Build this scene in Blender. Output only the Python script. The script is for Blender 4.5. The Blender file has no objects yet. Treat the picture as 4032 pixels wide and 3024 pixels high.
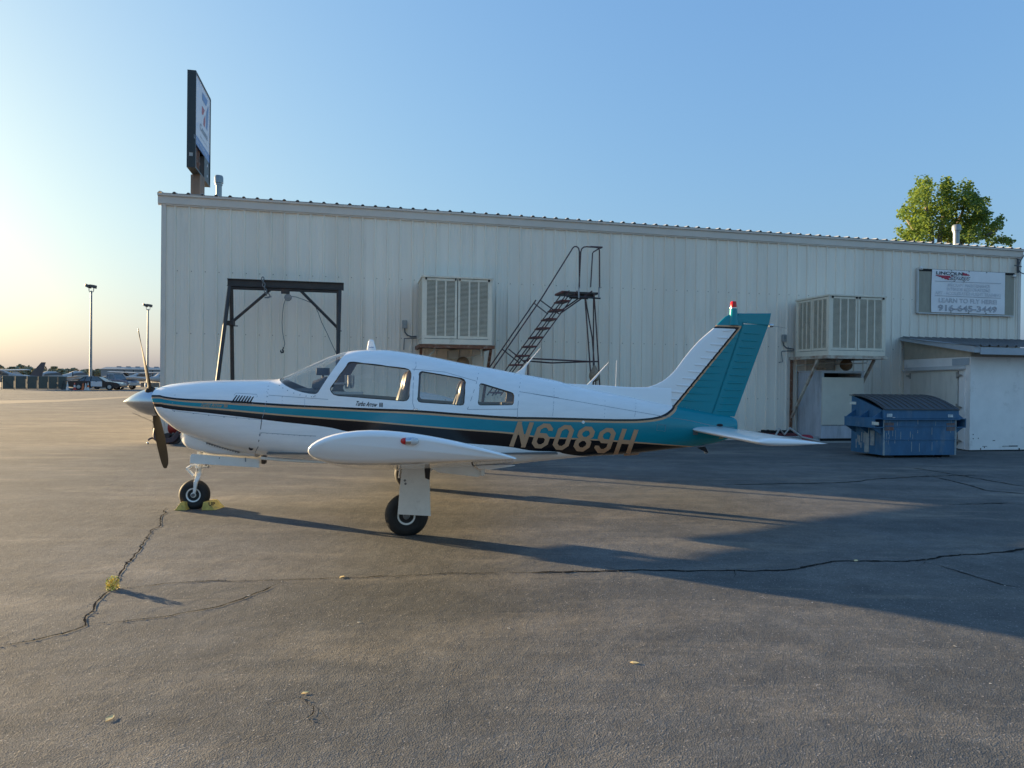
import bpy, bmesh, math, random
import numpy as np
from mathutils import Vector, Matrix, noise as mnoise
random.seed(7)
R = math.radians
SC = bpy.context.scene
COL = SC.collection

# ------------------------------------------------------------------ camera
F = 2796.0                      # focal length in photo pixels (24 mm phone lens)
CAMZ = 1.6
PITCH = math.atan(16 / F); ROLL = R(0.65)
fw = Vector((0, math.cos(PITCH), -math.sin(PITCH)))
u0 = Vector((0, math.sin(PITCH), math.cos(PITCH)))
r0 = Vector((1, 0, 0))
rt = r0 * math.cos(ROLL) + u0 * math.sin(ROLL)
up = u0 * math.cos(ROLL) - r0 * math.sin(ROLL)
CAM = Vector((0, 0, CAMZ))
cd = bpy.data.cameras.new('camera')
cam = bpy.data.objects.new('camera', cd); COL.objects.link(cam)
m = Matrix.Identity(4)
for i in range(3):
    m[i][0] = rt[i]; m[i][1] = up[i]; m[i][2] = -fw[i]; m[i][3] = CAM[i]
cam.matrix_world = m
cd.sensor_width = 36; cd.lens = 36 * F / 4032
cd.clip_start = 0.05; cd.clip_end = 9000
SC.camera = cam

# ------------------------------------------------------------------ sky, sun, exposure
SUN_EL = R(7.2)
SUN_SHADOW = R(-27.5)           # direction in which shadows run on the ground, from +X
sd = Vector((math.cos(SUN_SHADOW), math.sin(SUN_SHADOW), 0))          # away from the sun
sunvec = Vector((-sd.x * math.cos(SUN_EL), -sd.y * math.cos(SUN_EL), math.sin(SUN_EL)))
W = bpy.data.worlds.new('World'); SC.world = W; W.use_nodes = True
nt = W.node_tree; nt.nodes.clear()
sky = nt.nodes.new('ShaderNodeTexSky'); sky.sky_type = 'NISHITA'; sky.sun_disc = False
sky.sun_elevation = SUN_EL; sky.sun_rotation = math.atan2(sunvec.x, sunvec.y)
sky.air_density = 1.3; sky.dust_density = 3.0; sky.ozone_density = 3.0; sky.altitude = 30
bg = nt.nodes.new('ShaderNodeBackground'); bg.inputs[1].default_value = 0.15
wo = nt.nodes.new('ShaderNodeOutputWorld')
# the phone compresses the bright side of the sky: one smooth response for the whole dome
ssep = nt.nodes.new('ShaderNodeSeparateColor'); scmb = nt.nodes.new('ShaderNodeCombineColor'); nt.links.new(sky.outputs[0], ssep.inputs[0])
EXPO = 1.9
for i_, (g_, a_) in enumerate(((.68, .216), (.60, .294), (.34, .45))):
    pw = nt.nodes.new('ShaderNodeMath'); pw.operation = 'POWER'; pw.inputs[1].default_value = g_
    ml = nt.nodes.new('ShaderNodeMath'); ml.operation = 'MULTIPLY'; ml.inputs[1].default_value = 1.42 * a_ / (.15 * 2 ** EXPO)
    nt.links.new(ssep.outputs[i_], pw.inputs[0]); nt.links.new(pw.outputs[0], ml.inputs[0]); nt.links.new(ml.outputs[0], scmb.inputs[i_])
nt.links.new(scmb.outputs[0], bg.inputs[0]); nt.links.new(bg.outputs[0], wo.inputs[0])
sl = bpy.data.lights.new('sun', 'SUN'); sl.energy = 4.6; sl.angle = R(0.5); sl.color = (1.0, 0.74, 0.42)
so = bpy.data.objects.new('sun', sl); COL.objects.link(so)
so.rotation_euler = sunvec.to_track_quat('Z', 'Y').to_euler(); so.location = (-30, 20, 30)
vs = SC.view_settings
vs.view_transform = 'Standard'; vs.look = 'None'; vs.gamma = 1; vs.use_curve_mapping = False
vs.exposure = EXPO
SC.render.engine = 'CYCLES'
SC.cycles.max_bounces = 8; SC.cycles.transparent_max_bounces = 16

# ------------------------------------------------------------------ photo geometry
def ray(u, v):
    return (fw + rt * ((u - 2016) / F) - up * ((v - 1512) / F))
def G(u, v, z=0.0):
    d = ray(u, v); t = (z - CAMZ) / d.z
    return CAM + d * t
def AY(u, v, Y):
    d = ray(u, v); return CAM + d * (Y / d.y)
def plane_hit(u, v, p0, n):
    d = ray(u, v); return CAM + d * ((p0 - CAM).dot(n) / d.dot(n))
# hangar wall frame
TH = math.atan(0.207)
WA = Vector((math.cos(TH), math.sin(TH), 0)); WN = Vector((math.sin(TH), -math.cos(TH), 0))
WL0 = AY(637, 1480, 16.8); WL0.z = 0
def wl(t, off, z): return WL0 + WA * t + WN * off + Vector((0, 0, z))
def wf(u, v, off=0.0):
    p = plane_hit(u, v, WL0 + WN * off, WN); q = p - WL0
    return q.dot(WA), p.z
def wp(u, v, off=0.0):
    return plane_hit(u, v, WL0 + WN * off, WN)
# airplane frame: +x aft, +y away from the camera, z up, origin on the ground at the main gear
PM = Vector((-1.285, 8.86, 0)); YAW = R(6.3)
PLANE = Matrix.Translation(PM) @ Matrix.Rotation(YAW, 4, 'Z')
PINV = PLANE.inverted()
def L(u, v, yo=0.0):
    n = PLANE.to_3x3() @ Vector((0, 1, 0))
    p = PINV @ plane_hit(u, v, PLANE @ Vector((0, -yo, 0)), n)
    return p.x, p.z
def R1(x, y): return 400 + x / 1.659, 1200 + y / 1.659
def R2(x, y): return 1200 + x / 1.746, 1250 + y / 1.746
def R3(x, y): return 2100 + x / 1.8433, 1150 + y / 1.8433
def R4(x, y): return 600 + x / 1.951, 700 + y / 1.951
def R5(x, y): return 1500 + x / 2.212, 900 + y / 2.212
def R6(x, y): return 3000 + x / 1.9516, 1000 + y / 1.9516
def R7(x, y): return x / 1.0972, 2000 + y / 1.0972
def R8(x, y): return 2016 + x / 1.0972, 1850 + y / 1.0972
def R9(x, y): return x / 2.765, 1050 + y / 2.765            # far left
def R10(x, y): return 3300 + x / 3.016, 1300 + y / 3.016    # dumpster and shed
def R11(x, y): return 3060 + x / 4.366, 1380 + y / 4.366

# ------------------------------------------------------------------ materials
MATS = {}
def _n(t, ty, x=0, y=0):
    n = t.nodes.new(ty); n.location = (x, y); return n
def pm(name, col, rough=.5, metal=0.0, var=.12, scale=3.0, bump=0.0, bscale=60.0, streak=1.0, spec=.5, coat=0.0, dirt=None, dirt_amt=0.0, dscale=2.0, emis=None):
    if name in MATS: return MATS[name]
    M = bpy.data.materials.new(name); M.use_nodes = True; t = M.node_tree; t.nodes.clear()
    out = _n(t, 'ShaderNodeOutputMaterial'); b = _n(t, 'ShaderNodeBsdfPrincipled')
    t.links.new(b.outputs[0], out.inputs[0])
    b.inputs['Roughness'].default_value = rough; b.inputs['Metallic'].default_value = metal
    b.inputs['Specular IOR Level'].default_value = spec
    b.inputs['Coat Weight'].default_value = coat; b.inputs['Coat Roughness'].default_value = .05
    tc = _n(t, 'ShaderNodeTexCoord'); mp = _n(t, 'ShaderNodeMapping')
    mp.inputs['Scale'].default_value = (1, 1, 1 / streak)
    t.links.new(tc.outputs['Object'], mp.inputs[0])
    nz = _n(t, 'ShaderNodeTexNoise'); nz.inputs['Scale'].default_value = scale; nz.inputs['Detail'].default_value = 6
    nz.inputs['Roughness'].default_value = .65
    t.links.new(mp.outputs[0], nz.inputs['Vector'])
    mr = _n(t, 'ShaderNodeMapRange'); mr.inputs[1].default_value = .3; mr.inputs[2].default_value = .7
    mr.inputs[3].default_value = 1 - var; mr.inputs[4].default_value = 1 + var
    t.links.new(nz.outputs[0], mr.inputs[0])
    mx = _n(t, 'ShaderNodeMix'); mx.data_type = 'RGBA'; mx.blend_type = 'MULTIPLY'; mx.inputs[0].default_value = 1
    mx.inputs[6].default_value = (*col, 1)
    t.links.new(mr.outputs[0], mx.inputs[7])
    last = mx.outputs[2]
    if dirt is not None:
        n2 = _n(t, 'ShaderNodeTexNoise'); n2.inputs['Scale'].default_value = dscale; n2.inputs['Detail'].default_value = 8; n2.inputs['Roughness'].default_value = .7
        t.links.new(mp.outputs[0], n2.inputs['Vector'])
        r2 = _n(t, 'ShaderNodeMapRange'); r2.inputs[1].default_value = .62 - .3 * dirt_amt; r2.inputs[2].default_value = .78 - .2 * dirt_amt
        r2.inputs[3].default_value = 0; r2.inputs[4].default_value = min(1, dirt_amt + .35)
        t.links.new(n2.outputs[0], r2.inputs[0])
        m2 = _n(t, 'ShaderNodeMix'); m2.data_type = 'RGBA'
        t.links.new(r2.outputs[0], m2.inputs[0]); t.links.new(last, m2.inputs[6]); m2.inputs[7].default_value = (*dirt, 1)
        last = m2.outputs[2]
    t.links.new(last, b.inputs['Base Color'])
    if bump:
        n3 = _n(t, 'ShaderNodeTexNoise'); n3.inputs['Scale'].default_value = bscale; n3.inputs['Detail'].default_value = 4
        t.links.new(tc.outputs['Object'], n3.inputs['Vector'])
        bp = _n(t, 'ShaderNodeBump'); bp.inputs['Strength'].default_value = bump; bp.inputs['Distance'].default_value = .01
        t.links.new(n3.outputs[0], bp.inputs['Height']); t.links.new(bp.outputs[0], b.inputs['Normal'])
    MATS[name] = M
    return M

def glass_mat(name, tint=(.8, .83, .82), alpha_mix=.12, rough=.02):
    if name in MATS: return MATS[name]
    M = bpy.data.materials.new(name); M.use_nodes = True; t = M.node_tree; t.nodes.clear()
    out = _n(t, 'ShaderNodeOutputMaterial'); tr = _n(t, 'ShaderNodeBsdfTransparent'); tr.inputs[0].default_value = (*tint, 1)
    gl = _n(t, 'ShaderNodeBsdfGlossy'); gl.inputs['Roughness'].default_value = rough; gl.inputs[0].default_value = (1, 1, 1, 1)
    lw = _n(t, 'ShaderNodeLayerWeight'); lw.inputs[0].default_value = .5
    pw_ = _n(t, 'ShaderNodeMath'); pw_.operation = 'POWER'; pw_.inputs[1].default_value = 5; t.links.new(lw.outputs['Facing'], pw_.inputs[0])
    fr = _n(t, 'ShaderNodeMath'); fr.operation = 'MULTIPLY_ADD'; fr.inputs[1].default_value = .92; fr.inputs[2].default_value = .07; t.links.new(pw_.outputs[0], fr.inputs[0])
    df = _n(t, 'ShaderNodeBsdfDiffuse'); df.inputs[0].default_value = (.6, .6, .58, 1)
    m1 = _n(t, 'ShaderNodeMixShader'); m1.inputs[0].default_value = alpha_mix * .25
    t.links.new(tr.outputs[0], m1.inputs[1]); t.links.new(df.outputs[0], m1.inputs[2])
    m2 = _n(t, 'ShaderNodeMixShader'); t.links.new(fr.outputs[0], m2.inputs[0])
    t.links.new(m1.outputs[0], m2.inputs[1]); t.links.new(gl.outputs[0], m2.inputs[2])
    t.links.new(m2.outputs[0], out.inputs[0]); MATS[name] = M
    return M

# ------------------------------------------------------------------ mesh builder
ROOTM = {}
class MB:
    def __init__(s): s.v = []; s.f = []; s.sm = []
    def add(s, vs, fs, smooth=False):
        o = len(s.v); s.v += [Vector(p) for p in vs]
        for f in fs: s.f.append([i + o for i in f]); s.sm.append(smooth)
        return s
    def hexa(s, p):      # 8 points: 0-3 bottom loop, 4-7 top loop
        return s.add(p, [(3, 2, 1, 0), (4, 5, 6, 7), (0, 1, 5, 4), (1, 2, 6, 5), (2, 3, 7, 6), (3, 0, 4, 7)])
    def box(s, c, d, M=None):
        x, y, z = d[0] / 2, d[1] / 2, d[2] / 2; c = Vector(c)
        p = [Vector(q) for q in ((-x, -y, -z), (x, -y, -z), (x, y, -z), (-x, y, -z), (-x, -y, z), (x, -y, z), (x, y, z), (-x, y, z))]
        if M is not None: p = [M @ q for q in p]
        return s.hexa([c + q for q in p])
    def wbox(s, t0, t1, o0, o1, z0, z1):   # box in hangar wall frame
        return s.hexa([wl(t0, o1, z0), wl(t1, o1, z0), wl(t1, o0, z0), wl(t0, o0, z0), wl(t0, o1, z1), wl(t1, o1, z1), wl(t1, o0, z1), wl(t0, o0, z1)])
    def bar(s, a, b, w, h=None, upv=(0, 0, 1)):
        a = Vector(a); b = Vector(b); h = h or w; d = (b - a).normalized(); U = Vector(upv)
        if abs(d.dot(U)) > .98: U = Vector((1, 0, 0))
        x = d.cross(U).normalized() * (w / 2); y = x.cross(d).normalized() * (h / 2)
        return s.hexa([a - x - y, a + x - y, a + x + y, a - x + y, b - x - y, b + x - y, b + x + y, b - x + y][0:4] + [b - x - y, b + x - y, b + x + y, b - x + y])
    def tube(s, pts, r, n=8, cap=True, radii=None):
        pts = [Vector(p) for p in pts]; k = len(pts); ref = None; rings = []
        for i, p in enumerate(pts):
            d = ((pts[min(i + 1, k - 1)] - pts[max(i - 1, 0)])).normalized()
            if ref is None:
                ref = Vector((0, 0, 1)) if abs(d.z) < .9 else Vector((1, 0, 0))
            x = (ref - d * ref.dot(d)).normalized(); ref = x; y = d.cross(x)
            rr = radii[i] if radii else r
            rings.append([p + x * (rr * math.cos(2 * math.pi * j / n)) + y * (rr * math.sin(2 * math.pi * j / n)) for j in range(n)])
        return s.loft(rings, cap, True)
    def loft(s, rings, cap=True, smooth=True, closed=True):
        n = len(rings[0]); o = len(s.v)
        for r in rings: s.v += [Vector(p) for p in r]
        for i in range(len(rings) - 1):
            for j in range(n if closed else n - 1):
                j2 = (j + 1) % n
                s.f.append([o + i * n + j, o + i * n + j2, o + (i + 1) * n + j2, o + (i + 1) * n + j]); s.sm.append(smooth)
        if cap and closed:
            s.f.append([o + j for j in range(n)][::-1]); s.sm.append(False)
            s.f.append([o + (len(rings) - 1) * n + j for j in range(n)]); s.sm.append(False)
        return s
    def lathe(s, prof, M, n=24):           # prof: (r, h) about local z of M
        rings = [[M @ Vector((r * math.cos(2 * math.pi * j / n), r * math.sin(2 * math.pi * j / n), h)) for j in range(n)] for r, h in prof]
        return s.loft(rings, True, True)
    def ball(s, c, r, n=10, sc=(1, 1, 1)):
        c = Vector(c); prof = [(r * math.sin(math.pi * i / n) + 1e-4, -r * math.cos(math.pi * i / n)) for i in range(n + 1)]
        M = Matrix.Translation(c) @ Matrix.Diagonal((*sc, 1))
        return s.lathe(prof, M, 14)
    def prism(s, poly, fn0, fn1):          # poly list of 2D, two mapping functions
        n = len(poly); a = [fn0(*p) for p in poly]; b = [fn1(*p) for p in poly]
        s.add(a + b, [list(range(n))[::-1], list(range(n, 2 * n))] + [[i, (i + 1) % n, (i + 1) % n + n, i + n] for i in range(n)])
        return s
    def sheet(s, grid, smooth=True):
        n = len(grid[0]); o = len(s.v)
        for r in grid: s.v += [Vector(p) for p in r]
        for i in range(len(grid) - 1):
            for j in range(n - 1):
                s.f.append([o + i * n + j, o + i * n + j + 1, o + (i + 1) * n + j + 1, o + (i + 1) * n + j]); s.sm.append(smooth)
        return s
    def mesh(s, name, mat, fix=True, angle=35):
        me = bpy.data.meshes.new(name); me.from_pydata([tuple(p) for p in s.v], [], s.f)
        me.polygons.foreach_set('use_smooth', s.sm)
        if mat: me.materials.append(mat)
        if fix:
            bm = bmesh.new(); bm.from_mesh(me); bmesh.ops.recalc_face_normals(bm, faces=bm.faces); bm.to_mesh(me); bm.free()
        if any(s.sm): me.set_sharp_from_angle(angle=R(angle))
        me.update(); return me
    def build(s, name, mat, parent=None, local=False, label=None, bevel=0, fix=True, kind=None, angle=35):
        if parent is not None:
            PMX = ROOTM.get(parent.name, Matrix.Identity(4))
            if not local:
                inv = PMX.inverted(); s.v = [inv @ p for p in s.v]
            me = s.mesh(name, mat, fix, angle); o = bpy.data.objects.new(name, me); COL.objects.link(o); o.parent = parent
            ROOTM[o.name] = PMX
        else:
            xs = [p.x for p in s.v]; ys = [p.y for p in s.v]; zs = [p.z for p in s.v]
            c = Vector(((min(xs) + max(xs)) / 2, (min(ys) + max(ys)) / 2, min(zs)))
            s.v = [p - c for p in s.v]
            me = s.mesh(name, mat, fix, angle); o = bpy.data.objects.new(name, me); COL.objects.link(o); o.location = c
            ROOTM[o.name] = Matrix.Translation(c)
        if label: o['label'] = label
        if kind: o['kind'] = kind
        if bevel:
            bv = o.modifiers.new('bevel', 'BEVEL'); bv.width = bevel; bv.segments = 2; bv.limit_method = 'ANGLE'; bv.angle_limit = R(40)
        return o
def tag(o, label, cat, group=None, kind=None):
    o['label'] = label
    if cat: o['category'] = cat
    if group: o['group'] = group
    if kind: o['kind'] = kind
    return o
def struct(o): o['kind'] = 'structure'; return o
def thing(name, label, cat, M, group=None):
    o = bpy.data.objects.new(name, None); COL.objects.link(o)
    if not isinstance(M, Matrix): M = Matrix.Translation(Vector(M))
    o.matrix_world = M; o.empty_display_size = .3
    ROOTM[o.name] = M.copy()
    return tag(o, label, cat, group)
def share(src, M, parent=None, label=None):
    o = src.copy(); COL.objects.link(o)
    if parent: o.parent = parent
    o.matrix_local = M
    if label: o['label'] = label
    return o
def text_geo(body, width=None, height=None, shear=0.0, outline=0.0, spacing=1.0, bold=0.0):
    """flat letters as verts/faces in a unit frame: x to the right, y up, width or height fitted, centred on origin"""
    cu = bpy.data.curves.new('lettering', 'FONT'); cu.body = body; cu.shear = shear; cu.space_character = spacing
    cu.resolution_u = 4
    if outline:
        cu.fill_mode = 'NONE'; cu.bevel_depth = outline; cu.bevel_resolution = 0
    elif bold: cu.offset = bold
    ob = bpy.data.objects.new('lettering', cu); COL.objects.link(ob)
    bpy.context.view_layer.update()
    dg = bpy.context.evaluated_depsgraph_get(); ev = ob.evaluated_get(dg); me = ev.to_mesh()
    vs_ = [Vector((v.co.x, v.co.y, v.co.z)) for v in me.vertices]; fs_ = [list(p.vertices) for p in me.polygons]
    ev.to_mesh_clear(); bpy.data.objects.remove(ob); bpy.data.curves.remove(cu)
    xs = [v.x for v in vs_]; ys = [v.y for v in vs_]
    cx, cy = (min(xs) + max(xs)) / 2, (min(ys) + max(ys)) / 2; w_, h_ = max(xs) - min(xs), max(ys) - min(ys)
    sx = width / w_ if width else height / h_; sy = height / h_ if height else sx
    if width is None: sx = sy
    return [((v.x - cx) * sx, (v.y - cy) * sy, v.z * sy) for v in vs_], fs_
def text_on(mb, geo, c, X, Y, depth=0.0):
    X = Vector(X).normalized(); Y = Vector(Y).normalized(); N = X.cross(Y)
    vs_, fs_ = geo
    mb.add([Vector(c) + X * a + Y * b + N * (z + depth) for a, b, z in vs_], fs_)

# ================================================================== GROUND
def asphalt_mat():
    M = bpy.data.materials.new('asphalt'); M.use_nodes = True; t = M.node_tree; t.nodes.clear()
    out = _n(t, 'ShaderNodeOutputMaterial'); b = _n(t, 'ShaderNodeBsdfPrincipled'); t.links.new(b.outputs[0], out.inputs[0])
    g = _n(t, 'ShaderNodeNewGeometry')
    def noise(scale, detail=5, rough=.6, vec=None, dist=0):
        n = _n(t, 'ShaderNodeTexNoise'); n.inputs['Scale'].default_value = scale; n.inputs['Detail'].default_value = detail
        n.inputs['Roughness'].default_value = rough; n.inputs['Distortion'].default_value = dist
        t.links.new(vec or g.outputs['Position'], n.inputs['Vector']); return n.outputs[0]
    def ramp(src, a, b_, lo, hi):
        r = _n(t, 'ShaderNodeMapRange'); r.inputs[1].default_value = a; r.inputs[2].default_value = b_; r.inputs[3].default_value = lo; r.inputs[4].default_value = hi
        t.links.new(src, r.inputs[0]); return r.outputs[0]
    def mix(fac, a, b_, mode='MIX'):
        m = _n(t, 'ShaderNodeMix'); m.data_type = 'RGBA'; m.blend_type = mode
        for s_, i in ((fac, 0), (a, 6), (b_, 7)):
            if isinstance(s_, (int, float)): m.inputs[i].default_value = s_
            elif isinstance(s_, tuple): m.inputs[i].default_value = (*s_, 1)
            else: t.links.new(s_, m.inputs[i])
        return m.outputs[2]
    vo = _n(t, 'ShaderNodeTexVoronoi'); vo.inputs['Scale'].default_value = 130; t.links.new(g.outputs['Position'], vo.inputs['Vector'])
    sep = _n(t, 'ShaderNodeSeparateColor'); t.links.new(vo.outputs['Color'], sep.inputs[0])
    mp3 = _n(t, 'ShaderNodeMapping'); mp3.inputs['Scale'].default_value = (.18, 2.2, 1); mp3.inputs['Rotation'].default_value = (0, 0, .12); t.links.new(g.outputs['Position'], mp3.inputs[0])
    agg = ramp(sep.outputs[0], 0, 1, .72, 1.25)
    stone = ramp(sep.outputs[1], .975, .99, 0, .7)
    base = mix(ramp(noise(.42, 7), .40, .60, 0, 1), (.095, .097, .094), (.150, .147, .138))
    # wind-swept dust lying in patches, streaked along x
    mp = _n(t, 'ShaderNodeMapping'); mp.inputs['Scale'].default_value = (.45, 1.5, 1); t.links.new(g.outputs['Position'], mp.inputs[0])
    d1 = ramp(noise(1.1, 7, .62, mp.outputs[0], .4), .50, .68, 0, .75)
    base = mix(d1, base, (.25, .222, .18))
    mp2 = _n(t, 'ShaderNodeMapping'); mp2.inputs['Scale'].default_value = (.25, 1.2, 1); mp2.inputs['Location'].default_value = (7, 3, 0); t.links.new(g.outputs['Position'], mp2.inputs[0])
    d2 = ramp(noise(.6, 6, .6, mp2.outputs[0]), .47, .60, 0, .65)
    base = mix(d2, base, (.082, .085, .084))
    base = mix(ramp(noise(2.6, 5, .6, mp3.outputs[0]), .60, .72, 0, .55), base, (.22, .195, .16))
    base = mix(1.0, base, ramp(noise(3.0, 5, .7), .3, .7, .76, 1.22), 'MULTIPLY')
    # oil drips and scuffs: few, soft, dark
    vs2 = _n(t, 'ShaderNodeTexVoronoi'); vs2.inputs['Scale'].default_value = .55; vs2.inputs['Randomness'].default_value = 1; t.links.new(g.outputs['Position'], vs2.inputs['Vector'])
    nn2 = noise(6, 4); ad = _n(t, 'ShaderNodeMath'); ad.operation = 'MULTIPLY_ADD'; t.links.new(nn2, ad.inputs[0]); ad.inputs[1].default_value = .14; t.links.new(vs2.outputs['Distance'], ad.inputs[2])
    base = mix(ramp(ad.outputs[0], .10, .20, .55, 0), base, (.055, .055, .052))
    mp4 = _n(t, 'ShaderNodeMapping'); mp4.inputs['Scale'].default_value = (.10, 3.0, 1); mp4.inputs['Rotation'].default_value = (0, 0, -.25); mp4.inputs['Location'].default_value = (3, 9, 0); t.links.new(g.outputs['Position'], mp4.inputs[0])
    base = mix(ramp(noise(3.2, 4, .55, mp4.outputs[0]), .60, .72, 0, .4), base, (.07, .072, .07))
    col = mix(1.0, base, agg, 'MULTIPLY')
    col = mix(ramp(noise(30, 3), .3, .7, 0, .35), col, (.09, .09, .086))
    col = mix(stone, col, (.34, .32, .30))
    t.links.new(col, b.inputs['Base Color'])
    b.inputs['Roughness'].default_value = .88; b.inputs['Specular IOR Level'].default_value = .3
    bp = _n(t, 'ShaderNodeBump'); bp.inputs['Strength'].default_value = .38; bp.inputs['Distance'].default_value = .005
    t.links.new(vo.outputs['Distance'], bp.inputs['Height'])
    bp2 = _n(t, 'ShaderNodeBump'); bp2.inputs['Strength'].default_value = .25; bp2.inputs['Distance'].default_value = .03
    t.links.new(noise(7, 5), bp2.inputs['Height']); t.links.new(bp.outputs[0], bp2.inputs['Normal'])
    t.links.new(bp2.outputs[0], b.inputs['Normal'])
    return M
M_ASPH = asphalt_mat()
M_DIRT = pm('dry_earth', (.20, .155, .11), rough=.95, var=.3, scale=.12, dirt=(.10, .10, .05), dirt_amt=.4, dscale=.05)
gr = MB(); gr.sheet([[(x, y, -.03) for x in (-4000, -800, -200, 0, 200, 800, 4000)] for y in (-400, -60, 60, 120, 300, 900, 5000)], False)
o = gr.build('ground', M_DIRT); struct(o); o.location.z = -.03
gr = MB(); gr.sheet([[(x, y, 0) for x in np.linspace(-90, 60, 26)] for y in np.linspace(-12, 88, 21)], False)
o = gr.build('asphalt_apron', M_ASPH); struct(o)
# pale worn strip of old pavement crossing on the far left
M_STRIP = pm('worn_pavement', (.17, .145, .115), rough=.9, var=.2, scale=1.5, streak=1)
gr = MB()
pts = [(G(-60, 1592), G(-60, 1578)), (G(250, 1582), G(250, 1574)), (G(500, 1567), G(500, 1561)), (G(640, 1561), G(640, 1557))]
gr.sheet([[Vector((a.x, a.y, .004)), Vector((b.x, b.y, .004))] for a, b in pts], False)
struct(gr.build('road_marking', M_STRIP))
# cracks in the asphalt: thin ragged dark ribbons
M_CRACK = pm('crack_filler', (.030, .028, .026), rough=1.0, var=.3, scale=20, spec=.0)
M_GRAIN = pm('asphalt_crumb', (.13, .125, .115), rough=.95, var=.4, scale=80)
def crack(pts, w, seed):
    rnd = random.Random(seed); P = [G(*p) for p in pts]; line = []
    for a, b in zip(P[:-1], P[1:]):
        n = max(2, int((b - a).length / .05))
        for i in range(n): line.append(a.lerp(b, i / n))
    line.append(P[-1]); k = len(line); g = []
    for i, p in enumerate(line):
        d = (line[min(i + 1, k - 1)] - line[max(0, i - 1)]).normalized(); nn = Vector((-d.y, d.x, 0))
        j = (mnoise.noise(Vector((p.x * 5, p.y * 5, seed))) * .035 + mnoise.noise(Vector((p.x * 22, p.y * 22, seed))) * .016)
        ww = w * (.35 + 1.1 * abs(mnoise.noise(Vector((p.x * 9, p.y * 9, seed + 5))))) * (1 if 3 < i < k - 3 else .3)
        g.append([p + nn * (j + ww), p + nn * (j - ww)])
    for r_ in g:
        for q in r_: q.z = .004
    mb = MB(); mb.sheet(g, False); struct(mb.build('asphalt_crack', M_CRACK, fix=False))
    # crumbled grains and thin side cracks
    mg = MB()
    for i in range(0, k):
        for _ in range(2):
            if rnd.random() < .6: continue
            p = g[i][0].lerp(g[i][1], rnd.uniform(-1.2, 2.2)); s_ = rnd.uniform(.002, .006) * (1 + w * 12)
            mg.add([p + Vector((-s_, -s_, 0)), p + Vector((s_, -s_ * .7, 0)), p + Vector((s_ * .6, s_, 0)), p + Vector((-s_ * .8, s_ * .8, 0)), p + Vector((0, 0, s_))], [(0, 1, 4), (1, 2, 4), (2, 3, 4), (3, 0, 4)])
        if rnd.random() < .035:
            a = rnd.uniform(0, 6.28); q = g[i][0].lerp(g[i][1], .5); row = []
            for j in range(7):
                ww = max(.0008, w * .16 * (1 - j / 7)); nn = Vector((-math.sin(a), math.cos(a), 0)) * ww; row.append([q + nn, q - nn]); a += rnd.uniform(-.5, .5); q = q + Vector((math.cos(a), math.sin(a), 0)) * rnd.uniform(.02, .05)
            mb = MB(); mb.sheet(row, False); struct(mb.build('hairline_crack', M_CRACK, fix=False))
    if mg.v: o = mg.build('crack_gravel', M_GRAIN, fix=False); o['kind'] = 'stuff'; o['label'] = 'loose crumbs of asphalt along a crack'
A7 = lambda L_: [R7(*p) for p in L_]
A8 = lambda L_: [R8(*p) for p in L_]
crack(A7([(720, 0), (690, 75), (640, 120), (600, 180), (540, 250), (510, 310), (490, 345), (450, 385), (410, 430), (380, 475), (355, 510), (270, 545), (150, 575), (-60, 605)]), .009, 1)
crack(A7([(510, 350), (590, 345), (700, 325), (850, 318), (1000, 318), (1200, 315), (1450, 303), (1700, 295), (1900, 285), (2212, 282)]), .008, 2)
crack(A8([(0, 447), (300, 440), (560, 435), (850, 437), (1050, 437), (1230, 430), (1330, 405), (1400, 395), (1750, 395), (1850, 375), (2000, 365), (2130, 355), (2260, 335)]), .024, 3)
crack(A7([(355, 510), (500, 492), (700, 470), (850, 445), (950, 425), (1050, 395), (1150, 350), (1220, 320)]), .008, 4)
crack(A7([(1305, 820), (1335, 850), (1350, 880), (1330, 905), (1345, 930)]), .006, 5)
crack(A8([(1780, 400), (1900, 430), (2000, 465), (2100, 490), (2260, 525)]), .012, 6)
crack(A8([(920, 65), (1200, 60), (1450, 55), (1570, 40), (1800, 28), (2000, 25)]), .03, 7)
crack(A8([(1820, 30), (1950, 60), (2050, 90), (2260, 108)]), .03, 8)
crack(A8([(1700, -12), (1900, 18), (2050, 45), (2260, 80)]), .03, 9)
crack(A8([(1880, 150), (2000, 148), (2170, 143)]), .02, 10)
crack([(625, 1700), (600, 1660), (520, 1625)], .02, 11)
# ================================================================== HANGAR
M_WALL = pm('beige_wall_metal', (.88, .795, .67), rough=.42, var=.06, scale=1.2, streak=6, dirt=(.62, .55, .45), dirt_amt=.12, dscale=1.5, spec=.4)
M_WALLS = [M_WALL, pm('beige_wall_metal_paler', (.89, .81, .685), rough=.42, var=.06, scale=1.4, streak=7, dirt=(.62, .55, .45), dirt_amt=.10, dscale=1.2, spec=.4), pm('beige_wall_metal_dull', (.86, .775, .65), rough=.46, var=.07, scale=1.0, streak=8, dirt=(.56, .49, .39), dirt_amt=.15, dscale=1.8, spec=.35)]
M_TRIM = pm('beige_trim_metal', (.68, .61, .53), rough=.45, var=.05, scale=2)
M_ROOF = pm('roof_metal', (.42, .43, .43), rough=.45, metal=.3, var=.1, scale=2)
M_DARK = pm('dark_gap', (.02, .02, .02), rough=.9)
M_RUST = pm('rusty_steel', (.20, .085, .045), rough=.8, var=.3, scale=18, dirt=(.45, .42, .36), dirt_amt=.35, dscale=9)
M_CREAMRUST = pm('chipped_cream_steel', (.58, .52, .42), rough=.6, var=.1, scale=10, dirt=(.22, .085, .04), dirt_amt=.62, dscale=5)
TEND = wf(4010, 1300)[0]
HL = wf(637, 765)[1]; HR = wf(4010, 985)[1]
def roofz(t): return HL + (HR - HL) * t / TEND
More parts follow.
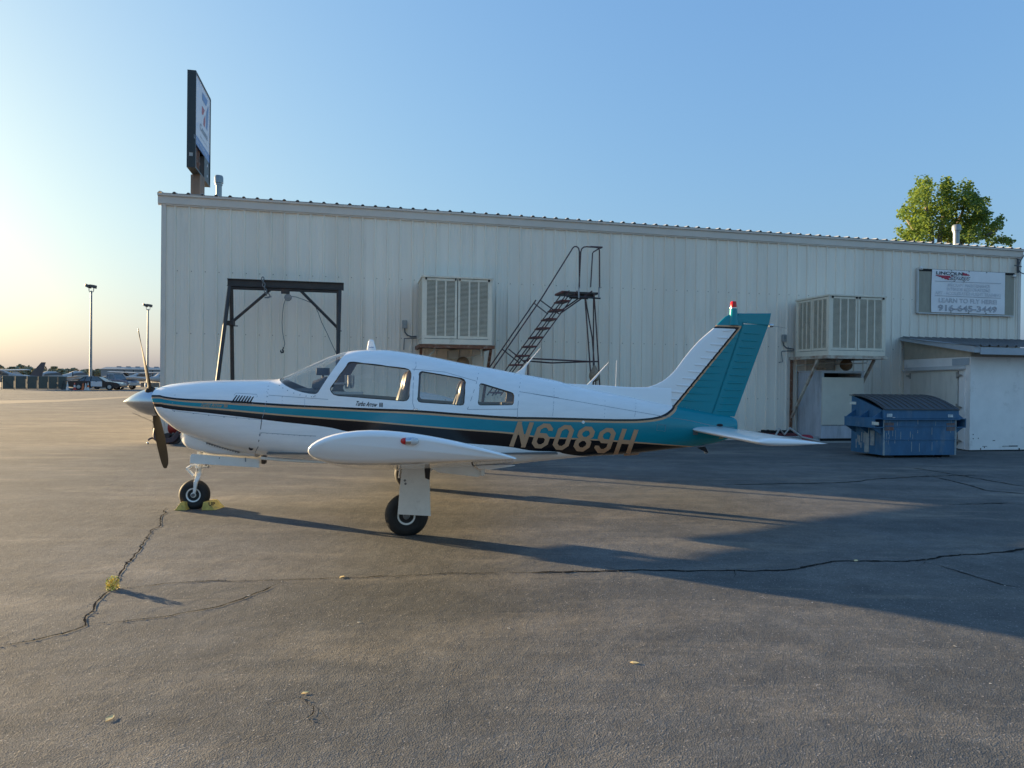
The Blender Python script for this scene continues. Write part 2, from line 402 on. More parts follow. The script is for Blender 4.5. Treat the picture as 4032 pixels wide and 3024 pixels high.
RIB = .31
hang = thing('hangar_building', 'long beige metal hangar with vertical ribbed walls behind the airplane', 'building', WL0 + WA * (TEND / 2))
ribx = .27
def profile(t0, t1):
    """wall sheet profile across t: flat, major rib, two small stiffeners between ribs"""
    out = [(t0, .0)]
    k = math.ceil((t0 - ribx) / RIB - 1e-6)
    while True:
        c = ribx + k * RIB
        if c > t1 - .02: break
        if c - .03 > t0:
            out += [(c - .030, .0), (c - .013, .038), (c + .013, .038), (c + .030, .0)]
            for dx in (.115, .20):
                if c + dx + .012 < t1: out += [(c + dx - .014, .0), (c + dx - .006, .006), (c + dx + .006, .006), (c + dx + .014, .0)]
        k += 1
    out.append((t1, .0)); return out
t = 0.06; np_ = 0
while t < TEND - .06:
    t1 = min(t + 3 * RIB, TEND - .06)
    pr = profile(t, t1 - .0015); mb = MB()
    mb.sheet([[wl(a, b_ + .002 * (np_ % 2), 0.06) for a, b_ in pr], [wl(a, b_ + .002 * (np_ % 2), roofz(t) - .24) for a, b_ in pr]], False)
    mb.build('wall_panel', M_WALLS[(np_ * 7 + np_ // 3) % 3], hang, fix=False); t = t1; np_ += 1
mb = MB()    # wall backing, gable ends, rear wall, floor slab edge
DEP = 24.0
mb.wbox(.0, TEND, -.12, -.012, .0, HR - .1)
mb.build('wall_core', M_WALL, hang)
for tt, nm in ((0.0, 'end_wall'), (TEND - .12, 'end_wall')):
    mb = MB(); h = roofz(tt) - .05
    mb.add([wl(tt, -.12, 0), wl(tt, -DEP, 0), wl(tt, -DEP, h), wl(tt, -DEP / 2, h + 1.0), wl(tt, -.12, h),
            wl(tt + .12, -.12, 0), wl(tt + .12, -DEP, 0), wl(tt + .12, -DEP, h), wl(tt + .12, -DEP / 2, h + 1.0), wl(tt + .12, -.12, h)],
           [(0, 1, 2, 3, 4), (9, 8, 7, 6, 5), (0, 5, 6, 1), (1, 6, 7, 2), (2, 7, 8, 3), (3, 8, 9, 4), (4, 9, 5, 0)])
    mb.build(nm, M_WALL, hang)
mb = MB(); mb.wbox(0.13, TEND - .13, -DEP, -DEP + .12, 0, HR - .1); mb.build('rear_wall', M_WALL, hang)
# corner trims
for a, b_ in ((-.03, .075), (TEND - .075, TEND + .03)):
    mb = MB(); mb.wbox(a, b_, -.1, .038, 0.0, roofz(a) - .22); mb.build('corner_trim', M_TRIM, hang)
mb = MB(); mb.wbox(.08, TEND - .08, .0, .045, 0.0, .06); mb.build('base_trim', M_TRIM, hang)
# eave gutter, moulded: lip, fascia, lower flange
mb = MB()
sec = [(.0, -.26), (.05, -.26), (.052, -.235), (.075, -.225), (.08, -.06), (.12, -.045), (.125, .0), (.0, .0)]
rings = []
for tt in np.linspace(-.10, TEND + .06, 40):
    z = roofz(tt); rings.append([wl(tt, o_, z + dz) for o_, dz in sec])
mb.loft(rings, True, False); mb.build('eave_gutter', M_TRIM, hang)
for k in range(1, 9):
    mb = MB(); tt = TEND * k / 9; mb.wbox(tt - .02, tt + .02, .078, .084, roofz(tt) - .22, roofz(tt) - .062); mb.build('gutter_joint', M_TRIM, hang)
# roof sheets (ribbed)
t = -.10; i = 0
while t < TEND + .06:
    t1 = min(t + 3 * RIB, TEND + .06); pr = []
    k = math.ceil((t - ribx) / RIB)
    pr = [(t, 0)]
    while ribx + k * RIB < t1 - .03:
        c = ribx + k * RIB
        if c - .05 > t: pr += [(c - .05, 0), (c - .018, .036), (c + .018, .036), (c + .05, 0)]
        k += 1
    pr.append((t1 - .001, 0))
    for o0, o1, z1 in ((.13, -DEP / 2, 1.1), (-DEP / 2, -DEP - .1, 0.0)):
        mb = MB(); z0 = 0.012 if o0 > 0 else 1.1
        g = [[wl(a, o0, roofz(t) + z0 + b_) for a, b_ in pr], [wl(a, o1, roofz(t) + (z1 if o0 > 0 else 0) + b_) for a, b_ in pr]]
        g2 = [[p - Vector((0, 0, .012)) for p in r_] for r_ in g]
        mb.sheet(g, False); mb.sheet(g2[::-1], False); mb.sheet([g[0], g2[0]], False)
        mb.build('roof_sheet', M_ROOF, hang, fix=False)
    t = t1; i += 1
# screws rows (tiny heads) on wall - one joined part
mb = MB(); rs = random.Random(3)
for z in (1.15, 2.62, 4.1):
    for k in range(int(TEND / RIB)):
        c = ribx + k * RIB + .055
        if c < TEND - .1: mb.wbox(c - .009, c + .009, .0, .010, z - .009, z + .009)

o = mb.build('wall_screws', pm('dull_screw', (.30, .24, .18), rough=.7), hang); o['kind'] = 'stuff'
# roof vents
M_GALV = pm('galvanised_pipe', (.27, .30, .31), rough=.35, metal=.6, var=.15, scale=6)
for u, vt, off, lab in ((862, 692, -2.2, 'galvanised roof vent pipe with cap beside the sign pole'), (3766, 886, -3.0, 'galvanised roof vent pipe with cap in front of the tree')):
    p = wp(u, vt, off); q = p.copy(); q.z = roofz(10) - .1
    vt_ = thing('roof_vent', lab, 'vent pipe', q, 'vent pipes on the hangar roof')
    h = p.z - q.z
    k_ = .78 if u < 2000 else 1.0
    mb = MB(); mb.lathe([(.10 * k_, 0), (.10 * k_, h - .22)], Matrix.Translation(q), 20); mb.build('pipe', M_GALV, vt_)
    mb = MB(); mb.lathe([(.12 * k_, h - .26), (.12 * k_, h - .21), (.145 * k_, h - .20), (.145 * k_, h - .05), (.12 * k_, h), (.02, h)], Matrix.Translation(q), 20); mb.build('cap', M_GALV, vt_)
    mb = MB(); mb.lathe([(.24, 0), (.11, .2)], Matrix.Translation(q), 20); mb.build('flashing', M_ROOF, vt_)
# service mast with cable loops at the right corner
M_CABLE = pm('grey_cable', (.10, .11, .12), rough=.6)
sm = thing('service_cable_bracket', 'grey cable bracket with looping cables at the top right corner of the hangar', 'cable bracket', wp(4008, 1090, .1))
mb = MB(); mb.tube([wp(4008, 1020, .10), wp(4008, 1075, .10)], .035, 10); mb.build('insulator', M_CABLE, sm)
mb = MB(); mb.tube([wp(3995, 1045, .16), wp(4022, 1050, .16)], .018, 6); mb.tube([wp(4002, 1018, .12), wp(4018, 1024, .12)], .018, 6); mb.build('bracket_arm', M_CABLE, sm)
mb = MB(); mb.tube([wp(u, v, .15) for u, v in ((4060, 985), (4030, 1008), (4017, 1030), (4010, 1050), (4010, 1062), (4018, 1073), (4030, 1078), (4060, 1070))], .016, 7); mb.build('cable', M_CABLE, sm)

# ------------------------------------------------------------------ evaporative coolers
M_COOL = pm('cooler_cream_paint', (.74, .67, .54), rough=.45, var=.07, scale=4, dirt=(.30, .27, .21), dirt_amt=.18, dscale=5)
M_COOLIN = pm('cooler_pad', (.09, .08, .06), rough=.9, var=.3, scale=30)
def cooler(u0_, v0_, u1_, v1_, off, depth, label, rust):
    ta, za = wf(u0_, v0_, off); tb, zb = wf(u1_, v1_, off)
    zt, zb = za, zb; zt, zb = max(zt, zb), min(zt, zb)
    r_ = thing('evaporative_cooler', label, 'air cooler', wl((ta + tb) / 2, off - depth / 2, zb), 'evaporative coolers on the hangar wall')
    lip = .06
    mb = MB(); mb.wbox(ta - .02, tb + .02, off - depth - .02, off + .02, zt - .05, zt); mb.build('lid', M_COOL, r_, bevel=.008)
    mb = MB(); mb.wbox(ta, tb, off - depth, off, zb, zb + .13); mb.build('water_pan', M_COOL, r_, bevel=.008)
    for a in (ta, tb - .06):
        for c in (off - .06, off - depth):
            mb = MB(); mb.wbox(a, a + .06, c, c + .06, zb + .13, zt - .05); mb.build('corner_post', M_COOL, r_)
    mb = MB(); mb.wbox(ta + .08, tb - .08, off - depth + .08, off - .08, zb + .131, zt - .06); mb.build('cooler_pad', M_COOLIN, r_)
    z0, z1 = zb + .14, zt - .06
    def panel(P, U, Nn, w):
        """louvre door: P lower-left corner, U along, Nn outwards"""
        f = MB(); fr = .055; Z = Vector((0, 0, 1)); h = z1 - z0
        def bx(mb_, a0, a1, n0, n1, b0, b1):
            q = lambda a, n_, z: P + U * a + Nn * n_ + Z * z
            mb_.hexa([q(a0, n1, b0), q(a1, n1, b0), q(a1, n0, b0), q(a0, n0, b0), q(a0, n1, b1), q(a1, n1, b1), q(a1, n0, b1), q(a0, n0, b1)])
        bx(f, 0, fr, -.03, 0, 0, h); bx(f, w - fr, w, -.03, 0, 0, h); bx(f, fr, w - fr, -.03, 0, 0, fr); bx(f, fr, w - fr, -.03, 0, h - fr, h)
        cw = (w - 2 * fr) / 3
        for k in (1, 2): bx(f, fr + cw * k - .018, fr + cw * k + .018, -.025, -.002, fr, h - fr)
        d = f.build('louvre_door', M_COOL, r_)
        g = MB(); n = 44; st = (h - 2 * fr) / n
        for c in range(3):
            a0, a1 = fr + cw * c + (.018 if c else .004), fr + cw * (c + 1) - (.018 if c < 2 else .004)
            for i_ in range(n):
                zz = fr + st * i_
                q = lambda a, n_, z: P + U * a + Nn * n_ + Z * z
                g.add([q(a0, -.004, zz), q(a1, -.004, zz), q(a1, -.028, zz + st * .72), q(a0, -.028, zz + st * .72)], [(0, 1, 2, 3)])
                g.add([q(a0, -.004, zz), q(a1, -.004, zz), q(a1, -.004, zz + st * .35), q(a0, -.004, zz + st * .35)], [(0, 1, 2, 3)])
        g.build('louvres', M_COOL, d, fix=False)['kind'] = 'stuff'
    W_ = tb - ta; wd = (W_ - .12 - .02) / 2
    panel(wl(ta + .06, off, z0), WA, WN, wd); panel(wl(ta + .06 + wd + .02, off, z0), WA, WN, wd)
    dd = (depth - .14) / 2
    panel(wl(ta, off - depth + .06, z0), WN, -WA, dd); panel(wl(ta, off - depth + .08 + dd, z0), WN, -WA, dd)
    for a, w_ in ((W_ / 2 - .05, .014), (W_ / 2 + .05, .014), (.09, .02), (W_ - .09, .02)):
        mb = MB(); mb.wbox(ta + a - w_, ta + a + w_, off, off + .03, zt - .10, zt - .05); mb.build('latch', M_DARK, r_)
    return ta, tb, zb, zt, r_
c1 = cooler(1663, 1083, 1937, 1360, 1.40, 1.30, 'weathered cream evaporative cooler above the cockpit roof, nearer the hoist', 0)
c2 = cooler(3266, 1157, 3486, 1403, 1.70, 1.45, 'cream evaporative cooler on a rusty bracket left of the banner, above the plywood cabinet', 1)
def bracket(c, off, depth, legz, label, m1, m2, brace_top=.75):
    ta, tb, zb, zt, _ = c
    r_ = thing('cooler_bracket', label, 'bracket', wl((ta + tb) / 2, off / 2, zb - .3), 'steel brackets under the coolers')
    mb = MB()
    mb.wbox(ta - .06, tb + .06, off - .02, off + .04, zb - .085, zb - .003); mb.wbox(ta - .06, ta + .02, 0.04, off - .02, zb - .085, zb - .003); mb.wbox(tb - .02, tb + .06, 0.04, off - .02, zb - .085, zb - .003)
    mb.build('shelf_frame', m2, r_)
    mb = MB(); mb.wbox(ta + .03, tb - .03, .05, off - .03, zb - .05, zb - .01); mb.build('shelf', M_RUST, r_)
    for tt in (ta, tb):
        mb = MB(); mb.bar(wl(tt, off * brace_top, zb - .09), wl(tt, .10, zb - .09 - off * .95), .06, .06); mb.build('brace', m2, r_)
    return r_
br2 = bracket(c2, 1.70, 1.45, 0, 'rusty cream painted bracket carrying the right cooler', M_RUST, M_CREAMRUST)
ta2 = c2[0]
mb = MB(); mb.wbox(ta2 - .03, ta2 + .03, .04, .10, .0, c2[2] - .09); mb.build('post', M_RUST, br2)
br1 = bracket(c1, 1.40, 1.3, 0, 'dark rusty bracket carrying the left cooler', M_RUST, M_RUST, .9)
# drain fittings and round motor housings under the coolers
M_PVC = pm('white_pvc', (.55, .53, .46), rough=.5, var=.1)
for (c, off) in ((c1, 1.4), (c2, 1.7)):
    ta, tb, zb, zt, r_ = c
    mb = MB()
    if off == 1.4:
        mb.tube([wl(ta + .32, 1.2, zb - .07), wl(ta + .32, 1.2, zb - .14), wl(ta + .18, 1.2, zb - .28)], .022, 8)
        mb.tube([wl(tb - .22, 1.2, zb - .05), wl(tb - .22, 1.2, zb - .26)], .03, 8); mb.tube([wl(tb - .22, 1.2, zb - .2), wl(tb - .5, .8, zb - .3)], .014, 6)
        cc = wl(ta + 1.10, .5, zb - .42)
    else:
        mb.tube([wl(ta + .55, 1.3, zb - .09), wl(ta + .55, 1.3, zb - .17), wl(ta + .1, .15, zb - .24), wl(ta + .1, .15, zb - 2.5)], .018, 8)
        mb.tube([wl(tb - .15, 1.2, zb - .1), wl(tb - .15, 1.2, zb - .17), wl(tb - .7, .6, zb - .2)], .014, 6)
        cc = wl(ta + 1.42, .5, zb - .21)
    mb.build('drain_pipe', M_PVC, r_)
    mb = MB(); mb.ball(cc, .165, 12, (1, 1, 1)); mb.build('float_ball', pm('tan_ball', (.30, .20, .12), rough=.7, var=.25, scale=12), r_)
    mb = MB(); mb.wbox(ta + .75, ta + .98, .05, .5, zb - .30, zb - .1); mb.build('switch_box', M_PVC, r_)
# electrical boxes with conduits
for (ub, vb, off, path, lab) in (
    (1593, 1278, .0, [(1593, 1290), (1594, 1308), (1604, 1320), (1620, 1326), (1640, 1325)], 'small grey electrical box with conduit left of the cooler above the cockpit'),
    (3082, 1332, .0, [(3082, 1342), (3086, 1360), (3096, 1370), (3125, 1375)], 'small grey electrical box with conduit left of the rusty bracket')):
    p = wp(ub, vb, .03); r_ = thing('electrical_box', lab, 'electrical box', p, 'electrical boxes on the hangar wall')
    t_, z_ = wf(ub, vb, 0)
    mb = MB(); mb.wbox(t_ - .06, t_ + .06, .035, .11, z_ - .10, z_ + .10); mb.build('box_body', pm('grey_box', (.33, .34, .33), rough=.5), r_, bevel=.006)
    mb = MB(); mb.wbox(t_ - .03, t_ + .03, .11, .12, z_ - .03, z_ + .05); mb.build('cover_plate', M_GALV, r_)
    mb = MB(); mb.tube([wp(u, v, .07) for u, v in path], .017, 7)
    u_, v_ = path[-1]; mb.tube([wp(u_, v_ + 6, .07), wp(u_ - 46, v_ + 8, .07), wp(u_ - 48, v_ + 14, .07), wp(u_ - 44, v_ + 50, .07), wp(u_ - 58, v_ + 52, .07)] if ub > 3000 else [wp(u_, v_ + 6, .07), wp(u_ - 48, v_ + 8, .07), wp(u_ - 50, v_ + 52, .07)], .011, 6)
    mb.build('conduit', M_CABLE, r_)

# ------------------------------------------------------------------ banner
bt0, bz0 = wf(*( 3500 + 495 / 4.158, 1000 + 235 / 4.158), .10); bt1, bz1 = wf(3500 + 2050 / 4.158, 1000 + 1005 / 4.158, .10)
_, bzb = wf(3500 + 495 / 4.158, 1000 + 955 / 4.158, .10); _, bzt1 = wf(3500 + 2085 / 4.158, 1000 + 305 / 4.158, .10)
bnz = [bz0, bzt1]; bnb = [bzb, bz1]
sg = thing('banner_sign', 'white vinyl flight school banner on a board high on the right end of the hangar', 'sign', wl((bt0 + bt1) / 2, .1, bzb))
M_PLY = pm('weathered_board', (.36, .33, .26), rough=.8, var=.12, scale=6, streak=3)
M_VINYL = pm('white_vinyl', (.84, .82, .82), rough=.35, var=.05, scale=2)
W_ = bt1 - bt0; H_ = (bz0 - bzb)
mb = MB(); mb.wbox(bt0, bt1, .035, .085, bzb, bz0); mb.build('board', M_PLY, sg)
mb = MB(); mb.wbox(bt0 - .03, bt0, .03, .10, bzb - .02, bz0 + .02); mb.wbox(bt0, bt1, .03, .10, bzb - .03, bzb - .001)
mb.build('frame', pm('white_frame', (.6, .6, .58), rough=.5), sg)
mb = MB(); mb.wbox(bt0 + .02, bt1, .03, .095, bz0 - .07, bz0 + .0); mb.build('top_rail', M_DARK, sg)
va0, va1 = bt0 + W_ * .128, bt0 + W_ * .895; vz0, vz1 = bzb + .02, bz0 - .01
VX = WA; VZ = Vector((0, 0, 1))
def vpos(a, b_): return wl(va0 + (va1 - va0) * a, .108, vz0 + (vz1 - vz0) * b_)
g = []
for j in range(15):
    row = []
    for i in range(25):
        a, b_ = i / 24, j / 14
        off = .107 + .006 * mnoise.noise(Vector((a * 5, b_ * 3, 2)))
        e = 0
        if i == 0: e = -.012 * math.sin(b_ * math.pi * 1.3)
        row.append(wl(va0 + (va1 - va0) * a + e, off, vz0 + (vz1 - vz0) * b_))
    g.append(row)
mb = MB(); mb.sheet(g, True)
mb.build('banner_vinyl', M_VINYL, sg, fix=False)
M_INK = pm('dark_print', (.03, .04, .06), rough=.5, var=.02); M_GREY = pm('grey_print', (.36, .37, .40), rough=.5, var=.02); M_RED = pm('red_print', (.45, .02, .06), rough=.5, var=.02)
BW, BH = va1 - va0, vz1 - vz0
def btxt(body, cx, cy, w, h, mat, name='lettering', out=0, shear=0, dep=.010, bold=0):
    mb = MB(); text_on(mb, text_geo(body, BW * w, BH * h, shear=shear, outline=out, bold=bold), vpos(cx, cy), VX, VZ, dep); mb.build(name, mat, sg, fix=False)
def bpoly(pts, mat, dep, name):
    mb = MB(); mb.add([vpos(a, b_) + WN * dep for a, b_ in pts], [list(range(len(pts)))]); mb.build(name, mat, sg, fix=False)
# coordinates inside the vinyl: x 700..1905, y from 240..990 px of the crop, with perspective slope removed
def bq(x, y):
    a = (x - 695) / 1215; ytop = 235 + 65 * a; ybot = 945 + 50 * a
    return a, 1 - (y - ytop) / (ybot - ytop)
bpoly([bq(*p) for p in ((755, 330), (1080, 350), (1000, 385), (975, 415), (950, 412), (935, 400), (905, 402), (890, 385), (860, 385), (840, 365), (810, 362), (795, 350), (770, 348))], M_RED, .008, 'red_wing')
bpoly([bq(*p) for p in ((1190, 290), (1215, 292), (1230, 305), (1262, 306), (1275, 322), (1298, 325), (1315, 346), (1200, 342))], M_RED, .008, 'red_wing')
a, b_ = bq(980, 305); btxt('LINCOLN', a, b_, .355, .075, M_INK, bold=.02)
a, b_ = bq(1145, 385); btxt('Skyways', a, b_, .29, .17, M_INK, shear=.5, bold=.03, dep=.012)
a, b_ = bq(1140, 380); btxt('Skyways', a, b_, .29, .17, M_VINYL, shear=.5, dep=.016)
for yl in (430, 672):
    (a0, b0), (a1, b1) = bq(750, yl), bq(1838, yl + 50)
    bpoly([(a0, b0 - .005), (a1, b1 - .005), (a1, b1 + .005), (a0, b0 + .005)], M_GREY, .010, 'printed_rule')
for body, x0, x1, y, h in (('AIRCRAFT MAINTENANCE', 945, 1650, 512, .075), ('INTERIOR RESTORATIONS', 940, 1655, 580, .075), ('AFIT - ACCELERATED FLIGHT TRAINING', 750, 1835, 650, .075)):
    a, b_ = bq((x0 + x1) / 2, y); btxt(body, a, b_, (x1 - x0) / 1215, h, M_GREY, out=.012)
a, b_ = bq(1290, 768); btxt('LEARN TO FLY HERE!', a, b_, .79, .105, M_GREY, out=.016)
a, b_ = bq(1287, 892); btxt('916-645-3449', a, b_, .80, .145, M_GREY, out=.022)
mb = MB()
for a in (.26, .50, .74):
    for b_ in (.985, .015): mb.lathe([(.018, 0), (.018, .012)], Matrix.Translation(vpos(a, b_)) @ WN.to_track_quat('Z', 'Y').to_matrix().to_4x4(), 10)
mb.build('grommet', M_GALV, sg)
mb = MB(); mb.ball(wl(bt1 - .03, .12, bz0 - .1), .05, 8); mb.ball(wl(bt0 + .05, .12, bz0 + .0), .055, 8); mb.build('lamp_knob', pm('white_plastic', (.7, .7, .66), rough=.4), sg)

# ------------------------------------------------------------------ plywood cabinet under the right cooler
M_GREYPLY = pm('bluish_painted_plywood', (.50, .52, .55), rough=.75, var=.18, scale=5, streak=5, dirt=(.16, .17, .18), dirt_amt=.3, dscale=3)
M_BEIGEP = pm('beige_panel', (.64, .60, .50), rough=.6, var=.06, scale=3)
pc = G(*R11(738, 1588), .0); offc = (pc - WL0).dot(WN)
tc0, zc1 = wf(*R11(790, 345), offc); tc1, _ = wf(*R11(1480, 360), offc); tc0 = wf(*R11(745, 1500), offc)[0]
cz0 = .12
cb = thing('plywood_cabinet', 'bluish grey plywood cabinet with a beige door under the right cooler, behind the dumpster', 'cabinet', wl((tc0 + tc1) / 2, offc / 2, 0))
mb = MB(); mb.wbox(tc0, tc0 + .04, .05, offc - .003, cz0, zc1 - .03); mb.build('side_panel', M_GREYPLY, cb)
mb = MB(); mb.wbox(tc1 - .04, tc1, .05, offc - .003, cz0, zc1 - .03); mb.build('side_panel', M_GREYPLY, cb)
mb = MB(); mb.wbox(tc0 - .03, tc1 + .03, .05, offc + .03, zc1 - .03, zc1); mb.build('roof', M_GREYPLY, cb)
mb = MB(); mb.wbox(tc0 + .04, tc1 - .04, .05, .09, cz0, zc1 - .03); mb.build('back_panel', M_DARK, cb)
_, zd1 = wf(*R11(790, 460), offc); _, zd0 = wf(*R11(745, 1280), offc)
mb = MB(); mb.wbox(tc0, tc0 + .07, offc, offc + .02, zd1, zc1 - .035); mb.wbox(tc1 - .07, tc1, offc, offc + .02, zd1, zc1 - .035); mb.wbox(tc0 + .07, tc1 - .07, offc, offc + .02, zc1 - .065, zc1 - .035)
mb.build('door_frame', pm('pale_trim', (.42, .45, .47), rough=.6), cb)
mb = MB(); mb.wbox(tc0 + .01, tc1 - .005, offc, offc + .035, zd0, zd1); mb.build('door', M_BEIGEP, cb, bevel=.004)
mb = MB(); mb.wbox(tc0, tc1, offc - .02, offc + .015, cz0, zd0 - .012); mb.build('lower_panel', M_GREYPLY, cb)
mb = MB(); mb.wbox(tc0 + .04, tc1 - .04, .1, offc - .03, .03, cz0); mb.build('skid', M_DARK, cb)
mb = MB(); mb.wbox(tc0 - .35, tc1 + .1, .06, offc + .06, 0, .045); tag(mb.build('concrete_pad', pm('pale_concrete', (.38, .38, .36), rough=.9)), 'low pale concrete pad under the plywood cabinet', 'concrete pad')
for o in (x for x in list(COL.objects) if x.parent == cb): pass

# ------------------------------------------------------------------ junk box with hoses beside cabinet
jt, jz = wf(*R11(300, 1450), .75)
jb = thing('parts_crate', 'long dark red crate full of hardware by the wall, left of the plywood cabinet', 'crate', wl(jt - .1, .55, 0))
tl, _ = wf(3005, 1700, .75); tr, zr = wf(*R11(690, 1530), 1.05)
_, ztop = wf(*R11(300, 1415), .75)
mb = MB(); mb.wbox(tl, tr - .45, .4, .44, .02, ztop); mb.wbox(tl, tr - .45, .80, .84, .02, ztop); mb.wbox(tl, tl + .04, .44, .80, .02, ztop); mb.wbox(tr - .49, tr - .45, .44, .8, .02, ztop); mb.wbox(tl + .04, tr - .49, .44, .80, .02, .06)
mb.build('tray', pm('dark_red_paint', (.14, .03, .035), rough=.6, var=.2, scale=8), jb)
rs = random.Random(5); mb = MB()
for i in range(60):
    tt = tl + .05 + rs.random() * (tr - .6 - tl); mb.box(wl(tt, .5 + rs.random() * .25, ztop - .01 + rs.random() * .05), (.05 + .07 * rs.random(), .05, .03 + .05 * rs.random()), Matrix.Rotation(rs.random() * 3, 3, 'Z'))
mb.build('hardware', M_DARK, jb)['kind'] = 'stuff'
M_LG = pm('light_grey_case', (.38, .40, .40), rough=.5)
for a, b_ in ((tl + .5, tl + 1.0), (tl + 1.2, tl + 1.75)):
    mb = MB(); mb.wbox(a, b_, .86, 1.02, .02, ztop - .08); mb.wbox(a + .15, b_ - .15, 1.02, 1.03, ztop - .2, ztop - .17)
    tag(mb.build('tool_case', M_LG, bevel=.008), 'light grey case standing against the parts crate, %s one' % ('left' if a < tl + .6 else 'right'), 'case', 'grey cases by the parts crate')
M_REDP = pm('red_plastic', (.42, .03, .05), rough=.45, var=.1)
mb = MB(); cc = wl(tr - .28, .95, .0)
mb.lathe([(.17, .02), (.19, .05), (.19, ztop - .10), (.16, ztop - .06), (.10, ztop - .04)], Matrix.Translation(cc), 18)
tag(mb.build('red_canister', M_REDP), 'red plastic canister at the left foot of the plywood cabinet', 'canister')
mb = MB(); mb.tube([wl(tr - 1.3, 1.05, .1), wl(tr - 1.15, 1.07, .38), wl(tr - 1.0, 1.07, ztop - .02), wl(tr - .85, 1.08, .4), wl(tr - .55, 1.2, .16), wl(tr - .1, 1.25, .06)], .03, 8)
tag(mb.build('pale_hose', pm('pale_hose_rubber', (.45, .44, .42), rough=.6)), 'pale hose looped over the grey cases by the hangar wall', 'hose')

# ------------------------------------------------------------------ shed
M_SHED = pm('white_shed_paint', (.86, .82, .78), rough=.6, var=.07, scale=1.8, dirt=(.30, .27, .23), dirt_amt=.12, dscale=2.2)
M_SHEDD = pm('dirty_white_door', (.70, .66, .58), rough=.65, var=.09, scale=2.5, streak=4, dirt=(.30, .27, .22), dirt_amt=.2, dscale=2)
M_GAB = pm('tan_board', (.46, .39, .30), rough=.8, var=.12, scale=5)
C0 = G(3817, 1777); Fv = (G(4032, 1776.5) - C0); Fv.z = 0; Fv = WA.copy()
B0 = wl(wf(3556, 1600, .05)[0], .05, 0)
Sv = (B0 - C0); slen = Sv.length; Sv.normalize()          # along the side, towards the hangar
SNn = Vector((Sv.y, -Sv.x, 0)); 
if SNn.x > 0: SNn = -SNn                                   # outward normal of the door side (to the left)
FN = Vector((Fv.y, -Fv.x, 0))
SHW = 4.2
def zat(P, u, v):   # height where the pixel's ray passes over ground point P (on the vertical through it)
    d = ray(u, v); k = (P.y) / d.y; return CAMZ + d.z * k
zf = zat(C0, 3828, 1404); zb_ = zat(B0, 3556, 1416)     # wall tops
zrf = zat(C0, *R6(1620, 712)); zrb = zat(B0, *R6(1062, 640))
shed = thing('storage_shed', 'white plywood lean-to shed with double side doors and a corrugated roof, far right', 'shed', C0 + Fv * 2)
def sq(a, s_, z, out=0, fo=0):   # a along front, s_ along side (0 front)
    return C0 + Fv * a + Sv * s_ + SNn * out + FN * fo + Vector((0, 0, z))
def sbox(mb, s0, s1, o0, o1, z0, z1, z0b=None, z1b=None):
    z0b = z0 if z0b is None else z0b; z1b = z1 if z1b is None else z1b
    return mb.hexa([sq(0, s0, z0, o1), sq(0, s0, z0, o0), sq(0, s1, z0b, o0), sq(0, s1, z0b, o1), sq(0, s0, z1, o1), sq(0, s0, z1, o0), sq(0, s1, z1b, o0), sq(0, s1, z1b, o1)])
mb = MB(); mb.hexa([sq(0, 0, .02), sq(SHW, 0, .02), sq(SHW, .08, .02), sq(0, .08, .02), sq(0, 0, zf), sq(SHW, 0, zf), sq(SHW, .08, zf), sq(0, .08, zf)]); mb.build('front_wall', M_SHED, shed)
mb = MB(); sbox(mb, .085, slen - .02, -.08, 0, .02, zf - .0, None, zb_); mb.build('side_wall', M_SHED, shed)
mb = MB(); sbox(mb, 0.0, slen - .02, -.06, .012, zf + .003, zrf - .05, zb_ + .003, zrb - .05); mb.build('gable_board', M_GAB, shed)
mb = MB(); mb.hexa([sq(0.0, -.02, zf + .003), sq(SHW, -.02, zf + .003), sq(SHW, .05, zf + .003), sq(0, .05, zf + .003), sq(0, -.02, zrf - .05), sq(SHW, -.02, zrf - .05), sq(SHW, .05, zrf - .05), sq(0, .05, zrf - .05)]); mb.build('front_fascia', M_GAB, shed)
M_BARGE = pm('blue_grey_trim', (.40, .44, .48), rough=.5, var=.06)
mb = MB(); sbox(mb, -.42, slen - .02, .0, .13, zrf - .16, zrf - .005, zrb - .10, zrb - .005); mb.build('barge_trim', M_BARGE, shed)
mb = MB(); fo = .42
q0 = lambda a, s_, z: sq(a, s_, z)
mb.hexa([q0(.0, -.44, zrf - .20), q0(SHW, -.44, zrf - .20), q0(SHW, -.40, zrf - .20), q0(0, -.40, zrf - .20), q0(0, -.44, zrf - .03), q0(SHW, -.44, zrf - .03), q0(SHW, -.40, zrf - .03), q0(0, -.40, zrf - .03)]); mb.build('eave_trim', M_BARGE, shed)
# corrugated roof: sheets of rib 0.25
M_SROOF = pm('dark_corrugated_roof', (.105, .12, .135), rough=.45, metal=.2, var=.15, scale=3)
a = -.15; 
while a < SHW + .1:
    a1 = a + .75; pr = []
    for k in range(3):
        c = a + .25 * k; pr += [(c, 0), (c + .09, 0), (c + .115, .035), (c + .145, .035), (c + .17, 0)]
    pr.append((a1 - .002, 0)); mb = MB()
    g = [[sq(x, -.46, zrf + y) for x, y in pr], [sq(x, slen * .5, (zrf + zrb) / 2 + y + .0) for x, y in pr], [sq(x, slen, zrb + y) for x, y in pr]]
    mb.sheet(g, False); mb.sheet([[p - Vector((0, 0, .01)) for p in r_] for r_ in g][::-1], False); mb.sheet([g[0], [p - Vector((0, 0, .01)) for p in g[0]]], False)
    mb.build('roof_sheet', M_SROOF, shed, fix=False); a = a1
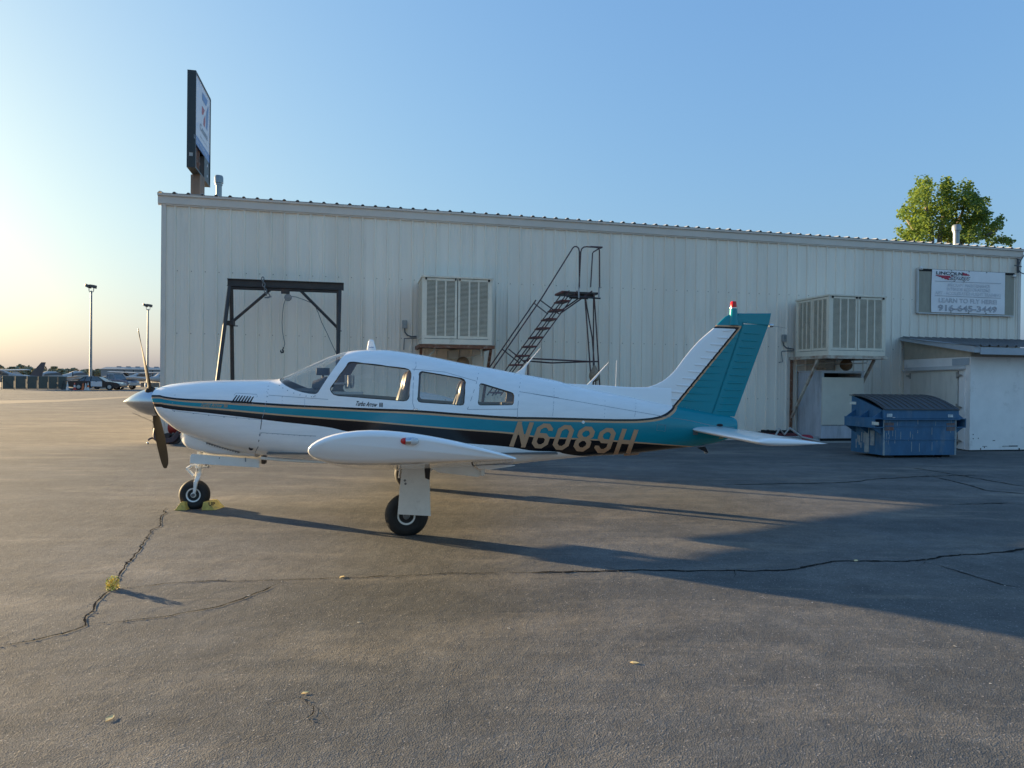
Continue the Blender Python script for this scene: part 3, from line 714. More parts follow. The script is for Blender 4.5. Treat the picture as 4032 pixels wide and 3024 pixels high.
# doors on the side wall
def sw(u, v):   # side wall hit -> (s, z)
    p = plane_hit(u, v, C0, SNn); q = p - C0; return q.dot(Sv), p.z
s_l, z_t = sw(*R10(875, 490)); s_m, _ = sw(*R10(1108, 490)); s_r, _ = sw(*R10(1432, 487))
for s0, s1 in ((s_m + .015, s_l), (s_r, s_m - .015)):
    mb = MB(); sbox(mb, s0, s1, .003, .035, .10, z_t - .02); mb.build('door', M_SHEDD, shed, bevel=.004)
sd0, zd = sw(*R10(1520, 430)); sd1, _ = sw(*R10(800, 450))
mb = MB(); sbox(mb, sd0, sd1, .0, .09, z_t + .01, z_t + .05); sbox(mb, sd0, sd1, .0, .03, z_t + .05, z_t + .11); mb.build('drip_cap', pm('pale_drip_cap', (.55, .55, .54), rough=.6, var=.1), shed)
mb = MB(); sbox(mb, s_r - .33, s_r - .05, .0, .02, .02, z_t); mb.build('corner_board', M_SHED, shed)
mb = MB(); sbox(mb, .05, .85, .013, .022, zf - .20, zf - .03); mb.build('patch_board', M_BARGE, shed)
mb = MB(); sbox(mb, s_m - .014, s_m + .014, .003, .006, .10, z_t - .02); mb.build('door_gap', M_DARK, shed)
mb = MB(); sbox(mb, s_r - .012, s_r, .003, .006, .10, z_t - .02); mb.build('door_gap', M_DARK, shed)
for s_c, sg_ in ((s_r, -1), (s_l, 1)):
    for z in (z_t - .13, 1.05 if sg_ < 0 else 1.2, .22):
        mb = MB(); sbox(mb, s_c - .03, s_c + .03, .036, .05, z - .08, z + .08)
        e = s_c + sg_ * .26
        mb.hexa([sq(0, s_c, z - .05, .052), sq(0, s_c, z - .05, .037), sq(0, e, z - .01, .037), sq(0, e, z - .01, .052), sq(0, s_c, z + .05, .052), sq(0, s_c, z + .05, .037), sq(0, e, z + .01, .037), sq(0, e, z + .01, .052)])
        mb.build('hinge', pm('old_hinge', (.33, .30, .26), rough=.6, var=.3, scale=20), shed)
mb = MB(); mb.hexa([sq(.0, -.012, .0), sq(SHW, -.012, .0), sq(SHW, .07, .0), sq(0, .07, .0), sq(0, -.012, .03), sq(SHW, -.012, .03), sq(SHW, .07, .03), sq(0, .07, .03)]); mb.build('sill', M_DARK, shed)
rs = random.Random(11); mb = MB()
def frontmark(u, v, w, h):
    p = plane_hit(u, v, C0, FN); q = p - C0; a_ = q.dot(Fv); z_ = p.z
    mb.hexa([sq(a_ - w, 0, z_ - h, 0, .002), sq(a_ + w, 0, z_ - h, 0, .002), sq(a_ + w, 0, z_ - h, 0, .0005), sq(a_ - w, 0, z_ - h, 0, .0005), sq(a_ - w, 0, z_ + h, 0, .002), sq(a_ + w, 0, z_ + h, 0, .002), sq(a_ + w, 0, z_ + h, 0, .0005), sq(a_ - w, 0, z_ + h, 0, .0005)])
for x, y, w, h in ((1850, 1311, .035, .008), (2080, 1376, .13, .012), (1990, 1378, .1, .006), (1740, 1380, .07, .005), (2150, 1415, .02, .03), (1692, 1410, .012, .02), (1605, 1288, .012, .012), (1665, 1285, .012, .012), (1604, 1240, .012, .012), (1737, 1393, .012, .014)):
    frontmark(*R10(x, y), w, h)
mb.build('scuff_marks', M_DARK, shed)

# ------------------------------------------------------------------ dumpster
M_DBLUE = pm('dumpster_blue_paint', (.035, .125, .235), rough=.5, var=.18, scale=5, streak=2.5, dirt=(.17, .23, .27), dirt_amt=.26, dscale=3.0)
M_DLID = pm('black_plastic_lid', (.040, .045, .050), rough=.5, var=.2, scale=6)
M_SCR = pm('scraped_steel', (.30, .33, .33), rough=.6, var=.2, scale=12, dirt=(.05, .13, .25), dirt_amt=.4, dscale=8)
D0 = G(*R10(535, 1520)); D1 = G(*R10(1393, 1512)); DL = G(*R10(152, 1465))
dx = (D1 - D0); dx.z = 0; DW = dx.length; dx.normalize(); dy = Vector((-dx.y, dx.x, 0)); 
dyl = (DL - D0); DD = dyl.length; 
dskew = dyl.normalized()
if dyl.dot(dy) > 0: dy = dskew
DD = min(DD, 2.2)
DM = Matrix.Identity(4)
def dq(a, b_, z): return D0 + dx * a + dy * b_ + Vector((0, 0, z))
dmp = thing('dumpster', 'blue steel dumpster with black ribbed plastic lids in front of the shed', 'dumpster', D0 + dx * DW / 2)
zfr = zat(D0, *R10(535, 935)); zbk = zat(dq(0, DD, 0), *R10(140, 765)); zbr = zat(dq(0, DD * .0, 0), *R10(540, 1050))
def dhex(mb, a0, a1, b0, b1, z0, z1, z1b=None):
    z1b = z1 if z1b is None else z1b
    return mb.hexa([dq(a0, b0, z0), dq(a1, b0, z0), dq(a1, b1, z0), dq(a0, b1, z0), dq(a0, b0, z1), dq(a1, b0, z1), dq(a1, b1, z1b), dq(a0, b1, z1b)])
mb = MB(); dhex(mb, 0, DW, 0, .05, .06, zfr - .03); mb.build('front_panel', M_DBLUE, dmp)
mb = MB(); dhex(mb, 0, DW, DD - .05, DD, .06, zbk - .03); mb.build('back_panel', M_DBLUE, dmp)
for a in (0, DW - .05):
    mb = MB(); dhex(mb, a, a + .05, .05, DD - .05, .06, zfr - .03, zbk - .03); mb.build('side_panel', M_DBLUE, dmp)
mb = MB(); dhex(mb, .05, DW - .05, .05, DD - .05, .06, .10); mb.build('floor', M_DBLUE, dmp)
mb = MB(); dhex(mb, -.03, DW + .03, -.05, .0, zbr, zfr - .02); mb.build('front_rim', M_DBLUE, dmp, bevel=.01)
mb = MB(); dhex(mb, -.02, DW + .02, -.058, -.05, zbr + .18, zbr + .20); dhex(mb, -.045, DW + .045, -.065, .0, zbr - .025, zbr + .0); mb.build('rim_flange', M_DBLUE, dmp)
zsl0 = zat(D0, *R10(490, 1160)); zsl1 = zat(D0, *R10(490, 1045))
for sgn, a0, a1 in ((-1, -.24, 0), (1, DW, DW + .24)):
    mb = MB(); aa0, aa1 = (a0, -.002) if sgn < 0 else (DW + .002, a1)
    # fork pocket: hollow channel
    for z0, z1 in ((zsl0, zsl0 + .02), (zsl1 - .02, zsl1)): dhex(mb, aa0, aa1, -.02, DD * .92, z0, z1)
    e0, e1 = (aa0, aa0 + .02) if sgn < 0 else (aa1 - .02, aa1)
    dhex(mb, e0, e1, -.02, DD * .92, zsl0 + .02, zsl1 - .02)
    mb.build('fork_pocket', M_DBLUE, dmp)
    mb = MB(); dhex(mb, aa0 + .02, aa1 - .02, .25, DD * .9, zsl0 + .021, zsl1 - .021); mb.build('pocket_shade_block', M_DARK, dmp)  # dark block added to stand in for the shade inside the pocket
    for b_ in (.05, DD * .45, DD * .86):
        for zz0, dz in ((zsl0, -.16), (zsl1, .16)):
            mb = MB(); xo = aa0 if sgn < 0 else aa1; xi = -.002 if sgn < 0 else DW + .002
            P = [dq(xi, b_, zz0), dq(xo, b_, zz0), dq(xi, b_, zz0 + dz)]; Q = [p + dy * .012 for p in P]
            mb.add(P + Q, [(0, 1, 2), (5, 4, 3), (0, 3, 4, 1), (1, 4, 5, 2), (2, 5, 3, 0)]); mb.build('gusset', M_DBLUE, dmp)
zr1 = zat(D0, *R10(545, 1300)); zr2 = zat(D0, *R10(545, 1140))
for z in (zr1, zr2):
    mb = MB(); dhex(mb, .02, DW - .02, -.012, -.0, z - .012, z + .012); mb.build('stiffener', M_DBLUE, dmp)
mb = MB(); dhex(mb, -.012, .03, -.006, -.0, .06, zbr - .03); dhex(mb, DW - .03, DW + .012, -.006, 0, .06, zbr - .03); mb.build('corner_edge', M_SCR, dmp)
rs = random.Random(12); mb = MB()
for i in range(26):
    a = rs.uniform(.05, DW - .1); z = rs.uniform(.12, zbr - .1); dhex(mb, a, a + rs.uniform(.008, .02), -.0025, -.0005, z, z + rs.uniform(.04, .22))
for i in range(10):
    b_ = rs.uniform(.1, DD - .1); z = rs.uniform(.1, zsl0 - .25); dhex(mb, -.003, -.0005, b_, b_ + rs.uniform(.02, .06), z, z + rs.uniform(.08, .22))
mb.build('paint_scratches', M_SCR, dmp)['kind'] = 'stuff'
mb = MB(); dhex(mb, -.012, -.001, DD * .42, DD * .56, .08, zsl0 - .01); dhex(mb, -.016, -.012, DD * .25, DD * .38, .25, zsl0 - .08); mb.build('worn_rib', M_SCR, dmp)
for a in (.10, DW - .3):
    mb = MB(); dhex(mb, a, a + .2, .05, .25, .0, .06); mb.build('foot', M_DARK, dmp)
for (x, y, w, h, o_) in ((610, 1012, .065, .035, 0), (1333, 1018, .06, .03, 0), (660, 1037, .03, .008, 0)):
    p = plane_hit(*R10(x, y), dq(0, -.058, 0), -dy.cross(Vector((0, 0, 1))).cross(Vector((0, 0, 1)))) if False else None
    n_ = Vector((dx.y, -dx.x, 0)); p = plane_hit(*R10(x, y), dq(0, -.06, 0), n_); a_ = (p - D0).dot(dx)
    mb = MB(); mb.hexa([dq(a_ - w, -.062, p.z - h), dq(a_ + w, -.062, p.z - h), dq(a_ + w, -.0585, p.z - h), dq(a_ - w, -.0585, p.z - h), dq(a_ - w, -.062, p.z + h), dq(a_ + w, -.062, p.z + h), dq(a_ + w, -.0585, p.z + h), dq(a_ - w, -.0585, p.z + h)])
    mb.build('sticker', pm('torn_sticker', (.50, .55, .56), rough=.5, var=.4, scale=25), dmp)
ns = Vector((-dy.y, dy.x, 0)); 
for (x, y, h, oo) in ((443, 1108, .035, -.245), (178, 865, .03, -.004)):
    p = plane_hit(*R10(x, y), dq(oo, 0, 0), ns); b_ = (p - dq(oo, 0, 0)).dot(dy)
    mb = MB(); mb.hexa([dq(oo - .004, b_ - .10, p.z - h), dq(oo, b_ - .10, p.z - h), dq(oo, b_ + .10, p.z - h), dq(oo - .004, b_ + .10, p.z - h), dq(oo - .004, b_ - .10, p.z + h), dq(oo, b_ - .10, p.z + h), dq(oo, b_ + .10, p.z + h), dq(oo - .004, b_ + .10, p.z + h)])
    mb.build('sticker', pm('pale_sticker', (.62, .64, .58), rough=.5), dmp)
for (x, y) in ((605, 1125), (1345, 1130)):
    n_ = Vector((dx.y, -dx.x, 0)); p = plane_hit(*R10(x, y), dq(0, -.004, 0), n_); a_ = (p - D0).dot(dx)
    mb = MB(); dhex(mb, a_ - .12, a_ + .12, -.006, -.0005, p.z - .12, p.z + .05); mb.build('rust_patch', pm('rust_scrape', (.16, .13, .13), rough=.8, var=.4, scale=9, dirt=(.25, .07, .03), dirt_amt=.5, dscale=6), dmp)
# two ribbed lids, curved back to front
for a0, a1 in ((-.03, DW * .47), (DW * .475, DW + .03)):
    lid = MB(); g = []
    nr = 6; prof = []; w = a1 - a0
    for k in range(nr):
        c = a0 + w * (k + .5) / nr; hw = w / nr * .5
        prof += [(c - hw, 0), (c - hw * .35, 0), (c - hw * .25, .022), (c + hw * .25, .022), (c + hw * .35, 0)]
    prof.append((a1, 0))
    def lz(b_): s_ = (b_ + .06) / (DD + .10); return zfr + (zbk - zfr) * s_ + .085 * math.sin(math.pi * min(1, max(0, s_)))
    for b_ in np.linspace(-.07, DD + .04, 12): g.append([dq(x, b_, lz(b_) + (h if -.03 < b_ < DD else 0)) for x, h in prof])
    g2 = [[p - Vector((0, 0, .02)) for p in r_] for r_ in g]
    lid.sheet(g, False); lid.sheet(g2[::-1], False); lid.sheet([g[0], g2[0]], False); lid.sheet([g[-1], g2[-1]], False); lid.sheet([[r_[0] for r_ in g], [r_[0] for r_ in g2]], False)
    lid.build('lid', M_DLID, dmp, fix=False)
# ================================================================== GANTRY HOIST
M_BLK = pm('black_painted_steel', (.035, .030, .030), rough=.5, var=.3, scale=8, dirt=(.16, .06, .03), dirt_amt=.2, dscale=5)
GO = 1.05
ga, gz = wf(*R4(577, 800), GO); gb, gzb = wf(*R4(1470, 835), GO)
_, gz0 = wf(*R4(577, 828), GO); _, gz1 = wf(*R4(577, 775), GO)
gt = thing('engine_hoist_gantry', 'tall black steel gantry frame standing by the hangar wall behind the airplane nose', 'gantry hoist', wl((ga + gb) / 2, GO, 0))
mb = MB()   # I-beam
mb.wbox(ga, gb, GO - .06, GO + .06, gz1 - .014, gz1); mb.wbox(ga, gb, GO - .006, GO + .006, gz0, gz1 - .014); mb.wbox(ga, gb, GO - .06, GO + .06, gz0 - .014, gz0)
mb.build('beam', M_BLK, gt)
mb = MB(); mb.tube([wl(ga + .05, GO, gz0 - .05), wl(gb - .05, GO, gz0 - .05)], .035, 10); mb.build('cross_pipe', M_BLK, gt)
def leg(tt, foff, off2, name='leg'):
    mb = MB(); mb.tube([wl(tt, GO, gz0 - .03), wl(tt + foff, GO + off2, .06)], .045, 10); return mb.build(name, M_BLK, gt)
la = ga + .08; rb = gb - .12
mb = MB(); pt = wl(la - .03, GO + .02, gz0 - .03); p2 = G(838, 1722); p2.z = .05
leg(la, 0.0, -.45); 
mb.tube([pt, wl(la - .22, GO + 1.15, .05)], .045, 10); mb.build('leg', M_BLK, gt)
leg(rb, .0, -.45); mb = MB(); mb.tube([wl(rb + .03, GO + .02, gz0 - .03), wl(rb + .0, GO + .9, .05)], .045, 10); mb.build('leg', M_BLK, gt)
for tt in (la, rb):
    mb = MB(); mb.bar(wl(tt, GO - .6, .05), wl(tt, GO + 1.2, .05), .07, .06); mb.build('foot_rail', M_BLK, gt)
_, zbr0 = wf(*R4(600, 1110), GO); _, zbr1 = wf(*R4(1430, 1150), GO)
xa, _ = wf(*R4(905, 845), GO); xb, _ = wf(*R4(1140, 855), GO)
mb = MB(); mb.tube([wl(la + .02, GO, zbr0), wl(xa, GO, gz0 - .06)], .033, 8); mb.build('brace', M_BLK, gt)
mb = MB(); mb.tube([wl(rb - .02, GO, zbr1), wl(xb, GO, gz0 - .06)], .033, 8); mb.build('brace', M_BLK, gt)
for tt, z, sg_ in ((la, zbr0, 1), (rb, zbr1, -1)):
    mb = MB(); mb.wbox(tt - .06 - .02 * sg_, tt + .06 + .02 * sg_, GO - .07, GO + .10, z - .07, z + .03); mb.wbox(tt - .03, tt + .15 if sg_ > 0 else tt + .08, GO - .02, GO + .02, z - .09, z - .07)
    mb.build('clamp', M_BLK, gt)
tc_, zc_ = wf(*R4(1022, 868), GO)
mb = MB(); mb.wbox(tc_ - .095, tc_ + .095, GO - .03, GO + .03, zc_ - .07, gz0 - .015); mb.build('trolley_plate', M_BLK, gt, bevel=.01)
# pulley, cable, hook
M_STEELC = pm('dull_steel', (.22, .22, .22), rough=.45, metal=.5, var=.2, scale=20)
py = thing('pulley_block', 'grey pulley block hanging from the gantry trolley plate', 'pulley', wp(*R4(1040, 915), GO))
mb = MB(); mb.lathe([(.02, -.03), (.075, -.028), (.085, 0), (.075, .028), (.02, .03)], Matrix.Translation(wp(*R4(1042, 920), GO)) @ WN.to_track_quat('Z', 'Y').to_matrix().to_4x4(), 16); mb.build('sheave_housing', M_STEELC, py)
mb = MB(); mb.tube([wp(*R4(1030, 870), GO), wp(*R4(1038, 905), GO)], .022, 8); mb.build('swivel', M_STEELC, py)
mb = MB(); mb.tube([wp(*R4(x, y), GO) for x, y in ((1022, 935), (1010, 970), (1000, 1040), (996, 1110), (999, 1180), (1010, 1240), (1017, 1275), (1012, 1297))], .007, 6)
tag(mb.build('hoist_cable', M_CABLE), 'thin wire cable hanging from the pulley down to the hook', 'cable')
mb = MB(); mb.tube([wp(*R4(x, y), GO) for x, y in ((1052, 912), (1100, 915), (1160, 935), (1215, 958), (1250, 985), (1275, 1040), (1300, 1110), (1340, 1190), (1380, 1280), (1418, 1358), (1440, 1420))], .007, 6)
tag(mb.build('hoist_cable', M_CABLE), 'thin wire cable slack from the pulley across the right brace to the right leg', 'cable')
mb = MB(); mb.tube([wp(*R4(x, y), GO) for x, y in ((1008, 1300), (1004, 1316), (998, 1322), (1006, 1330), (1003, 1341), (992, 1342), (985, 1334), (986, 1322))], .02, 8, radii=[.014, .014, .018, .02, .022, .022, .016, .008])
tag(mb.build('lifting_hook', M_BLK), 'black lifting hook dangling from the hoist cable', 'hook')
ch = MB()
pts = [R4(x, y) for x, y in ((848, 778), (852, 800), (856, 822), (862, 845), (868, 868), (876, 888))]
for i, p in enumerate(pts):
    c = wp(*p, GO + .09); Mx = Matrix.Translation(c) @ WN.to_track_quat('Z', 'Y').to_matrix().to_4x4() @ Matrix.Rotation(R(90) if i % 2 else 0, 4, 'Y')
    ch.tube([Mx @ Vector((.028 * math.cos(a), .05 * math.sin(a), 0)) for a in np.linspace(0, 2 * math.pi, 11)], .012, 5)
c = wp(*R4(883, 905), GO + .09); Mx = Matrix.Translation(c) @ WN.to_track_quat('Z', 'Y').to_matrix().to_4x4()
ch.tube([Mx @ Vector((.055 * math.cos(a), .05 * math.sin(a), 0)) for a in np.linspace(-2.3, 2.3, 9)], .016, 6); ch.tube([Mx @ Vector((-.06, -.05, 0)), Mx @ Vector((.09, -.02, 0))], .016, 6)
tag(ch.build('chain_with_shackle', M_STEELC), 'short rusty chain with a shackle hung over the gantry beam', 'chain')

# ================================================================== ROLLING STAIRS
M_LAD = pm('red_brown_ladder_paint', (.075, .035, .035), rough=.5, var=.35, scale=9, dirt=(.20, .20, .19), dirt_amt=.22, dscale=8)
M_TREAD = pm('worn_red_tread', (.16, .045, .035), rough=.65, var=.3, scale=9, dirt=(.12, .12, .11), dirt_amt=.35, dscale=7)
ON, OF = 1.75, 1.10
def LD(x, y, off=ON): return wp(*R5(x, y), off)
def LT(x, y, off=ON):
    t_, z_ = wf(*R5(x, y), off); return t_, z_
ls = thing('rolling_stairs', 'tall red brown rolling maintenance stairs with handrails standing against the hangar', 'rolling stairs', wl(LT(1550, 1200)[0], 1.5, 0))
t0, z0 = LT(1170, 1180); t1, z1 = LT(1640, 540)
def stair(s_): return t0 + (t1 - t0) * s_, z0 + (z1 - z0) * s_
r_t = .014
for off, nm in ((ON, 0), (OF, 1)):
    for d in (-.0, .20):      # double stringers each side
        a = wl(t0 + d - .55, off, .12); b_ = wl(t1 + d + .05, off, z1 + .0)
        zz = z0 - (z1 - z0) / (t1 - t0) * (t0 + d - (t0 + d - .55)); a.z = max(.1, z0 - (z1 - z0) / (t1 - t0) * .55)
        mb = MB(); mb.tube([a, wl(t1 + d, off, z1)], r_t, 8); mb.build('stringer', M_LAD, ls)
steps = [(1193, 1180), (1250, 1097), (1310, 1017), (1365, 935), (1423, 852), (1480, 770), (1535, 690), (1600, 600)]
n = 11
for k in range(n):
    s_ = 1 - (k + 1) / 8.0 * 1.0
    tt, zz = stair(s_)
    if zz < .2: break
    mb = MB(); P = [wl(tt - .04, ON, zz), wl(tt + .20, ON, zz), wl(tt + .20, OF, zz), wl(tt - .04, OF, zz)]
    mb.hexa([p - Vector((0, 0, .035)) for p in P] + P); mb.build('tread', M_TREAD, ls)
tp0, zp = LT(1590, 545); tp1, _ = LT(1895, 540)
mb = MB(); mb.wbox(tp0, tp1, OF, ON, zp - .045, zp); mb.build('platform', M_BLK, ls)
mb = MB(); mb.wbox(tp0 - .04, tp0 + .12, OF, ON, zp - .04, zp + .008); mb.build('top_nosing', M_TREAD, ls)
mb = MB(); mb.wbox(tp0 + .3, tp1 - .1, OF + .1, OF + .16, zp - .11, zp - .045); mb.wbox(tp0 + .3, tp1 - .1, ON - .16, ON - .1, zp - .11, zp - .045); mb.build('platform_frame', M_BLK, ls)
# lower side bar
ta_, za_ = LT(1610, 592); tb_, zb1 = LT(1905, 610)
mb = MB(); mb.tube([wl(ta_, ON + .05, za_), wl(tb_, ON + .05, zb1)], .02, 8); mb.build('side_bar', M_BLK, ls)
for x in (1723, 1898):
    mb = MB(); mb.tube([LD(x, 510, ON + .06), LD(x, 605, ON + .06)], .019, 8); mb.build('post_sleeve', pm('primer_grey', (.36, .36, .36), rough=.6), ls)
def rail(pts, off, nm='handrail', r_=.016, o2=None):
    mb = MB(); mb.tube([LD(x, y, off) for x, y in pts], r_, 8); return mb.build(nm, M_LAD, ls)
ONr, OFr = ON + .06, OF - .06
rail([(1728, 520), (1728, 200), (1722, 172), (1705, 157), (1685, 157), (1668, 172), (1655, 195), (1400, 605)], ONr)
rail([(1400, 605), (980, 1215), (900, 1330)], ONr)
rail([(1725, 520), (1740, 205), (1748, 178), (1765, 162), (1790, 158), (1870, 163), (1893, 170), (1903, 190), (1905, 520)], ONr)
rail([(1350, 622), (945, 1210), (870, 1320)], OFr)
rail([(1928, 163), (1890, 180), (1852, 203), (1843, 215), (1826, 510)], OFr + .1)
rail([(1825, 158), (1928, 163)], ON - .2, r_=.02)
for (a, b_, off) in (((1393, 628), (1552, 745), ONr), ((1110, 1048), (1260, 1170), ONr), ((1335, 652), (1455, 745), OFr), ((1058, 1052), (1200, 1165), OFr)):
    rail([a, b_], off, 'rail_support', .014)
# support legs
for pts, off in (([(1775, 575), (1818, 1150), (1830, 1330), (1845, 1520)], ON), ([(1775, 575), (1840, 950), (1872, 1360), (1885, 1520)], OF), ([(1855, 560), (1895, 1155), (1905, 1360), (1915, 1520)], ON), ([(1852, 560), (1850, 1150), (1850, 1360), (1850, 1520)], OF), ([(1840, 545), (1560, 740)], ON), ([(1770, 575), (1560, 720)], OF)):
    rail(pts, off, 'support_leg', .017)
rail([(1240, 1160), (1300, 1132), (1815, 1158), (1892, 1158)], ON, 'base_bar', .018)
rail([(1240, 1150), (1480, 1170), (1810, 1160), (1892, 1158)], OF, 'base_bar', .018)
rail([(1280, 1175), (1280, 1330), (1280, 1460)], ON, 'support_leg', .017)
for x in (1200, 1880):
    for off in (ON, OF):
        p = LD(x, 1440, off); c = Vector((p.x, p.y, .07)); mb = MB()
        mb.lathe([(.01, -.02), (.07, -.02), (.07, .02), (.01, .02)], Matrix.Translation(c) @ WN.to_track_quat('Z', 'Y').to_matrix().to_4x4(), 16); mb.build('caster_wheel', M_BLK, ls)
# buoy-like bag hung on the stairs
by = thing('hanging_float', 'pear shaped tan float hanging from a cord at the right foot of the rolling stairs', 'float', LD(1860, 1260, ON + .12))
mb = MB(); c = LD(1860, 1262, ON + .12)
mb.lathe([(.01, .20), (.03, .19), (.05, .15), (.085, .08), (.125, -.0), (.135, -.07), (.11, -.15), (.05, -.19), (.01, -.195)], Matrix.Translation(c), 18); mb.build('float_body', pm('tan_rubber', (.27, .21, .15), rough=.75, var=.3, scale=14), by)
mb = MB(); mb.tube([c + Vector((0, 0, .19)), LD(1852, 1150, ON + .12)], .006, 5); mb.build('cord', M_CABLE, by)

# ================================================================== PYLON SIGN behind the hangar's left corner
PX = lambda x, y: (600 + x / 2.765, 200 + y / 2.765)
M_SIGNBLK = pm('black_sign_frame', (.030, .038, .040), rough=.45, var=.2, scale=3, streak=6)
M_POLE = pm('tan_steel_pole', (.20, .15, .11), rough=.6, var=.25, scale=5, streak=5)
YB = 22.0
nf = AY(*PX(455, 240), YB)                       # near top corner of face
# sign plane runs away from the camera to the right: near edge u~764, far edge u~826
def vert(u, Y):
    p = AY(u, 1480, Y); p.z = 0; return p
N0 = vert(PX(447, 700)[0], 21.0)
zt_n = zat(N0, *PX(455, 212)); zb_n = zat(N0, *PX(430, 1270))
# far edge must have the same heights: solve its distance from the top edge height
hor = 1482
def solveY(u, v, z):
    lo, hi = 15, 60
    for _ in range(50):
        mid = (lo + hi) / 2
        P_ = vert(u, mid)
        if zat(P_, u, v) > z: hi = mid
        else: lo = mid
    return lo
YF = solveY(PX(625, 530)[0], PX(625, 530)[1], zt_n)
FA = vert(PX(612, 1000)[0], YF)
SD = FA - N0; SD.z = 0; SLEN = SD.length; SD.normalize()
SNm = Vector((SD.y, -SD.x, 0))     # facing right/camera
if SNm.x < 0: SNm = -SNm
def sp(a, z, o_=0): return N0 + SD * a + SNm * o_ + Vector((0, 0, z))
TK = .24
sgn = thing('pylon_sign', 'tall black framed sign on a pole rising over the left end of the hangar roof', 'sign', sp(SLEN / 2, 0))
def sgb(mb, a0, a1, o0, o1, z0, z1):
    return mb.hexa([sp(a0, z0, o1), sp(a1, z0, o1), sp(a1, z0, o0), sp(a0, z0, o0), sp(a0, z1, o1), sp(a1, z1, o1), sp(a1, z1, o0), sp(a0, z1, o0)])
HS = zt_n - zb_n
z_face = zb_n + HS * .265
fr = .05
mb = MB(); sgb(mb, 0, .05, -TK, .0, zb_n, zt_n); mb.build('edge_frame', M_SIGNBLK, sgn)
mb = MB(); sgb(mb, SLEN - .05, SLEN, -TK, .0, zb_n, zt_n); mb.build('edge_frame', M_SIGNBLK, sgn)
mb = MB(); sgb(mb, .05, SLEN - .05, -TK, .0, zt_n - .05, zt_n); mb.build('top_frame', M_SIGNBLK, sgn)
mb = MB(); sgb(mb, .05, SLEN - .05, -TK, .0, zb_n, zb_n + .05); mb.build('bottom_frame', M_SIGNBLK, sgn)
M_SFACE = pm('white_sign_face', (.62, .62, .66), rough=.35, var=.05)
M_SBLUE = pm('blue_sign_print', (.10, .20, .42), rough=.4, var=.05); M_SRED = pm('red_sign_print', (.42, .05, .05), rough=.4, var=.05); M_SGREY = pm('grey_sign_print', (.22, .25, .30), rough=.4)
zbl = z_face + HS * .095
for oo in (-.03, -TK + .03):
    mb = MB(); sgb(mb, .051, SLEN - .051, oo - .01, oo + .01, zbl, zt_n - .051); mb.build('sign_face', M_SFACE, sgn)
    mb = MB(); sgb(mb, .051, SLEN - .051, oo - .01, oo + .01, z_face, zbl - .004); mb.build('name_band', M_SBLUE, sgn)
def sgpoly(pts, mat, name):    # pts in px of crop; map to plane
    mb = MB(); P = []
    for x, y in pts:
        p = plane_hit(*PX(x, y), sp(0, 0, -.015), SNm); P.append(p)
    mb.add(P, [list(range(len(P)))]); mb.build(name, mat, sgn, fix=False)
sgpoly([(546, 452), (603, 545), (586, 606), (545, 535)], M_SBLUE, 'blue_logo_shape')
sgpoly([(609, 605), (611, 640), (600, 880), (584, 840), (590, 665)], M_SBLUE, 'blue_logo_shape')
sgpoly([(541, 598), (572, 650), (552, 702), (539, 690)], M_SRED, 'red_logo_shape')
sgpoly([(577, 698), (577, 770), (570, 838), (556, 805), (560, 745)], M_SRED, 'red_logo_shape')
def sgtext(body, xy, w, h, mat, name='lettering', shear=0, bold=0):
    p = plane_hit(*PX(*xy), sp(0, 0, -.012), SNm)
    mb = MB(); text_on(mb, text_geo(body, w, h, shear=shear, bold=bold), p, SD, (0, 0, 1), 0); mb.build(name, mat, sgn, fix=False)
sgtext('Cessna', (562, 885), SLEN * .52, HS * .075, M_SGREY, bold=.02)
sgtext('Sales and Service', (560, 985), SLEN * .50, HS * .025, M_SGREY)
sgtext('LINCOLN SKYWAYS, INC', (528, 1042), SLEN * .86, HS * .045, M_SFACE)
M_TUBES = pm('brown_sign_innards', (.13, .08, .06), rough=.8, var=.3, scale=6)
mb = MB(); sgb(mb, SLEN * .18, SLEN * .30, -.18, -.08, zb_n + .05, z_face); sgb(mb, SLEN * .38, SLEN * .43, -.18, -.08, zb_n + .05, z_face); sgb(mb, SLEN * .12, SLEN * .5, -.17, -.09, zb_n + HS * .13, zb_n + HS * .16); mb.build('inner_frame', M_TUBES, sgn)
mb = MB(); sgb(mb, SLEN * .62, SLEN - .051, -TK + .02, -.02, zb_n + .051, z_face - .003); mb.build('transformer_box', M_SIGNBLK, sgn)
PC = sp(SLEN * .42, 0, -TK / 2)
mb = MB(); z_ = zb_n
mb.hexa([PC + Vector((a * .14, b_ * .17, 0)) for a, b_ in ((-1, -1), (1, -1), (1, 1), (-1, 1))] + [PC + Vector((a * .14, b_ * .17, z_)) for a, b_ in ((-1, -1), (1, -1), (1, 1), (-1, 1))]); mb.build('pole', M_POLE, sgn)
mb = MB(); sgb(mb, .0 - .012, .0, -.17, -.07, zb_n + HS * .115, zb_n + HS * .15); mb.build('rating_plate', pm('pale_plate', (.4, .4, .38), rough=.5), sgn)
for zz in (.085, .20):
    mb = MB(); c = sp(SLEN * .80, zb_n + HS * zz, -.019); mb.lathe([(.045, 0), (.045, .01)], Matrix.Translation(c) @ SNm.to_track_quat('Z', 'Y').to_matrix().to_4x4(), 12); mb.build('knockout', M_SFACE, sgn)
mb = MB(); c = sp(SLEN * .45, zt_n + .05, -.15); mb.tube([c + Vector((0, .07 * math.cos(a), .07 * math.sin(a))) for a in np.linspace(-.6, 3.8, 10)], .02, 6); mb.build('lifting_eye', M_SIGNBLK, sgn)

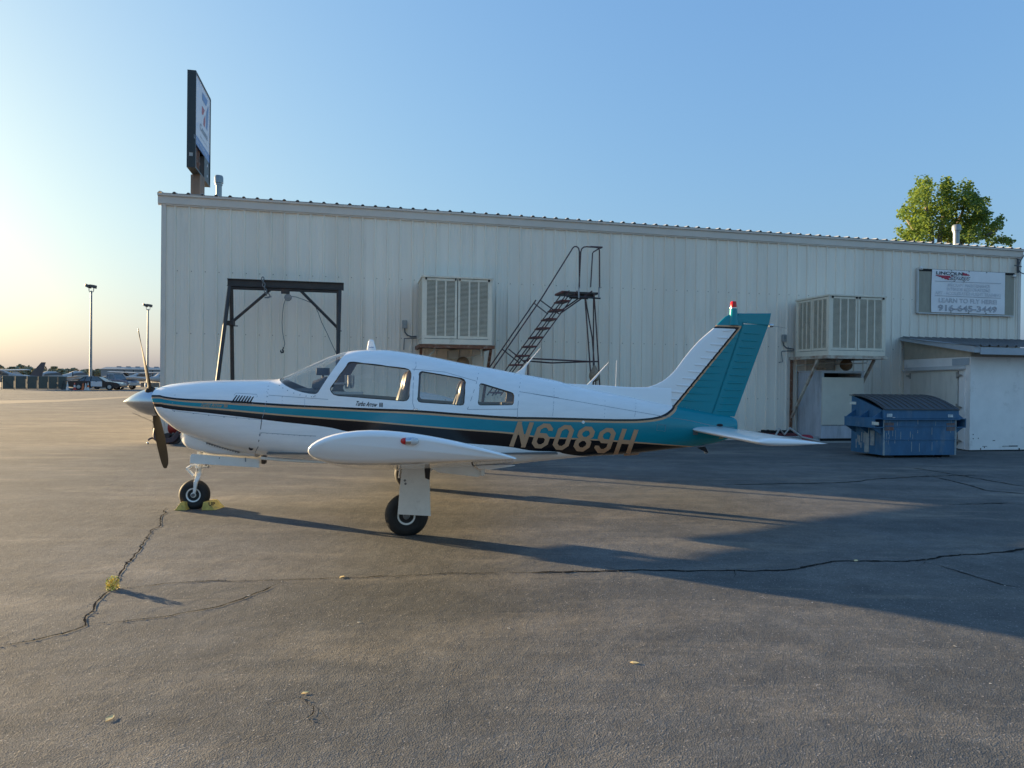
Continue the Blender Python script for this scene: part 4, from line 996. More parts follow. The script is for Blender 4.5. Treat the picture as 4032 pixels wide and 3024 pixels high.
# ================================================================== TREE behind the hangar
TY = 46.0
RT = lambda x, y: (3400 + x / 3.5, 650 + y / 3.5)
M_LEAF = pm('sycamore_leaf', (.105, .175, .045), rough=.5, var=.45, scale=1.6, spec=.35)
t_ = M_LEAF.node_tree; b_ = next(n for n in t_.nodes if n.type == 'BSDF_PRINCIPLED')
o_ = next(n for n in t_.nodes if n.type == 'OUTPUT_MATERIAL'); trn = t_.nodes.new('ShaderNodeBsdfTranslucent'); trn.inputs[0].default_value = (.30, .40, .06, 1)
mxs = t_.nodes.new('ShaderNodeMixShader'); mxs.inputs[0].default_value = .35; t_.links.new(b_.outputs[0], mxs.inputs[1]); t_.links.new(trn.outputs[0], mxs.inputs[2]); t_.links.new(mxs.outputs[0], o_.inputs[0])
M_BARK = pm('pale_bark', (.22, .19, .15), rough=.9, var=.3, scale=5, streak=3)
tb0 = AY(*RT(980, 1100), TY); base = Vector((tb0.x, tb0.y, 0))
tree = thing('sycamore_tree', 'tall green sycamore tree rising behind the right end of the hangar roof', 'tree', base)
S = TY / F / 3.5
lobes = [(850, 300, 90, 110), (820, 430, 120, 130), (770, 400, 90, 70), (870, 230, 50, 50), (760, 230, 40, 50), (920, 300, 50, 90), (800, 560, 160, 140), (670, 500, 70, 80), (700, 420, 60, 60), (570, 600, 60, 70), (560, 690, 90, 60), (520, 660, 50, 50), (750, 720, 180, 130), (850, 820, 150, 130), (700, 850, 120, 120), (640, 980, 90, 70), (500, 930, 50, 60), (480, 890, 40, 40), (580, 900, 40, 60), (400, 1020, 45, 30), (800, 980, 160, 90), (560, 1010, 80, 50),
         (1140, 260, 60, 80), (1180, 330, 110, 90), (1100, 330, 50, 90), (1120, 430, 90, 80), (1220, 480, 120, 100), (1380, 290, 80, 80), (1450, 350, 70, 80), (1330, 360, 80, 80), (1420, 450, 90, 80), (1150, 600, 100, 110), (1060, 700, 80, 130), (1120, 820, 110, 150), (1060, 950, 100, 120), (1180, 980, 110, 100), (1300, 650, 100, 120), (1350, 560, 80, 80), (1500, 500, 120, 110), (1590, 440, 70, 70), (1680, 520, 60, 60), (1580, 600, 120, 100), (1450, 700, 150, 130), (1640, 680, 90, 90), (1730, 650, 50, 50), (1400, 850, 180, 140), (1560, 820, 140, 120), (1680, 770, 60, 60), (1500, 970, 200, 110), (1700, 920, 120, 100), (1830, 850, 80, 90), (1890, 770, 50, 50), (1750, 1020, 130, 80), (1950, 1040, 70, 60), (2020, 1070, 50, 30), (1300, 1010, 100, 80), (980, 560, 50, 80), (1040, 510, 40, 40), (1030, 400, 30, 30), (1240, 760, 70, 60), (950, 640, 40, 60)]
rs = random.Random(21); cv = []; cf = []
for (x, y, rx, ry) in lobes:
    dj = rs.uniform(-1, 1) * 1.6
    nlf = int(rx * ry / 26)
    for i in range(nlf):
        while True:
            a, b_, c_ = rs.uniform(-1, 1), rs.uniform(-1, 1), rs.uniform(-1, 1)
            if a * a + b_ * b_ + c_ * c_ < 1: break
        k = (a * a + b_ * b_ + c_ * c_) ** -.22
        P_ = AY(*RT(x + a * k * rx, y + b_ * k * ry), TY + dj + c_ * max(rx, ry) * S * 3.5 * .28 * 3)
        P_ = P_ + Vector((rs.gauss(0, .10), rs.gauss(0, .10), rs.gauss(0, .12)))
        if mnoise.noise(P_ * .95) < -.16: continue
        s_ = rs.uniform(.055, .115)
        q = Matrix.Rotation(rs.uniform(0, 6.28), 3, 'Z') @ Matrix.Rotation(rs.uniform(-1.1, 1.1), 3, 'X') @ Matrix.Rotation(rs.uniform(-.8, .8), 3, 'Y')
        n0 = len(cv)
        for p in ((0, -1, 0), (.75, -.1, .15), (.35, .9, .1), (-.35, .9, .1), (-.75, -.1, .15)): cv.append(P_ + q @ (Vector(p) * s_))
        cf.append([n0, n0 + 1, n0 + 2, n0 + 3, n0 + 4])
mb = MB(); mb.add(cv, cf); mb.build('crown', M_LEAF, tree, fix=False)['kind'] = 'stuff'
rs = random.Random(4)
mb = MB(); fk = AY(*RT(980, 1150), TY); mb.tube([base, base + Vector((.1, 0, 2.5)), Vector((fk.x, fk.y, 5.5))], .3, 12, radii=[.38, .30, .24]); mb.build('trunk', M_BARK, tree)
for pth in (((980, 1150), (940, 950), (880, 700), (850, 450), (855, 260)), ((980, 1150), (1060, 900), (1120, 600), (1150, 320)), ((980, 1150), (1200, 950), (1350, 700), (1430, 400)), ((980, 1150), (1350, 1050), (1600, 850), (1680, 600)), ((980, 1150), (760, 980), (600, 750)), ((1350, 1050), (1650, 1000), (1880, 860)), ((980, 1150), (700, 1080), (480, 960))):
    P_ = [AY(*RT(x, y), TY + (0 if i == 0 else rs.uniform(-.6, .6))) for i, (x, y) in enumerate(pth)]
    P_[0] = Vector((fk.x, fk.y, 5.5)) if pth[0] == (980, 1150) else P_[0]
    k = len(P_); mb = MB(); mb.tube(P_, .1, 7, radii=[.16 * (1 - i / k) + .02 for i in range(k)]); mb.build('limb', M_BARK, tree)
# ================================================================== AIRPLANE
M_WHITE = pm('white_aircraft_paint', (.92, .90, .875), rough=.22, var=.015, scale=2, spec=.5, coat=.5)
M_WHITE2 = pm('white_aircraft_gear_paint', (.88, .86, .80), rough=.35, var=.05, scale=9, dirt=(.40, .37, .31), dirt_amt=.12, dscale=8)
M_TEAL = pm('teal_paint', (.004, .245, .29), rough=.2, var=.03, scale=3, spec=.4)
M_TAN = pm('tan_paint', (.54, .30, .165), rough=.35, var=.03, spec=.3)
M_BLACKP = pm('black_gloss_paint', (.010, .011, .016), rough=.2, var=.05, coat=.4)
M_TYRE = pm('tyre_rubber', (.022, .021, .020), rough=.75, var=.25, scale=12)
M_CHROME = pm('bright_steel', (.62, .62, .60), rough=.22, metal=1.0, var=.08, scale=20)
M_SEAM = pm('panel_seam', (.24, .27, .31), rough=.5, var=.1)
M_INT = pm('cabin_lining', (.16, .15, .14), rough=.8, var=.1, scale=10)
M_LEATH = pm('dark_leather_seat', (.075, .060, .052), rough=.38, var=.15, scale=6)
M_GLASS = glass_mat('window_glass', (.93, .94, .92), .15)
plane = thing('airplane', 'white low wing propeller airplane with teal, tan and black stripes and teal rudder', 'airplane', PLANE)
def smooth_interp(pts):
    pts = sorted(pts); X = np.array([p[0] for p in pts]); Y = np.array([p[1] for p in pts])
    h = np.diff(X); d = np.diff(Y) / h; mm = np.zeros(len(X)); mm[0] = d[0]; mm[-1] = d[-1]
    for i in range(1, len(X) - 1):
        if d[i - 1] * d[i] > 0:
            w1 = 2 * h[i] + h[i - 1]; w2 = h[i] + 2 * h[i - 1]; mm[i] = (w1 + w2) / (w1 / d[i - 1] + w2 / d[i])
    def f(x):
        x = min(max(x, X[0]), X[-1]); i = min(max(int(np.searchsorted(X, x)) - 1, 0), len(h) - 1)
        s_ = (x - X[i]) / h[i]; a = s_ * s_ * (3 - 2 * s_)
        return float((1 + 2 * s_) * (1 - s_) ** 2 * Y[i] + s_ * (1 - s_) ** 2 * h[i] * mm[i] + s_ * s_ * (3 - 2 * s_) * Y[i + 1] + s_ * s_ * (s_ - 1) * h[i] * mm[i + 1])
    return f
fW = smooth_interp([(-2.985, .24), (-2.96, .34), (-2.90, .41), (-2.8, .455), (-2.5, .50), (-2.0, .54), (-1.2, .58), (-.3, .60), (.4, .59), (1.0, .53), (2.0, .40), (3.0, .25), (3.8, .14), (4.30, .07)])
TOP = [(628, 1572), (630, 1556), (641, 1530), (659, 1519), (707, 1509), (762, 1503), (822, 1499), (912, 1496.5), (1003, 1495.5), (1093, 1495), (1140, 1478), (1200, 1449.5), (1257, 1424), (1314.5, 1400), (1366, 1385.5), (1395, 1380.6), (1446, 1377.2), (1515, 1377.5), (1572, 1384), (1635, 1393.5), (1715, 1408), (1830, 1431.5), (1944.6, 1451.6), (2030.5, 1468.3), (2116, 1483.7), (2200, 1501)]
TOP += [R3(250, 668), R3(500, 722), R3(700, 762), R3(910, 803), R3(1100, 838), R3(1300, 880), R3(1455, 912), R3(1474, 930)]
BOT = [(628, 1590), (630, 1604), (641, 1628), (665, 1658), (701, 1688), (737.5, 1712), (813, 1742), (882, 1765), (942, 1780), (1003, 1786), (1039, 1794), (1184, 1807), (1300, 1813), (1429, 1817), (1700, 1826), (2002, 1828), (2100, 1818), (2339, 1795.6), (2447, 1789.5), (2642.5, 1768), (2740, 1757), (2832, 1740), (2875, 1722), (2899, 1700)]
def yo_of(u): 
    return 0
tp = [L(u, v, 0) for u, v in TOP]
fT = smooth_interp(tp)
bp_ = []
for u, v in BOT:
    x, z = L(u, v, 0)
    yo = fW(x) * .5; x, z = L(u, v, yo); n_ = float(np.interp(x, [-3, -2.2, -1.5, -.5, 1.0, 2.5, 4.3], [2.1, 2.3, 3.0, 4.5, 4.5, 3.0, 2.2]))
    f_ = (1 - .5 ** n_) ** (1 / n_); t_z = fT(x); kc = float(np.interp(x, [-3, -2.0, -1.0, 0, 1.0, 2.5, 4.3], [.5, .50, .40, .36, .38, .45, .5]))
    c_ = z + (t_z - z) * kc; bp_.append((x, c_ - (c_ - z) / f_))
fT = smooth_interp(tp); fB = smooth_interp(bp_)
XF = max(tp[0][0], bp_[0][0]) + .002; XE = min(tp[-1][0], bp_[-1][0])
FIXUP = True
def zc(x): 
    b_, t_ = fB(x), fT(x); xs = [-3, -2.0, -1.0, 0, 1.0, 2.5, 4.3]; k = np.interp(x, xs, [.5, .50, .40, .36, .38, .45, .5]); return b_ + (t_ - b_) * k
def nT(x): return float(np.interp(x, [-3, -2.2, -1.5, -.8, .5, 1.8, 4.3], [2.1, 2.6, 2.6, 2.7, 2.7, 2.2, 2.0]))
def nB(x): return float(np.interp(x, [-3, -2.2, -1.5, -.5, 1.0, 2.5, 4.3], [2.1, 2.3, 3.0, 4.5, 4.5, 3.0, 2.2]))
def sidey(x, z):
    c = zc(x); W_ = fW(x)
    if z >= c: H = fT(x) - c; n_ = nT(x)
    else: H = c - fB(x); n_ = nB(x)
    q = min(abs(z - c) / max(H, 1e-4), 1)
    return W_ * max(0, 1 - q ** n_) ** (1 / n_)
def LS(u, v, lift=0.0):    # pixel -> point on the near side of the fuselage skin
    yo = .4
    for _ in range(25):
        x, z = L(u, v, yo); yo = .7 * yo + .3 * (sidey(x, z) + .0)
    sy = sidey(x, z)
    if lift == 0: return Vector((x, -sy, z))
    e = .004; gz = (sidey(x, min(z + e, fT(x))) - sidey(x, max(z - e, fB(x) + .001))) / (2 * e); gz = max(-3, min(3, gz)); k = lift / math.sqrt(1 + gz * gz)
    return Vector((x, -(sy + k), z - gz * k))
def ring(x, M_=88, inset=0.0, zin=0.0):
    c = zc(x); W_ = max(fW(x) - inset, .01); T_ = fT(x) - c - zin; B_ = c - fB(x) - zin; out = []
    for j in range(M_):
        a = 2 * math.pi * (j + .5) / M_; ca, sa = math.cos(a), math.sin(a)
        n_ = nT(x) if sa >= 0 else nB(x)
        y = W_ * math.copysign(abs(ca) ** (2 / n_), ca); z = c + (T_ if sa >= 0 else B_) * math.copysign(abs(sa) ** (2 / n_), sa)
        out.append(Vector((x, y, z)))
    return out
# refine top and bottom lines until the solid's outline passes where it should
def project(p):
    w_ = PLANE @ p - CAM; d_ = w_.dot(fw); return 2016 + F * w_.dot(rt) / d_, 1512 - F * w_.dot(up) / d_, d_
bu = [p[0] for p in BOT]; bv = [p[1] for p in BOT]; tu = [p[0] for p in TOP]; tv = [p[1] for p in TOP]
for _ in range(5):
    nb, ntp = [], []
    for x, z in bp_:
        if x < XF + .01: nb.append((x, z)); continue
        q = max((project(p) for p in ring(x)), key=lambda r_: r_[1]); nb.append((x, z - .8 * (np.interp(q[0], bu, bv) - q[1]) * q[2] / F))
    for x, z in tp:
        if x < XF + .01: ntp.append((x, z)); continue
        q = min((project(p) for p in ring(x)), key=lambda r_: r_[1]); ntp.append((x, z - .8 * (np.interp(q[0], tu, tv) - q[1]) * q[2] / F))
    bp_, tp = nb, ntp; fT = smooth_interp(tp); fB = smooth_interp(bp_)
# window outlines (near side, then cut straight through both sides)
W1 = [(185, 515), (175, 495), (180, 480), (240, 395), (300, 312), (312, 307), (335, 306), (500, 325), (690, 350), (712, 357), (724, 368), (730, 385), (730, 410), (718, 540), (712, 558), (700, 570), (680, 574), (450, 556), (230, 538), (200, 530)]
W2 = [(786, 390), (792, 377), (806, 371), (940, 393), (1078, 418), (1096, 428), (1105, 445), (1100, 520), (1095, 585), (1088, 600), (1070, 603), (930, 592), (800, 583), (783, 577), (775, 562)]
W3 = [(1203, 464), (1210, 455), (1225, 456), (1320, 485), (1418, 515), (1432, 523), (1438, 540), (1434, 588), (1427, 599), (1412, 601), (1310, 602), (1208, 602), (1196, 597), (1192, 585)]
WIN = []
for Wn in (W1, W2, W3):
    pl = []
    for p in Wn:
        q = LS(*R2(*p)); pl.append((q.x, q.z))
    WIN.append(pl)
WB = [LS(*p) for p in (R1(1165, 496), R1(1178, 510), R1(1200, 527), R1(1230, 543), R1(1270, 560), R1(1310, 572), R1(1350, 580), R1(1385, 584), R1(1400, 583), R1(1408, 578))]   # windshield lower edge
WP = [LS(*p) for p in (R2(92, 515), R2(120, 470), R2(170, 395), R2(220, 325), R2(262, 268), R2(285, 246))]       # door post line
wsl = [(p.x, p.z) for p in WB] ; wpost = [(p.x, p.z) for p in WP]
wx0 = wsl[0][0] - .03; 
ws_poly = [(wx0, fT(wx0) + .001)] + wsl + wpost + [(wpost[-1][0] + .05, fT(wpost[-1][0]) + .10), (wpost[-1][0] + .05, 2.6), (wx0 - .0, 2.6)]
def zlim(x):
    pts = [(wx0, fT(wx0))] + wsl + wpost + [(wpost[-1][0] + .05, fT(wpost[-1][0] + .05) + .01)]
    X = [p[0] for p in pts]; Z = [p[1] for p in pts]
    return float(np.interp(x, X, Z))
wx1 = wpost[-1][0] + .045
# --- fuselage solid
xs = list(XF + (np.linspace(0, 1, 14) ** 2) * .35) + list(np.linspace(XF + .35, XE - .12, 96))[1:] + list(XE - .12 * (1 - np.linspace(0, 1, 7)[1:]) )
xs = sorted(set(round(float(x), 5) for x in xs))
fm = MB(); fm.loft([ring(x) for x in xs], True, True)
cm = MB(); cx = np.linspace(-1.62, 1.75, 60); cm.loft([ring(float(x), inset=.035, zin=.035) for x in cx], True, True)
def to_obj(mb_, nm):
    me = mb_.mesh(nm, None); o = bpy.data.objects.new(nm, me); COL.objects.link(o); return o
ofu = to_obj(fm, 'fuselage'); tools = [to_obj(cm, 'cutter')]
for pl in WIN:
    mb = MB(); mb.prism(pl, lambda x, z: Vector((x, -1, z)), lambda x, z: Vector((x, 1, z))); tools.append(to_obj(mb, 'cutter'))
mb = MB(); mb.prism(ws_poly, lambda x, z: Vector((x, -1.1, z)), lambda x, z: Vector((x, 1.1, z))); tools.append(to_obj(mb, 'cutter'))
for tl_ in tools:
    md = ofu.modifiers.new('cut', 'BOOLEAN'); md.operation = 'DIFFERENCE'; md.solver = 'EXACT'; md.object = tl_
bpy.context.view_layer.update()
dg = bpy.context.evaluated_depsgraph_get(); me2 = bpy.data.meshes.new_from_object(ofu.evaluated_get(dg))
for tl_ in tools: bpy.data.objects.remove(tl_)
bpy.data.objects.remove(ofu)

# --- paint scheme material: stripes are paint boundaries along the fuselage
STR = {
 'b0': [R1(385, 590), R1(400, 596), R1(850, 626), R1(1150, 646), R1(1493, 664), R2(400, 622), R2(770, 637), R2(1100, 661), R2(1460, 683), R3(0, 907), R3(300, 914), R3(600, 922), R3(720, 922), R3(800, 918), R3(880, 908), R3(940, 890), R3(985, 862), R3(1010, 835), R3(1030, 800)],
 'b1': [R1(385, 602), R1(400, 608), R1(850, 638), R1(1150, 660), R1(1493, 676), R2(400, 637), R2(770, 652), R2(1100, 676), R2(1460, 699), R3(0, 923), R3(300, 930), R3(600, 937), R3(720, 937), R3(810, 932), R3(890, 922), R3(955, 903), R3(1000, 872), R3(1025, 845), R3(1042, 810)],
 'b2': [R1(385, 612), R1(400, 617), R1(850, 653), R1(1150, 672), R1(1493, 689), R2(400, 648), R2(770, 665), R2(1100, 689), R2(1460, 713), R3(0, 937), R3(300, 943), R3(600, 950), R3(720, 950), R3(820, 945), R3(905, 934), R3(970, 914), R3(1015, 884), R3(1040, 855), R3(1058, 815)],
 'b3': [R1(385, 638), R1(400, 641), R1(850, 684), R1(1150, 713), R1(1493, 739), R2(400, 707), R2(770, 740), R2(1100, 767), R2(1460, 795), R3(0, 1042), R3(400, 1064), R3(760, 1088), R3(1000, 1108), R3(1180, 1120), R3(1240, 1126)],
 'b4': [R1(385, 648), R1(400, 651), R1(850, 695), R1(1150, 723), R1(1493, 749), R2(400, 717), R2(770, 750), R2(1100, 777), R2(1460, 806), R3(0, 1053), R3(400, 1075), R3(760, 1098), R3(1000, 1115), R3(1150, 1124), R3(1240, 1134)],
 'b5': [R1(385, 668), R1(400, 673), R1(700, 708), R1(850, 725), R1(1150, 762), R1(1493, 803), R2(300, 785), R2(770, 832), R2(1100, 865), R2(1400, 890), R2(1746, 925), R3(0, 1152), R3(220, 1172), R3(440, 1192), R3(600, 1215)],
}
FX0, FX1, FZ0, FZ1 = -3.1, 4.5, .4, 2.2
def fcurve(t, src, pts):
    n = t.nodes.new('ShaderNodeFloatCurve'); c = n.mapping; c.use_clip = False; cv_ = c.curves[0]
    pts = sorted(((x - FX0) / (FX1 - FX0), (z - FZ0) / (FZ1 - FZ0)) for x, z in pts)
    cl = []
    for x, z in pts:
        if not cl or x > cl[-1][0] + .0015: cl.append((x, z))
    cv_.points[0].location = (min(cl[0][0] - .01, -.01), cl[0][1]); cv_.points[1].location = (max(1.01, cl[-1][0] + .01), cl[-1][1])
    for p in cl: cv_.points.new(*p)
    for p in cv_.points: p.handle_type = 'AUTO_CLAMPED'
    c.update(); t.links.new(src, n.inputs['Value']); return n.outputs[0]
def paint_mat():
    M = bpy.data.materials.new('striped_aircraft_paint'); M.use_nodes = True; t = M.node_tree; t.nodes.clear()
    out = _n(t, 'ShaderNodeOutputMaterial'); b = _n(t, 'ShaderNodeBsdfPrincipled'); t.links.new(b.outputs[0], out.inputs[0])
    tc = _n(t, 'ShaderNodeTexCoord'); sx = _n(t, 'ShaderNodeSeparateXYZ'); t.links.new(tc.outputs['Object'], sx.inputs[0])
    mx_ = _n(t, 'ShaderNodeMapRange'); mx_.clamp = False; mx_.inputs[1].default_value = FX0; mx_.inputs[2].default_value = FX1; t.links.new(sx.outputs[0], mx_.inputs[0])
    mz = _n(t, 'ShaderNodeMapRange'); mz.clamp = False; mz.inputs[1].default_value = FZ0; mz.inputs[2].default_value = FZ1; t.links.new(sx.outputs[2], mz.inputs[0])
    curves = {}
    for k, pp in STR.items():
        P_ = [LS(*p) for p in pp]; curves[k] = fcurve(t, mx_.outputs[0], [(p.x, p.z) for p in P_])
    def below(k):
        n = _n(t, 'ShaderNodeMath'); n.operation = 'LESS_THAN'; t.links.new(mz.outputs[0], n.inputs[0]); t.links.new(curves[k], n.inputs[1]); return n.outputs[0]
    def mix(fac, a, c):
        m_ = _n(t, 'ShaderNodeMix'); m_.data_type = 'RGBA'; t.links.new(fac, m_.inputs[0])
        if isinstance(a, tuple): m_.inputs[6].default_value = (*a, 1)
        else: t.links.new(a, m_.inputs[6])
        m_.inputs[7].default_value = (*c, 1); return m_.outputs[2]
    WH, BK, TN, TL = (.92, .90, .875), (.004, .0045, .007), (.62, .35, .19), (.004, .245, .30)
    c = mix(below('b0'), WH, BK); c = mix(below('b1'), c, TN); c = mix(below('b2'), c, TL); c = mix(below('b3'), c, TN); c = mix(below('b4'), c, BK); c = mix(below('b5'), c, WH)
    # faint grime: long streaks along the airframe
    mpg = _n(t, 'ShaderNodeMapping'); mpg.inputs['Scale'].default_value = (1.2, 4, 7); t.links.new(tc.outputs['Object'], mpg.inputs[0])
    gz_ = _n(t, 'ShaderNodeTexNoise'); gz_.inputs['Scale'].default_value = 2.0; gz_.inputs['Detail'].default_value = 8; gz_.inputs['Roughness'].default_value = .7; t.links.new(mpg.outputs[0], gz_.inputs['Vector'])
    gr_ = _n(t, 'ShaderNodeMapRange'); gr_.inputs[1].default_value = .35; gr_.inputs[2].default_value = .7; gr_.inputs[3].default_value = 1.0; gr_.inputs[4].default_value = .90; t.links.new(gz_.outputs[0], gr_.inputs[0])
    mg_ = _n(t, 'ShaderNodeMix'); mg_.data_type = 'RGBA'; mg_.blend_type = 'MULTIPLY'; mg_.inputs[0].default_value = 1; t.links.new(c, mg_.inputs[6]); t.links.new(gr_.outputs[0], mg_.inputs[7]); c = mg_.outputs[2]
    t.links.new(c, b.inputs['Base Color'])
    nz = _n(t, 'ShaderNodeTexNoise'); nz.inputs['Scale'].default_value = 2.2; nz.inputs['Detail'].default_value = 2; t.links.new(tc.outputs['Object'], nz.inputs['Vector'])
    bp = _n(t, 'ShaderNodeBump'); bp.inputs['Strength'].default_value = .12; bp.inputs['Distance'].default_value = .02; t.links.new(nz.outputs[0], bp.inputs['Height']); t.links.new(bp.outputs[0], b.inputs['Normal'])
    b.inputs['Roughness'].default_value = .16; b.inputs['Specular IOR Level'].default_value = .4
    return M
M_PAINT = paint_mat()
me2.materials.clear(); me2.materials.append(M_PAINT); me2.materials.append(M_INT)
for p in me2.polygons:
    c = p.center; x = min(max(c.x, XF), XE)
    sy = sidey(x, c.z); t_ = fT(x); b_ = fB(x)
    cc = zc(x); W_ = fW(x)
    n_ = nT(x) if c.z >= cc else nB(x); H = (t_ - cc) if c.z >= cc else (cc - b_)
    val = (abs(c.y) / W_) ** n_ + (abs(c.z - cc) / max(H, .001)) ** n_
    p.material_index = 0 if (val > .955 or x < -1.7 or x > 1.85) else 1
    p.use_smooth = True
me2.set_sharp_from_angle(angle=R(32))
me2.name = 'fuselage'
fus = bpy.data.objects.new('fuselage', me2); COL.objects.link(fus); fus.parent = plane; ROOTM[fus.name] = PLANE
def P_build(mb_, name, mat, parent=plane, **k): return mb_.build(name, mat, parent, local=True, **k)
# --- window panes (both sides) and rims
def pane_grid(pl, sgn_, lift):
    cx_ = sum(p[0] for p in pl) / len(pl); cz_ = sum(p[1] for p in pl) / len(pl); rings = []
    for k in (1.0, .8, .6, .4, .2, .02):
        rings.append([Vector((cx_ + (x - cx_) * k, sgn_ * (sidey(cx_ + (x - cx_) * k, cz_ + (z - cz_) * k) + lift), cz_ + (z - cz_) * k)) for x, z in pl])
    return rings
for i, pl in enumerate(WIN):
    for sgn_ in (-1, 1):
        mb = MB(); mb.loft(pane_grid(pl, sgn_, -.012), False, True); P_build(mb, 'window_pane', M_GLASS, fix=False)
        mb = MB(); path = [Vector((x, sgn_ * (sidey(x, z) - .001), z)) for x, z in pl]; mb.tube(path + [path[0]], .0045, 6); P_build(mb, 'window_rim', M_DARK)
# --- windshield
mb = MB(); g = []
for x in np.linspace(wx0 + .004, wx1, 46):
    x = float(x); zl = zlim(x); c = zc(x); T_ = fT(x) - c; n_ = nT(x)
    zl = min(max(zl, c + .0), fT(x) - .0005)
    s_ = ((zl - c) / T_) ** (n_ / 2); a0 = math.asin(min(1, max(0, s_)))
    row = []
    for a in np.linspace(a0, math.pi - a0, 29):
        ca, sa = math.cos(a), math.sin(a)
        row.append(Vector((x, (fW(x) - .006) * math.copysign(abs(ca) ** (2 / n_), ca), c + (T_ - .004) * abs(sa) ** (2 / n_))))
    g.append(row)
mb.sheet(g, True); P_build(mb, 'windshield', M_GLASS, fix=False)
mb = MB(); mb.tube([Vector((float(x), 0, fT(float(x)) - .012)) for x in np.linspace(wx0 + .02, wx1, 14)], .016, 8); P_build(mb, 'windshield_centre_strip', M_WHITE2)
# white moulding round the windshield base with screws
path = [Vector((x, -(sidey(x, z) + .001), z)) for x, z in wsl]; lo = []
g = []
for (x, z), k in zip(wsl, np.linspace(0, 1, len(wsl))):
    a = Vector((x, -(sidey(x, z) + .004), z)); x2, z2 = x - .035, z - .045; b_ = Vector((x2, -(sidey(x2, z2) + .003), z2)); g.append([a, b_])
for sgn_ in (-1, 1):
    mb = MB(); mb.sheet([[Vector((p.x, -p.y * sgn_, p.z)) for p in r_] for r_ in g], True); P_build(mb, 'windshield_fairing', M_WHITE, fix=False)
mb = MB()
for k in range(1, len(g), 1):
    p = (g[k][0] * .35 + g[k][1] * .65); mb.ball(p + Vector((0, -.001, 0)), .006, 4)
P_build(mb, 'fairing_screws', M_SEAM)['kind'] = 'stuff'
# --- interior
M_DASH = pm('black_instrument_panel', (.018, .018, .020), rough=.6, var=.2, scale=9)
xd = wsl[0][0] + .10; xw = wpost[0][0]
zfl = fB(0) + .14
mb = MB(); mb.box((.1, 0, zfl), (3.4, 1.02, .02)); P_build(mb, 'cabin_floor', M_INT)
zd = wsl[-1][1] + .02
mb = MB(); mb.loft([[Vector((x, y, z)) for y, z in ((-w, zfl + .2), (w, zfl + .2), (w, zt), (w * .6, zt + cr), (-w * .6, zt + cr), (-w, zt))] for x, w, zt, cr in ((xd, .40, zd + .02, .0), (xd + .25, .46, zd + .0, .03), (xw - .02, .50, zd + .0, .06))], True, False); P_build(mb, 'instrument_panel', M_DASH)
mb = MB(); 
for y in (-.25, .25):
    mb.loft([[Vector((x, y + r_ * math.cos(a) * 1.3, zd + .04 + r_ * math.sin(a) * .9)) for a in np.linspace(0, math.pi, 10)] for x, r_ in ((xd + .28, .09), (xd + .42, .15), (xw + .05, .15))], True, True)
P_build(mb, 'glare_shield_hood', M_DASH)
mb = MB(); q = LS(*R2(95, 370)); mb.box((q.x, -.1, q.z), (.14, .16, .09)); mb.tube([(q.x, -.1, q.z - .04), (q.x, -.1, zd)], .015, 6); P_build(mb, 'compass', M_DASH, bevel=.02)
rs = random.Random(9); mb = MB()
for i in range(14): mb.box((xw + .03, -.38 + (i % 7) * .1, zd - .08 - (i // 7) * .1), (.02, .07, .07))
P_build(mb, 'gauges', pm('gauge_glass', (.12, .12, .12), rough=.3))
M_YOKE = pm('grey_yoke', (.35, .36, .36), rough=.4)
for y in (-.25, .25):
    q = LS(*R2(270, 455)); mb = MB()
    mb.tube([(xw, y, q.z - .02), (q.x - .02, y, q.z)], .013, 8)
    mb.tube([(q.x, y - .15, q.z + .1), (q.x, y - .16, q.z - .0), (q.x, y - .10, q.z - .05), (q.x, y + .10, q.z - .05), (q.x, y + .16, q.z), (q.x, y + .15, q.z + .1)], .013, 8); P_build(mb, 'control_yoke', M_YOKE)
def seat(x, y, zb, ht, lean=.16, sc=1.0):
    mb = MB(); w = .21 * sc
    rings = [[Vector((x - .42 + t_ * .46, y + a * w * e, zb + .20 + h_ - .02 * t_)) for a, h_ in ((-1, -.07), (1, -.07), (1.02, .02), (.7, .05), (-.7, .05), (-1.02, .02))] for t_, e in ((0, .8), (.05, .95), (.9, 1), (1, .95))]
    mb.loft(rings, True, True); s1 = P_build(mb, 'seat_cushion', M_LEATH, angle=60)
    mb = MB(); H = ht - (zb + .2); rings = []
    for k, w_, th in ((0, .95, .05), (.1, 1, .065), (.45, 1.04, .07), (.68, .92, .055), (.74, .62, .05), (.80, .66, .055), (.93, .64, .05), (.98, .5, .035), (1.0, .2, .015)):
        cx_ = x + lean * k; zz = zb + .2 + H * k
        rings.append([Vector((cx_ + th * math.cos(a) - .01, y + w * w_ * math.sin(a), zz)) for a in np.linspace(0, 2 * math.pi, 15)[:-1]])
    mb.loft(rings, True, True); P_build(mb, 'seat_back', M_LEATH, angle=60)
q = LS(*R2(690, 362)); qs = q
x1 = LS(*R2(665, 450)).x - .02
seat(x1 - .05, -.27, zfl + .02, q.z, .17); seat(x1 - .10, .27, zfl + .02, q.z - .01, .17)
q = LS(*R2(1075, 425)); x2 = LS(*R2(1055, 520)).x
seat(x2 - .03, -.25, zfl + .08, q.z - .02, .12); seat(x2 - .03, .24, zfl + .08, q.z - .02, .12)
mb = MB(); q = LS(*R2(1400, 600)); mb.box((1.42, 0, q.z - .2), (.5, .62, .42)); P_build(mb, 'baggage', M_INT)
# sunlit map tray seen at the bottom front corner of the pilot window
q = LS(*R2(250, 520)); mb = MB(); mb.box((q.x + .05, -.48, q.z - .0), (.38, .06, .03)); P_build(mb, 'side_tray', M_YOKE)
